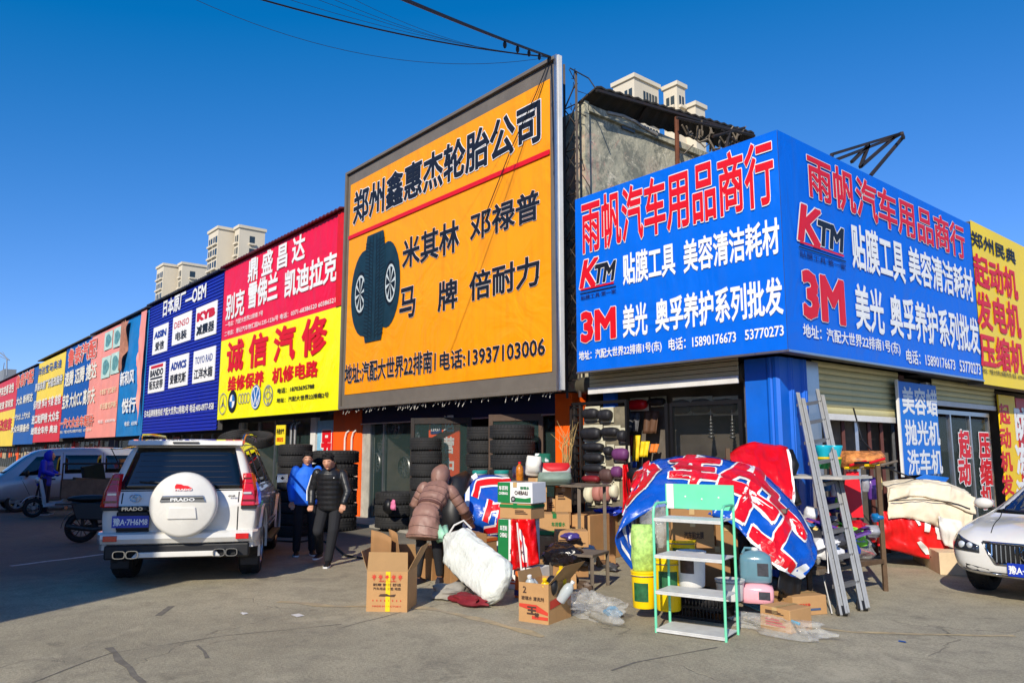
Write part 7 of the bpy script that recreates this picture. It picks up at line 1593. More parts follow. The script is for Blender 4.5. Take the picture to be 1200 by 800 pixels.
# ---- dry reeds by the orange pillar, pink pouch
RD = thing('dry_plant', 'bundle of dry yellow reeds stuck beside the right orange pillar', 'plant', tuple(Dp(664, 548, 12.6))); rn = random.Random(2)
for i in range(22): g = MB(); g.tube([(rn.uniform(-.08, .08), rn.uniform(-.05, .05), 0), (rn.uniform(-.14, .14), rn.uniform(-.06, .06), .35), (rn.uniform(-.3, .28), rn.uniform(-.1, .1), .5 + .3 * rn.random())], [.006, .005, .002], 4); g.build('reed', mat('dry_straw', (190, 160, 100), .8, var=.2), RD)
c = onY(461, 592, 8.42); lump(c, (.07, .05, .11), mat('pink_plush', (226, 120, 160), .7, var=.2), 'plush_toy', 'small pink plush hanging by the tyre stack', 'toy', .3, 6)
g = MB(); g.ell(onY(455, 593, 8.46), (.13, .10, .15), 12, 8, .2, 3); one(g.build('helmet', M_black, smooth='all'), 'dark round helmet beside the pink plush', 'helmet')

# ============================================================ TYRES
_ty = {}
def tyre_mesh(R, w):
    k = (R, w)
    if k in _ty: return _ty[k]
    h = w / 2; g = MB(); g.lathe([(R * .60, -h * .75), (R * .66, -h * .97), (R * .8, -h * 1.0), (R * .94, -h * .9), (R * .985, -h * .70), (R, -h * .45), (R * .985, -h * .42), (R * .985, -h * .38), (R * 1.0, -h * .35), (R * 1.0, -h * .05), (R * .982, -h * .03), (R * .982, h * .03), (R, h * .05), (R, h * .35), (R * .985, h * .38), (R * .985, h * .42), (R, h * .45), (R * .985, h * .70), (R * .94, h * .9), (R * .8, h), (R * .66, h * .97), (R * .60, h * .75), (R * .58, 0)], 44)
    g.f.append(tuple()) if False else None
    n = 40
    for i in range(n):
        a = 2 * pi * i / n
        for s in (-1, 1): g.box((R * .965, -.010, min(s * h * .48, s * h * .86)), (R * 1.004, .010, max(s * h * .48, s * h * .86)), Matrix.Rotation(a, 4, 'Z'))
    me = g.build('tyre', M_tyre, None, smooth=True, ang=35); _ty[k] = me; return me
_first = set()
def tyre(loc, R, w, label, rot=(0, 0, 0), group=None):
    o = tyre_mesh(R, w)
    if (R, w) in _first: c = o.copy(); COL.objects.link(c); o = c
    _first.add((R, w)); o.location = loc; o.rotation_euler = rot; o['label'] = label; o['category'] = 'tyre'; 
    if group: o['group'] = group
    return o
ORD = ['bottom', 'second lowest', 'third lowest', 'fourth from the ground', 'fifth from the ground', 'sixth from the ground', 'seventh from the ground', 'eighth from the ground', 'ninth from the ground']
def tstack(p, R, w, n, where, group, top='topmost', jit=.02, z0=0.0):
    rn = random.Random(int(p[0] * 100)); 
    for i in range(n): tyre((p[0] + rn.uniform(-jit, jit), p[1] + rn.uniform(-jit, jit), z0 + w / 2 + .003 + i * (w + .002)), R, w, ('%s tyre of the stack %s' % (top if i == n - 1 else ORD[i], where)), (rn.uniform(-.01, .01), 0, rn.uniform(0, 6)), group)
p = gp(322, 629); tstack((p.x, p.y + .38), .34, .225, 8, 'just beyond the nose of the white car', 'tyres stacked by the crimson shop')
p2 = gp(300, 627); tstack((p2.x - .3, p2.y + .9), .34, .225, 7, 'behind the white car bonnet', 'tyres stacked behind the bonnet')
q = Dp(302, 515, 17.6); tyre(tuple(q), .36, .24, 'tyre lying tilted on top of the stacks by the white car', (.15, .28, 0))
q = Dp(275, 514, 18.2); tyre(tuple(q), .36, .24, 'tyre peeking over the left end of the white car roof line', (.1, -.35, 0))
p = gp(369, 622); tstack((p.x, p.y + .42), .50, .28, 6, 'of big tyres behind the two men', 'big tyres behind the two men')
p = onY(600, 600, 9.05); tstack((p.x, 9.05), .41, .26, 8, 'just right of the open shop door', 'tyre stacks at the shop door', z0=.055)
p = onY(567, 600, 9.5); tstack((p.x, 9.5), .36, .26, 8, 'half hidden behind the right hand door stack', 'tyre stacks at the shop door', z0=.055)
p = onY(501, 560, 9.25); tstack((p.x, 9.25), .36, .27, 7, 'strapped together inside the left glass door', 'strapped tyre stack', z0=.055)
g = MB()
for dx in (-.08, .14): g.box((p.x + dx - .03, 9.25 - .375, .06), (p.x + dx + .03, 9.25 - .366, 1.98))
g.build('strap', M_black) if False else None
p = onY(464, 600, 8.95); tstack((p.x, 8.95), .46, .25, 3, 'of wide tyres in front of the shop glass', 'wide tyres before the glass', z0=.055)
# teal bin, yellow price board, meter box
p = gp(352, 627); TB = thing('waste_bin', 'teal plastic bin behind the legs of the man in the blue jacket', 'bin', (p.x, p.y + .2, 0), .2)
M_teal = mat('teal_bin', (10, 150, 120), .4, var=.08); g = MB(); g.hexa([(-.2, -.18, .02), (.2, -.18, .02), (.2, .18, .02), (-.2, .18, .02), (-.25, -.22, .72), (.25, -.22, .72), (.25, .22, .72), (-.25, .22, .72)]); g.build('bin_body', M_teal, TB, bevel=.02); g = MB(); g.box((-.27, -.24, .721), (.27, .24, .77)); g.build('lid', M_teal, TB, bevel=.02)
YS = thing('price_board', 'yellow hand lettered board hung tilted above the tyre stack', 'sign'); a = Dp(320, 521, 17.3); b = Dp(338, 498, 17.3); cx = (a + b) / 2
YS.location = cx; YS.rotation_euler = (0, 0, .2); g = MB(); g.box((-.17, -.01, -.22), (.17, .01, .22)); g.build('panel', mat('yellow_board', (240, 214, 40), .5, var=.08), YS); text(YS, '补胎充气', (-.14, .14, .02, .14), frame_from((0, -.012, 0), (1, 0, 0), (0, 0, 1), (0, -1, 0)), M_black_p, .03); text(YS, '四轮定位', (-.12, .12, -.15, -.05), frame_from((0, -.012, 0), (1, 0, 0), (0, 0, 1), (0, -1, 0)), M_red_p, .02)
MBX = thing('meter_box', 'white electric meter boxes with loose wires on the orange pillar', 'meter box'); a = onY(403, 556, 9.66); b = onY(415, 577, 9.66)
for k in range(2):
    g = MB(); z1 = a.z - .52 * k; g.box((a.x, 9.60, z1 - .44), (b.x + .05, 9.71, z1)); bx = g.build('box_shell', mat('dusty_white_box', (206, 202, 190), .6, var=.12, dirt=.4), MBX, bevel=.008); g = MB(); g.box((a.x + .1, 9.59, z1 - .22), (a.x + .24, 9.598, z1 - .08)); g.build('dial', M_black, bx)
g = MB(); rn = random.Random(4)
for i in range(14): x = a.x + rn.uniform(0, .4); g.tube([(x, 9.58, a.z - .4), (x + rn.uniform(-.15, .15), 9.5, a.z - .8), (x + rn.uniform(-.2, .2), 9.56, .1)], .01, 4)
o = g.build('loose_wire', M_black, MBX); o['kind'] = 'stuff'
g = MB(); rp = gp(399, 612); g.lathe([(.09, 0), (.02, .2), (.01, .22)], 12, (rp.x, rp.y + .1, .06)); one(g.build('small_cone', M_red_p, smooth=True), 'small red cone at the foot of the orange pillar', 'cone')
# black hose on the ground by the men
g = MB(); g.tube([gp(*q) + Vector((0, 0, .02)) for q in ((322, 634), (350, 636), (372, 632), (392, 640), (405, 652), (425, 655), (440, 648), (455, 652))], .018, 6); one(g.build('air_hose', M_black, smooth='all'), 'black air hose snaking over the ground past the men', 'hose')
for i, (px, py, s_, l) in enumerate(((286, 719, .06, 'crumpled white paper scrap in the sun left of centre'), (349, 721, .09, 'flat cream paper scrap on the ground near the yellow line'), (1058, 752, .04, 'tiny blue scrap on the ground at the lower right'))):
    c = gp(px, py); g = MB(); g.grid(lambda u, v: (c.x + s_ * (u - .5) * 1.6, c.y + s_ * (v - .5), .006 + .012 * abs(nz(u * 3, v * 3, i)) * (1 if i != 1 else .3)), 4, 4); one(g.build('paper_scrap', M_white if i < 2 else M_db, smooth='all'), l, 'litter')
# ============================================================ GOODS AT THE CORNER SHOP
# ---- pale green shelf rack
LF, RF, RB, LB = gp(769, 740.5), gp(851, 752), gp(863, 746), gp(782, 727.5)
RBk = RF + (LB - LF); ctr = LF; ru = (RF - LF).normalized(); wS = (RF - LF).length; rz = atan2(ru.y, ru.x); dS = .34
SH = thing('shelf_rack', 'pale green metal shelf rack with four empty white shelves standing on the ground in front', 'shelf', (LF.x, LF.y, 0), rz)
M_mint = mat('mint_paint', (110, 214, 168), .4, var=.05, scale=6, dirt=.12, dirt_col=(190, 200, 190)); M_shelfw = mat('shelf_white', (206, 206, 202), .45, var=.1, scale=8, dirt=.3, dirt_col=(150, 140, 128))
zF = Zat(LF.x, LF.y, 590); zB = Zat(LB.x, LB.y, 563) - .02
for x in (0, wS):
    g = MB(); g.tube([(x, 0, 0), (x, 0, zF - .10), (x, .02, zF - .03), (x, .08, zF), (x, dS - .06, zF), (x, dS, zF - .01)], .013, 8); g.build('leg', M_mint, SH, smooth=True)
    g = MB(); g.tube([(x, dS, 0), (x, dS, zB)], .013, 8); g.build('leg', M_mint, SH, smooth=True)
for py in (734, 690, 648, 605):
    z = Zat(LF.x, LF.y, py) - .01; g = MB(); g.box((.006, -.012, z - .012), (wS - .006, dS + .012, z)); g.box((.006, -.014, z - .03), (wS - .006, -.010, z - .0125)); g.build('shelf_plate', M_shelfw, SH, bevel=.002)
g = MB(); g.box((.08, dS - .012, zB - .24), (wS, dS + .004, zB)); g.build('header_panel', M_mint, SH, bevel=.003); g = MB(); g.box((.005, dS - .012, zB - .24), (.078, dS + .004, zB)); g.build('header_panel', M_white, SH)
g = MB(); g.tube([(0, dS, zB - .01), (wS, dS, zB - .01)], .012, 6); g.build('cross_rail', M_mint, SH)
for i in range(3): g = MB(); g.ell((wS * (.3 + .25 * i), dS - .016, zB - .12 - .02 * (i % 2)), (.01, .004, .01), 6, 4); g.build('rivet', M_white, SH)
# ---- covered goods table: blue banner cloth with red characters
COLS = [((741, 592, 9.3), (741, 668, 8.6)), ((747, 552, 9.5), (722, 628, 8.5)), ((776, 537, 9.6), (770, 594, 8.5)), ((828, 534, 9.5), (812, 598, 8.5)), ((878, 545, 9.3), (850, 608, 8.4)), ((914, 570, 9.1), (886, 640, 8.2)), ((943, 607, 8.9), (918, 668, 8.1)), ((958, 645, 8.7), (940, 678, 8.3))]
def cat_(P, t):
    n = len(P) - 1; t = min(max(t, 0), .99999) * n; i = int(t); f = t - i; p = [P[min(max(i + k, 0), n)] for k in (-1, 0, 1, 2)]
    return tuple(.5 * (2 * p[1][c] + (p[2][c] - p[0][c]) * f + (2 * p[0][c] - 5 * p[1][c] + 4 * p[2][c] - p[3][c]) * f * f + (-p[0][c] + 3 * p[1][c] - 3 * p[2][c] + p[3][c]) * f ** 3) for c in range(3))
TOPS = [c[0] for c in COLS]; HEMS = [c[1] for c in COLS]
def tarpS(u, v):
    a = Dp(*cat_(TOPS, u)); b = Dp(*cat_(HEMS, u)); 
    if v <= 1:        # hem (0) to crest (1), bulging outward and up
        p = b.lerp(a, v); k = sin(pi * v); p = p + Vector((-FX, -FY, 0)) * (.16 * k) + Vector((0, 0, .05 * k))
    else:
        q = a + Vector((FX, FY, 0)) * .9 + Vector((0, 0, -a.z * .55)); p = a.lerp(q, v - 1) + Vector((0, 0, .08 * sin(pi * (v - 1))))
    w_ = .07 * nz(u * 9, v * 4, 3) - .075 * abs(nz(u * 12, v * 3 + u * 6, 8)) - .05 * abs(nz(u * 7 + v * 5, v * 6, 1))
    return p + Vector((-FX, -FY, .35)) * w_
M_redc = mat('red_cloth_print', (214, 12, 30), .3, var=.08, bump=1.0, bscale=6); M_whc = mat('white_cloth_print', (232, 232, 226), .3, var=.06, bump=1.0, bscale=6)
M_tarpb = mat('blue_tarpaulin', (10, 80, 180), .26, var=.15, scale=5, bump=1.0, bscale=6, dirt=.1, dirt_col=(80, 120, 180))
TPC = thing('tarpaulin', 'blue banner tarpaulin with big red white-edged characters draped over the corner table', 'tarpaulin')
mound(lambda a, b: tarpS(a, b * 2), 90, 40, M_tarpb, 'cloth_sheet', parent=TPC, solid=.008)
band_on(TPC, tarpS, [(.05, .98), (.2, 1.0), (.4, .97), (.62, .98), (.8, .97), (.98, .95)], .05, M_white_p, 'white_border', .014)
for s_, r_ in (('沙', (.12, .27, .34, .96)), ('车', (.32, .47, .38, .95)), ('牛', (.50, .72, .12, .92)), ('工', (.68, .88, .06, .66))):
    on_surface(TPC, tarpS, s_, r_, M_whc, .085, 'lettering_outline', .018); on_surface(TPC, tarpS, s_, r_, M_redc, .05, 'lettering', .028)
for pts in ([(.02, .25), (.06, .5), (.05, .8)], [(.08, .2), (.12, .34)], [(.03, .1), (.09, .08)]): band_on(TPC, tarpS, pts, .05, M_white_p, 'white_print', .014)
g = MB(); a_ = tarpS(.97, .0); band_on(TPC, tarpS, [(.93, .02), (.99, .3)], .10, M_white_p, 'white_corner', .014)
# black liner hanging at the right hem
mound(lambda a, b: tarpS(.84 + .16 * a, .12 * b) + Vector((FX, FY, 0)) * .12 + Vector((0, 0, -.22 * (1 - b) - .03 * nz(a * 6, b * 3))), 14, 8, M_black, 'tarpaulin_liner', 'black plastic liner hanging under the right end of the blue tarpaulin', 'liner')
# supporting table beneath
tA = Dp(790, 640, 9.1); TB2 = thing('goods_table', 'wooden table hidden beneath the blue tarpaulin', 'table', (tA.x, tA.y, 0), rz + .1)
g = MB(); g.box((-.5, 0, 1.02), (1.25, .7, 1.06)); g.build('tabletop', M_oldw, TB2)
for x in (-.45, 1.2):
    for y in (.05, .65): g = MB(); g.bar((x, y, 0), (x, y, 1.019), .05, .05); g.build('leg', M_oldw, TB2)
# ---- red tarpaulin behind it
def redS(u, v):
    a = Dp(835 + 88 * u, 557 - 42 * sin(min(1, u * 1.6 + .05) * pi * .5) + 13 * max(0, u - .3), 10.0); b = Dp(850 + 80 * u, 580 + 22 * u, 9.3); p = b.lerp(a, v) + Vector((-FX, -FY, .4)) * (.09 * sin(pi * v) + .07 * abs(nz(u * 9, v * 3 + u * 4, 5)) + .04 * nz(u * 4, v * 4))
    return p
RT = thing('tarpaulin', 'bright red tarpaulin with a small white character behind the blue one', 'tarpaulin')
mound(redS, 34, 22, mat('red_tarpaulin', (214, 8, 22), .3, var=.1, scale=5, bump=1.0, bscale=6), 'cloth_sheet', parent=RT, solid=.008)
on_surface(RT, redS, '井', (.05, .22, .3, .8), M_white_p, .02, 'lettering', .014)
band_on(RT, redS, [(.99, .1), (.985, .95)], .03, M_white_p, 'white_border', .012)
g = MB(); g.tube([Dp(925, 528, 10.0), Dp(930, 545, 9.9), Dp(926, 562, 9.8), Dp(934, 590, 9.6)], [.05, .07, .05, .06], 8); g.build('rolled_edge', M_black, RT, smooth='all')
mound(lambda a, b: onY(730 + (5 + 14 * (1 - b)) * a, 628 - 84 * b, 9.36 - .08 * sin(a * 5 + b * 3)), 10, 18, mat('red_tarpaulin', (222, 8, 24)), 'red_cloth', 'narrow red cloth hanging between the display rack and the blue tarpaulin', 'cloth')
g = MB(); g.ell(onY(743, 556, 9.34), (.14, .08, .11), 14, 10, .2, 4); one(g.build('cushion', M_black, smooth='all'), 'dark round cushion beside the narrow red cloth', 'cushion')
# ---- buckets, jugs and cartons underneath
def bucket(px, pyb, pyt, h, m, label, wpx, lid=None, lab=None, handle=True, name='bucket'):
    a = Dp(px, pyb, h); zt_ = Dp(px, pyt, h).z; r = wpx / FPX * h / 2; t = thing(name, label, 'bucket', (a.x, a.y, max(0.002, a.z)), cam_rz(a) + pi / 2)
    H_ = zt_ - max(a.z, 0.002); g = MB(); g.lathe([(r * .86, 0), (r * .9, .01), (r * .97, H_ * .86), (r * 1.03, H_ * .87), (r * 1.03, H_ * .9), (r * .98, H_ * .91), (r, H_ * .96)], 28); g.build('bucket_body', m, t, smooth=True)
    g = MB(); g.lathe([(r * 1.02, H_ * .955), (r * 1.05, H_ * .96), (r * 1.05, H_), (r * .9, H_ * 1.0), (r * .85, H_ * .985)], 28); g.build('lid', lid or m, t, smooth=True)
    if lab:
        g = MB(); g.rings([[(r * .965 * cos(q) * (1 if z > .3 else .985), r * .965 * sin(q) * (1 if z > .3 else .985), H_ * z) for z in (lab[1], lab[2])] for q in (lab[3] + (lab[4] - lab[3]) * k / 10 for k in range(11))], closed=False, cap=False); g.build('label', lab[0], t)
    if handle: g = MB(); g.tube([(r * 1.04 * cos(q), r * 1.04 * sin(q) , H_ * .88 - .02 * sin(q * 0)) for q in (pi * 1.1 + pi * .8 * k / 8 for k in range(9))], .005, 5); g.build('handle', M_steel, t)
    return t
M_byl = mat('yellow_bucket', (246, 206, 6), .3, var=.04); M_lab_g = mat('green_label', (30, 90, 50), .5, var=.4, scale=22); M_lab_w = mat('white_label', (220, 220, 210), .5, var=.3, scale=24)
bucket(755, 711, 668, 8.15, M_byl, 'yellow bucket with dark label at the left end of the corner goods', 28, lab=(M_lab_g, .2, .7, -2.5, -1.2))
bucket(784, 714, 652, 8.0, M_byl, 'taller yellow bucket with green label behind the left leg of the shelf rack', 30, lab=(M_lab_g, .35, .75, -2.4, -.8))
bucket(800, 660, 632, 8.3, M_byl, 'yellow bucket resting higher up behind the shelf rack', 30, lab=(M_lab_g, .2, .7, -2.4, -1.0))
bucket(811, 686, 645, 7.9, M_white, 'white pail with a black and orange label behind the shelf rack', 32, lab=(mat('black_orange_label', (60, 40, 30), .4, var=.8, scale=16), .4, .9, -2.5, -1.4))
bucket(856, 702, 678, 8.0, mat('cloudy_white_jug', (214, 212, 204), .35, var=.05), 'cloudy white tub behind the right leg of the shelf rack', 32)
def jug(px0, px1, pyb, pyt, h, m, label):
    a = Dp((px0 + px1) / 2, pyb, h); zt_ = Dp(px0, pyt, h).z; w_ = (px1 - px0) / FPX * h; t = thing('water_jug', label, 'jug', (a.x, a.y, max(a.z, .002)), cam_rz(a) + pi / 2); H_ = zt_ - max(a.z, .002)
    g = MB(); R = []
    for z, k in ((0, .86), (.03, .96), (.25, 1), (.6, 1), (.78, .92), (.88, .6), (.93, .25)): R.append([(w_ / 2 * k * (abs(cos(q)) ** .5) * (1 if cos(q) > 0 else -1), w_ * .36 * k * (abs(sin(q)) ** .5) * (1 if sin(q) > 0 else -1), H_ * z) for q in (2 * pi * j / 24 + .01 for j in range(24))])
    g.rings(R); g.build('jug_body', m, t, smooth='all'); g = MB(); g.lathe([(w_ * .11, H_ * .92), (w_ * .11, H_)], 12); g.build('cap', M_white, t, smooth=True)
    g = MB(); g.tube([(-w_ * .38, 0, H_ * .82), (-w_ * .3, 0, H_ * .98), (-w_ * .08, 0, H_ * .97)], .014, 6); g.build('handle', m, t, smooth=True)
    g = MB(); g.box((w_ * .05, -w_ * .375, H_ * .22), (w_ * .38, -w_ * .365, H_ * .58)); g.build('label', mat('jug_label', (50, 50, 56), .5, var=.5, scale=20), t)
jug(868, 904, 681, 641, 8.1, mat('blue_grey_fluid', (96, 134, 146), .15, var=.1, scale=3, coat=.5), 'big jug of blue-grey fluid on top of the pink one')
jug(869, 906, 705, 680, 8.05, mat('pink_fluid', (240, 170, 178), .15, var=.06, coat=.5), 'big jug of pink fluid under the blue-grey jug')
pouch(740, 614, 767, 668, 8.18, mat('lime_net_bag', (170, 206, 110), .6, var=.45, scale=20), 'lime green bag of goods above the yellow buckets', seed=11, dep=.12)
p_ = Dp(769, 618, 8.5); lump(p_, (.17, .12, .24), M_clear, 'plastic_bag', 'clear plastic bag bulging under the left of the blue tarpaulin', 'bag', .4, 31, 24, 16, .2)
cs(787, 838, 642, 610, 8.3, .4, 'brown carton with car mat lettering behind the second shelf', print_=(('汽车贴太膜', (.3, .75, .35, .6), M_ink), ('=', (.1, .4, .08, .2), M_ink)), m=M_card2)
cs(786, 836, 612, 596, 8.5, .4, 'carton on top of the lettered one under the blue tarpaulin', m=M_card2)
cs(828, 858, 705, 640, 8.6, .4, 'upright carton behind the white tub', m=M_card2)
cs(840, 866, 655, 615, 8.6, .4, 'carton under the tarpaulin left of the blue-grey jug', m=M_card2)
# black crate on the ground
ca = gp(784, 722); cb = gp(846, 730); CR_ = thing('plastic_crate', 'black slotted plastic crate on the ground behind the shelf rack', 'crate', (ca.x, ca.y, 0), atan2(cb.y - ca.y, cb.x - ca.x)); wC = (cb - ca).length; dC = .36; hC = Zat(ca.x, ca.y, 690)
for ox, oy, dx, dy in ((0, 0, 1, 0), (0, dC, 1, 0), (0, 0, 0, 1), (wC, 0, 0, 1)):
    L_ = wC if dx else dC; g = MB()
    for z0_, z1_ in ((0, .03), (hC * .42, hC * .5), (hC - .03, hC)): g.box((ox - .004 - (0 if dx else .004), oy - .004 - (0 if dy else .004), z0_), (ox + dx * L_ + .004, oy + dy * L_ + .004, z1_))
    n = int(L_ / .035)
    for i in range(n + 1): s_ = L_ * i / n; g.box((ox + dx * s_ - .005, oy + dy * s_ - .005, .03), (ox + dx * s_ + .005, oy + dy * s_ + .005, hC - .03))
    g.build('crate_side', M_black, CR_)
g = MB(); g.box((.01, .01, .004), (wC - .01, dC - .01, .02)); g.build('crate_floor', M_black, CR_)
lump(ca + Vector((wC * .45, dC * .75, hC * .6)), (.28, .12, .12), mat('dark_cloth_heap', (40, 38, 40), .8, var=.3), 'cloth', 'dark cloth stuffed in the black crate', 'cloth', .4, 14)
# cartons at the right
o_c = (('=', (.2, .8, .72, .88), M_ink), ('=', (.2, .85, .2, .55), M_inkr))
A, B = gp(891, 735), gp(927, 743); carton(A, B, Zat(A.x, A.y, 708), .34, 'small carton with line print inside the clear plastic, front right of the shelf rack', print_=o_c)
A, B = gp(905, 714), gp(930, 722); carton(A, B, Zat(A.x, A.y, 692), .42, 'carton with red mark and blue label behind the front right one', print_=(('=', (.1, .6, .7, .85), M_ink), ('GMB', (.15, .5, .5, .62), M_inkr, 's'), ('=', (.3, .8, .2, .4), mat('blue_lbl', (70, 90, 120), .6), 's', 1)))
lump(gp(905, 740) + Vector((.05, 0, .06)), (.46, .18, .09), M_clear, 'plastic_bag', 'clear plastic film with blue edging wrapped round the front right cartons', 'bag', .7, 17, 34, 18, .3)
g = MB(); rn = random.Random(9)
for k in range(3): g.tube([gp(866 + 22 * i + 3 * k + rn.uniform(-3, 3), 708 + 9 * i + 4 * sin(i * 1.7 + k) + 5 * k) + Vector((0, 0, .10 + .03 * sin(i * 2 + k))) for i in range(4)], .014, 5)
g.build('blue_strip', mat('pale_blue_strip', (90, 170, 200), .3, alpha=.8), None, smooth='all'); o = bpy.data.objects['blue_strip']; one(o, 'pale blue plastic ribbons trailing round the front right cartons', 'ribbon')
# ---- ladder
LD = thing('ladder', 'tall aluminium extension ladder leaning on the blue pillar', 'ladder')
l0, l1 = gp(986, 722), gp(1010, 716); t0_ = onX(934, 462, PXR + .06); t1_ = onX(957, 458, PXR + .06); M_al2 = mat('ladder_aluminium', (168, 168, 165), .35, .3, var=.08, scale=12)
sdv = (l1 - l0).normalized(); nrm_ = (t0_ - l0).cross(sdv).normalized()
if nrm_.dot(Vector((-FX, -FY, 0))) < 0: nrm_ = -nrm_
for a, b in ((l0, t0_), (l1, t1_)):
    for k, (o1_, e1) in enumerate(((0.0, 1.0), (.055, .96))):
        a2 = a + sdv * (o1_ if k else 0) + nrm_ * (.03 * k) ; b2 = a.lerp(b, e1) + sdv * (o1_ if k else 0) + nrm_ * (.03 * k)
        for q in (-.018, 0, .018): g = MB(); g.bar(a2 + sdv * q * 1.3 + nrm_ * (.012 if q else 0), b2 + sdv * q * 1.3 + nrm_ * (.012 if q else 0), .021, .06); g.build('rail', M_al2, LD)
    g = MB(); g.bar(a + Vector((0, 0, -.0)) + sdv * .02, a.lerp(b, .03) + sdv * .02, .10, .08); g.build('rubber_foot', M_black, LD)
for i in range(1, 10):
    f = i / 9.6; a = l0.lerp(t0_, f); b = l1.lerp(t1_, f); g = MB(); g.bar(a, b + sdv * .04, .075, .04); g.build('rung', mat('dull_rung', (120, 118, 116), .5, .3), LD)
g = MB(); g.tube([l0.lerp(t0_, .28), l0.lerp(t0_, .2) + Vector((.05, -.15, -.1)), gp(965, 700) + Vector((0, 0, .3)), l0 + Vector((-.1, 0, .02))], .008, 5); g.build('rope', M_white, LD)
# ---- stand with goods behind the ladder
pA = gp(1038, 692); ST2 = thing('goods_stand', 'two tier stand of rusty posts full of goods behind the ladder', 'stand', (pA.x, pA.y, 0), 0)
M_rpost = mat('brown_post', (96, 74, 52), .8, .1, var=.3, scale=9)
zT = Zat(pA.x, pA.y, 545); zD = Zat(pA.x, pA.y, 655); pB = gp(946, 660)
SWX, SWY = -1.15, -1.5     # extents toward -x and -y from the near right post
for x, y, h in ((0, 0, zT), (SWX, 0, zT - .1), (-.15, SWY, zD), (SWX, SWY, 1.72)): g = MB(); g.bar((x, y, 0), (x, y, h), .05, .05); g.build('post', M_rpost, ST2)
g = MB(); g.box((SWX, SWY, zD - .04), (-.03, -.03, zD)); g.build('deck', M_oldw, ST2)
g = MB(); g.bar((0.0, -.03, zD - .02), (-.15, SWY, zD - .02), .04, .05); g.build('rail', M_rpost, ST2); g = MB(); g.box((SWX, -.80, zT - .16), (-.06, -.03, zT - .13)); g.build('top_shelf', mat('pale_board', (186, 182, 170), .7, var=.15), ST2)
# heap of colourful wiper packs and bags on the deck
rn = random.Random(12); cols = [(30, 60, 170), (220, 220, 222), (190, 20, 30), (120, 200, 60), (60, 60, 66), (90, 50, 130), (230, 200, 120), (20, 110, 170), (150, 150, 156), (30, 30, 34)]
cname = ['navy', 'white', 'red', 'lime green', 'dark grey', 'violet', 'straw coloured', 'azure', 'silver', 'black']
cm = [mat('pack_' + n_.replace(' ', '_'), c, .3, var=.25, scale=18) for n_, c in zip(cname, cols)]
for i in range(60):
    k = i % 10; vr = i // 10; x = rn.uniform(SWX + .1, -.12); y = rn.uniform(SWY + .15, -.1); L_ = (.34, .62)[vr % 2]; w_ = rn.uniform(.07, .14); tl = (.02, .38, -.30)[vr // 2]; hgt = zD + .05 + .36 * rn.random() * (1 - .5 * abs(x + .6)) + .14 * (1 - abs(y + .8))
    g = MB(); g.hexa([(-L_ / 2, -w_ / 2, -.012), (L_ / 2, -w_ / 2, -.012), (L_ / 2, w_ / 2, -.012), (-L_ / 2, w_ / 2, -.012), (-L_ / 2 + .03, -w_ / 2 + .01, .014), (L_ / 2 - .03, -w_ / 2 + .01, .014), (L_ / 2 - .03, w_ / 2 - .01, .014), (-L_ / 2 + .03, w_ / 2 - .01, .014)])
    o = g.build('wiper_pack', cm[k]); o.location = (pA.x + x, pA.y + y, hgt); o.rotation_euler = (rn.uniform(-.4, .4), -tl, rn.uniform(-.7, .9) + .6)
    one(o, '%s %s pack in the heap on the stand, %s' % (('short', 'long')[vr % 2], cname[k], ('lying almost flat', 'tilted with its outer end up', 'tilted with its outer end down')[vr // 2]), 'pack', 'packs heaped on the lower tier of the stand')
for i in range(9):
    x = rn.uniform(SWX + .2, -.15); y = SWY + .2 + i * .17; k = (i * 3 + 8) % 10; lump((pA.x + x * .4 - .02, pA.y + y, zD + .12 + .08 * (i % 3)), (.20, .15, .13), M_clear if i % 3 == 0 else cm[k], 'packed_bag', '%s crumpled packet, number %s from the ladder side along the stand edge' % ('clear' if i % 3 == 0 else cname[k], ['one', 'two', 'three', 'four', 'five', 'six', 'seven', 'eight', 'nine'][i]), 'packet', .5, 40 + i, 20, 12, .2)
for i, (px, l) in enumerate(((966, 'left turquoise wash bowl stacked on a green one, top of the stand'), (979, 'right turquoise wash bowl stacked on a green one, top of the stand'))):
    q = Dp(px, 549, 10.0 + i * .1); t = thing('wash_bowl', l, 'bowl', tuple(q), 0, 'wash bowls on the stand')
    g = MB(); g.lathe([(.06, 0), (.085, .12), (.09, .125)], 20); g.build('lower_bowl', mat('leaf_green_plastic', (20, 150, 70), .3), t, smooth=True); g = MB(); g.lathe([(.085, .127), (.085, .15)], 20); g.build('yellow_rim', M_byel, t, smooth=True); g = MB(); g.lathe([(.065, .152), (.10, .26), (.105, .29), (.10, .30)], 20); g.build('upper_bowl', mat('turquoise_plastic', (20, 170, 190), .3), t, smooth=True)
pouch(984, 528, 1035, 549, 10.4, mat('amber_brushes', (190, 120, 60), .5, var=.9, scale=14), 'amber and black brushes in film on the top shelf of the stand', seed=15, dep=.25)
for i in range(8):
    q = Dp(990 + 6 * i, 548 - 3 * (i % 3), 10.1 - .05 * i); g = MB(); g.tube([q, q + Vector((.12 - .03 * (i % 3), .26, .05 * (i % 2)))], .018, 6); one(g.build('brush_handle', [M_byel, M_red_p, M_black, M_oldw][i % 4], smooth=True), '%s brush handle, %s on the top shelf' % (['yellow', 'red', 'black', 'grey'][i % 4], ['first from the bowls', 'second from the bowls', 'third from the bowls', 'fourth from the bowls', 'fifth from the bowls', 'sixth from the bowls', 'seventh from the bowls', 'last, by the rusty post'][i]), 'brush', 'brush handles on the top shelf')
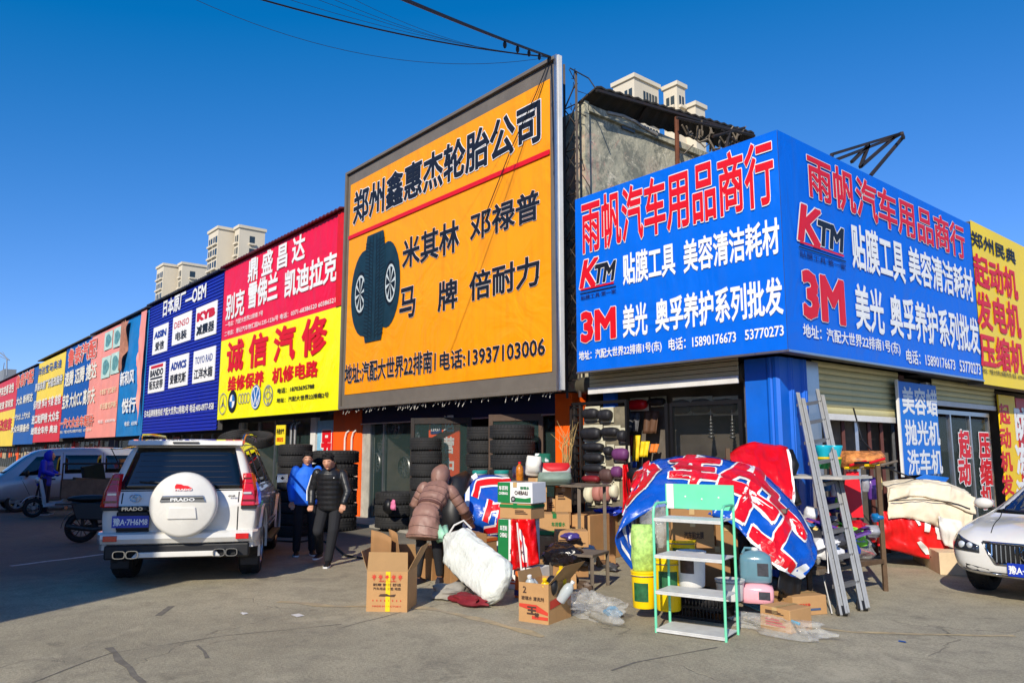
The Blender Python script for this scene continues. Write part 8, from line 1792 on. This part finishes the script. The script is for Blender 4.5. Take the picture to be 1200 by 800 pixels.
g = MB(); g.poly([Dp(992, 552, 10.2), Dp(1006, 552, 10.2), Dp(1012, 606, 10.15), Dp(984, 606, 10.15)]); o = g.build('pennant', M_red_p, solid=.01); one(o, 'red cloth panel hanging inside the stand', 'cloth')
mound(lambda a, b: Dp(962 + 34 * a, 600 - 18 * b, 10.6 - .1 * nz(a * 5, b * 3)), 10, 6, mat('navy_wrap', (24, 50, 150), .4, var=.3), 'wrapped_roll', 'navy wrapped roll behind the heap on the stand', 'roll')
for i, (px, py, w_, h_, k, l) in enumerate(((968, 566, 9, 18, 7, 'azure'), (978, 570, 8, 22, 1, 'white'), (1014, 566, 8, 20, 8, 'silver'), (1022, 572, 9, 26, 5, 'violet'), (1030, 566, 6, 16, 6, 'straw coloured'), (984, 590, 10, 14, 3, 'lime green'), (962, 588, 9, 16, 4, 'dark grey'))):
    pouch(px - w_ / 2, py - h_ / 2, px + w_ / 2, py + h_ / 2, 10.25, cm[k], '%s packet hanging between the tiers of the stand' % l, name='hanging_packet', cat='packet', dep=.05, seed=70 + i)
for i, (px, py, w_, h_, k, l) in enumerate(((950, 602, 14, 16, 1, 'white'), (962, 612, 16, 14, 0, 'navy'), (1004, 618, 14, 12, 2, 'red'), (1022, 622, 16, 14, 8, 'silver'), (1028, 606, 12, 10, 7, 'azure'), (990, 606, 14, 12, 9, 'black'))):
    pouch(px - w_ / 2, py - h_ / 2, px + w_ / 2, py + h_ / 2, 9.75, cm[k], '%s plump bag resting on the heap of packs on the stand' % l, name='plump_bag', dep=.10, seed=80 + i, tilt=.3 - .1 * i)
# ---- covered pile right of the stand
def pileS(u, v, r=(0, 0)):
    """v 0..1 front from the ground up, 1..2 over the top"""
    x = 1040 + 88 * u; bot = 644 + 24 * u; top = 572 - 5 * sin(pi * min(u, 1)) + 1 * u + 30 * max(0, u - .92)
    h = 11.6 - .25 * u
    if v <= 1: p = Dp(x, bot + (top - bot) * v, h - .18 * sin(pi * v * .9) + .10 * v); 
    else: p = Dp(x + 8 * (v - 1), top, h + .1) + Vector((FX, FY, 0)) * (v - 1) * .8 + Vector((0, 0, .06 * sin(pi * (v - 1))))
    return p + Vector((-FX, -FY, .2)) * (.07 * nz(u * 6, v * 5, 2) + .06 * abs(nz(u * 10 + v * 3, v * 6, 5)))
M_canvas = mat('beige_canvas', (226, 212, 186), .8, var=.08, scale=4, bump=.4, bscale=10, dirt=.2, dirt_col=(180, 160, 130))
CVP = thing('covered_pile', 'pile of goods under beige canvas and red banner cloth before the white saloon', 'covered goods')
rS = lambda a, b: pileS(-.12 + .98 * a, .02 + .60 * b) + Vector((FX, FY, 0)) * .05
mound(rS, 44, 24, mat('red_banner_cloth', (226, 24, 28), .38, var=.08, scale=5, bump=.3, bscale=9), 'red_cloth', parent=CVP, solid=.01)
for pts in ([(.42, .85), (.50, .95)], [(.50, .95), (.58, .72)], [(.66, .95), (.67, .62)], [(.56, .35), (.70, .1)], [(.80, .9), (.86, .5)]): band_on(CVP, rS, pts, .055, M_white_p, 'white_print', .03)
mound(lambda a, b: pileS(1.12 * a, .50 + .12 * sin(a * 7) * .3 + 1.4 * b) , 50, 34, M_canvas, 'canvas_cover', parent=CVP, solid=.012)
mound(lambda a, b: pileS(1.14 * a - .01, .80 + .05 * sin(a * 5) + .22 * b) + Vector((-FX, -FY, 0)) * (.05 + .04 * b), 46, 8, M_canvas, 'canvas_flap', parent=CVP, solid=.012)
g = MB(); g.tube([pileS(i / 20 * 1.05, .80) + Vector((-FX, -FY, 0)) * .09 for i in range(21)], .008, 5); g.build('rope', M_black, CVP, smooth='all')
mound(lambda a, b: pileS(.62 + .32 * a + .1 * (1 - b), .25 + .35 * b) + Vector((-FX, -FY, 0)) * .06, 14, 10, M_white, 'white_flap', parent=CVP, solid=.01)
A, B = gp(1070, 655), gp(1102, 673); carton(A, B, .30, .4, 'bleached carton at the foot of the covered pile', m=mat('bleached_carton', (214, 190, 154), .85, var=.1))
c = gp(1112, 668); lump((c.x, c.y, .14), (.2, .2, .16), mat('brown_sack', (100, 74, 58), .8, var=.3), 'sack', 'dark brown sack in the shade beside the white saloon', 'sack', .4, 25)
q0, q1 = onX(1070, 566, -5.0), onX(1105, 560, -5.0); g = MB(); g.poly([Dp(1068, 563, 12.0), Dp(1083, 556, 12.6), Dp(1112, 560, 12.6), Dp(1106, 567, 12.0)]); one(g.build('blue_board', mat('azure_banner', (10, 118, 214)), solid=.02), 'fallen blue board lying on top of the covered pile', 'board')
g = MB(); g.tube([Dp(1000, 478, 11.2), Dp(1010, 515, 11.0), Dp(1040, 548, 11.3), Dp(1075, 562, 11.8), Dp(1100, 563, 12.2)], .012, 5); one(g.build('drooping_cable', M_cable, smooth='all'), 'black cable drooping from the shutter to the covered pile', 'cable')

# ============================================================ CORNER SHOP OPENING: display rack, cushions, doors
Yd = 9.45; xA, xB = onY(671, 500, Yd).x, onY(735, 500, Yd).x
DR_ = thing('display_rack', 'black steel door frame used as display rack, hung with rolled cushions and gloves', 'rack')
for px in (670, 674.5, 681, 735): x = onY(px, 500, Yd).x; g = MB(); g.box((x - .022, Yd - .03, .06), (x + .022, Yd + .03, 2.46)); g.build('post', M_steel_dark if px != 735 else M_black, DR_)
g = MB(); g.box((xA, Yd - .028, 2.461), (xB + .02, Yd + .028, 2.51)); g.build('top_rail', M_black, DR_)
g = MB()
for i in range(18): z = .2 + i * .13; x = onY(672, 500, Yd).x; g.box((x, Yd - .034, z), (onY(680, 500, Yd).x, Yd - .031, z + .03))
g.build('lattice_brace', M_black, DR_)
xB0 = onY(682, 500, Yd).x
g = MB(); g.box((xB0 + .03, Yd + .02, .5), (xB - .03, Yd + .05, 2.4)); g.build('back_board', mat('dusty_board', (120, 112, 92), .9, var=.35, scale=6), DR_)
M_cush = mat('black_cushion', (34, 33, 36), .55, var=.25, scale=14, bump=.4, bscale=12); M_cushv = mat('violet_cushion', (104, 50, 100), .6, var=.2); M_wine = mat('wine_gloves', (120, 20, 30), .6, var=.2); M_rose = mat('rose_cushion', (176, 116, 104), .6, var=.12); M_clab = mat('cream_backing', (210, 204, 176), .7, var=.2)
def cushion(px0, py0, px1, py1, m, label, Y=Yd - .06, backing=True, grp='cushions hung on the black display rack'):
    a, b, c_, d = rectY(px0, py0, px1, py1, Y); t = thing('hanging_cushion', label, 'cushion', ((a + b) / 2, Y, (c_ + d) / 2), 0, grp); w_ = (b - a) / 2; h_ = (d - c_) / 2
    g = MB(); R = []
    for i in range(11):
        s_ = -1 + 2 * i / 10; k = (1 - abs(s_) ** 4 * .35); R.append([(w_ * s_, -.085 * k * cos(q) * (1 + .1 * nz(s_ * 3, q)), h_ * .92 * k * sin(q) * (1 + .1 * nz(s_ * 2, q, 3))) for q in (2 * pi * j / 14 for j in range(14))])
    g.rings(R); g.build('roll', m, t, smooth='all')
    if backing: g = MB(); g.box((-w_ * 1.08, .05, -h_ * 1.12), (w_ * 1.05, .06, h_ * 1.25)); g.build('backing_card', M_clab, t)
    return t
rack_items = [((684, 478, 700, 492), M_cush, 'first black roll cushion in the top row of the rack'), ((702, 479, 716, 494), M_cush, 'second black roll cushion in the top row of the rack'), ((682, 500, 703, 516), M_cush, 'widest black cushion, second row left'), ((706, 500, 724, 512), M_cush, 'glossy black cushion, second row middle'), ((725, 503, 733, 518), M_cush, 'narrow black cushion, second row right'),
 ((684, 518, 706, 529), M_cush, 'black cushion, third row left'), ((709, 522, 717, 534), M_cush, 'small black cushion beside the violet one'), ((719, 524, 735, 540), M_cushv, 'violet cushion on the rack'), ((685, 530, 706, 542), M_cush, 'black cushion, fourth row left'), ((685, 543, 707, 554), M_cush, 'black cushion, fifth row left'),
 ((684, 556, 702, 565), M_wine, 'wine red glove pair at the bottom left of the rack'), ((704, 548, 717, 564), mat('brown_cushion', (84, 60, 56), .6, var=.2), 'brown cushion at the bottom middle of the rack'), ((718, 545, 728, 560), M_cushv, 'violet patterned cushion low on the rack'), ((696, 567, 704, 588), M_rose, 'left of the two rose upright cushions under the rack'), ((705, 567, 714, 588), M_rose, 'right of the two rose upright cushions under the rack'), ((686, 568, 694, 590), M_clab, 'pale cream cloth hanging left of the rose cushions'), ((716, 566, 723, 584), M_clab, 'pale cream cloth hanging right of the rose cushions')]
for r_, m, l in rack_items: cushion(*r_, m, l)
# things inside the doorway
Yi = 9.95
in_items = [((737, 468, 757, 481), M_red_p, 'pair of red mitts hung at the top of the shop doorway'), ((761, 466, 778, 476), M_cush, 'grey cushion hung beside the red mitts')]
for r_, m, l in in_items: cushion(*r_, m, l, Yi, True, 'goods hung in the corner shop doorway')
rn = random.Random(77); cl = [('dark red', (150, 30, 30)), ('yellow', (236, 196, 20)), ('orange', (226, 120, 30)), ('blue', (30, 80, 180)), ('white', (210, 210, 206)), ('green', (40, 110, 60)), ('grey', (90, 90, 94)), ('brown', (96, 66, 46))]
cmm = {n: mat('cloth_' + n.replace(' ', '_'), c, .6, var=.2, scale=9) for n, c in cl}
def hangcloth(px0, py0, px1, py1, n, Y, label):
    a, b, c_, d = rectY(px0, py0, px1, py1, Y); g = MB(); g.grid(lambda u, v: (a + (b - a) * u * (1 - .1 * v), Y - .05 * abs(sin(u * 7 + v)) - .03 * v, d - (d - c_) * v), 8, 6); return one(g.build('hanging_cloth', cmm[n], smooth='all', solid=.01), label, 'cloth', 'cloths hung in the corner shop doorway')
for (r_, n, l) in (((738, 510, 744, 534), 'dark red', 'dark red cloth left of the yellow ones in the doorway'), ((744, 510, 752, 540), 'yellow', 'long yellow cloth in the doorway'), ((752, 517, 763, 535), 'yellow', 'short yellow cloth beside the long one'), ((744, 534, 748, 556), 'blue', 'narrow blue cloth under the long yellow one'), ((740, 534, 744, 556), 'white', 'narrow white cloth under the dark red one'), ((764, 520, 774, 530), 'orange', 'small orange cloth right of the short yellow one'), ((738, 484, 752, 506), 'grey', 'grey cloth below the red mitts'), ((756, 482, 774, 508), 'brown', 'brown cloth below the grey cushion')): hangcloth(*r_, n, Yi + .05, l)
# glass door leaf pair with cushions behind
x0g, x1g = onY(781, 500, 9.62).x, onY(872, 500, 9.62).x
DG = thing('glass_door', 'dark framed glass door of the corner shop behind the blue tarpaulin', 'door')
for a, b in (((x0g, 9.58, .06), (x0g + .06, 9.64, 2.42)), ((x0g + .10, 9.58, .06), (x0g + .15, 9.64, 2.42)), ((x1g - .06, 9.58, .06), (x1g, 9.64, 2.42)), ((x0g + .151, 9.585, 2.36), (x1g - .061, 9.635, 2.42))): g = MB(); g.box(a, b); g.build('frame_rail', M_black, DG)
g = MB(); g.box((x0g + .152, 9.605, .1), (x1g - .062, 9.615, 2.355)); g.build('glass_pane', mat('thin_door_glass', (40, 46, 46), .03, var=0, alpha=.2, spec=.7), DG)
for i, (r_, l) in enumerate((((787, 468, 808, 486), 'left cushion of three behind the corner shop door glass'), ((810, 467, 832, 485), 'middle cushion of three behind the corner shop door glass'), ((834, 467, 862, 486), 'right cushion of three behind the corner shop door glass'))): cushion(*r_, mat('taupe_cushion', (120, 112, 98), .7, var=.2, scale=10), l, 9.85, True, 'cushions behind the corner shop door glass')
for i, px in enumerate((833, 858)):
    q = onY(px, 492, 9.8); t = thing('pendant', ['left beaded pendant behind the corner shop door glass', 'right beaded pendant behind the corner shop door glass'][i], 'pendant', tuple(q), 0, 'beaded pendants'); g = MB()
    for k in range(6): g.ell((0, 0, -.05 * k), (.022 + .006 * k,) * 2 + (.024,), 8, 5)
    g.build('bead', M_steel, t, smooth='all'); g = MB(); g.tube([(0, 0, .0), (0, 0, .25)], .004, 4); g.build('string', M_white, t)
# shelving with stock inside: joined small stock, too dim to pick apart
g = MB()
for k in range(5):
    z = .4 + k * .5; g.box((-8.6, 10.7, z), (-6.1, 11.05, z + .02))
o = g.build('stock_shelf', M_oldw); one(o, 'dim shelving at the back of the corner shop', 'shelf')
rn = random.Random(5); gs = {n: MB() for n, c in cl}
for k in range(5):
    x = -8.55
    while x < -6.2: w_ = rn.uniform(.08, .22); n = rn.choice(cl)[0]; gs[n].box((x, 10.65, .422 + k * .5), (x + w_, 10.95, .422 + k * .5 + rn.uniform(.18, .4))); x += w_ + .02
for n, g in gs.items():
    if g.v: o = g.build('shelf_stock', cmm[n]); o['kind'] = 'stuff'; o['label'] = 'mixed small %s stock on the dim shelves of the corner shop' % n
# stock in the tyre shop and side rooms
for k, (x, z) in enumerate(((-14.6, .076), (-14.0, .076), (-13.4, .076))):
    for i in range(6): tyre((x, 12.6 + .1 * k, .18 + i * .21), .34, .2, '%s tyre of the %s stack deep inside the tyre shop' % ((ORD + ['topmost'])[i] if i < 5 else 'topmost', ['left', 'middle', 'right'][k]), (0, 0, i), 'tyres deep inside the tyre shop')
gs = {n: MB() for n, c in cl}; Xs = shop_xr - 1.2
for k in range(4):
    y = yr + .5
    while y < 15: w_ = rn.uniform(.1, .3); n = rn.choice(cl)[0]; gs[n].box((Xs - .3, y, .5 + k * .5), (Xs, y + w_, .5 + k * .5 + rn.uniform(.2, .42))); y += w_ + .03
for n, g in gs.items():
    if g.v: o = g.build('side_room_stock', cmm[n]); o['kind'] = 'stuff'; o['label'] = 'mixed small %s stock inside the side room behind the gate bars' % n
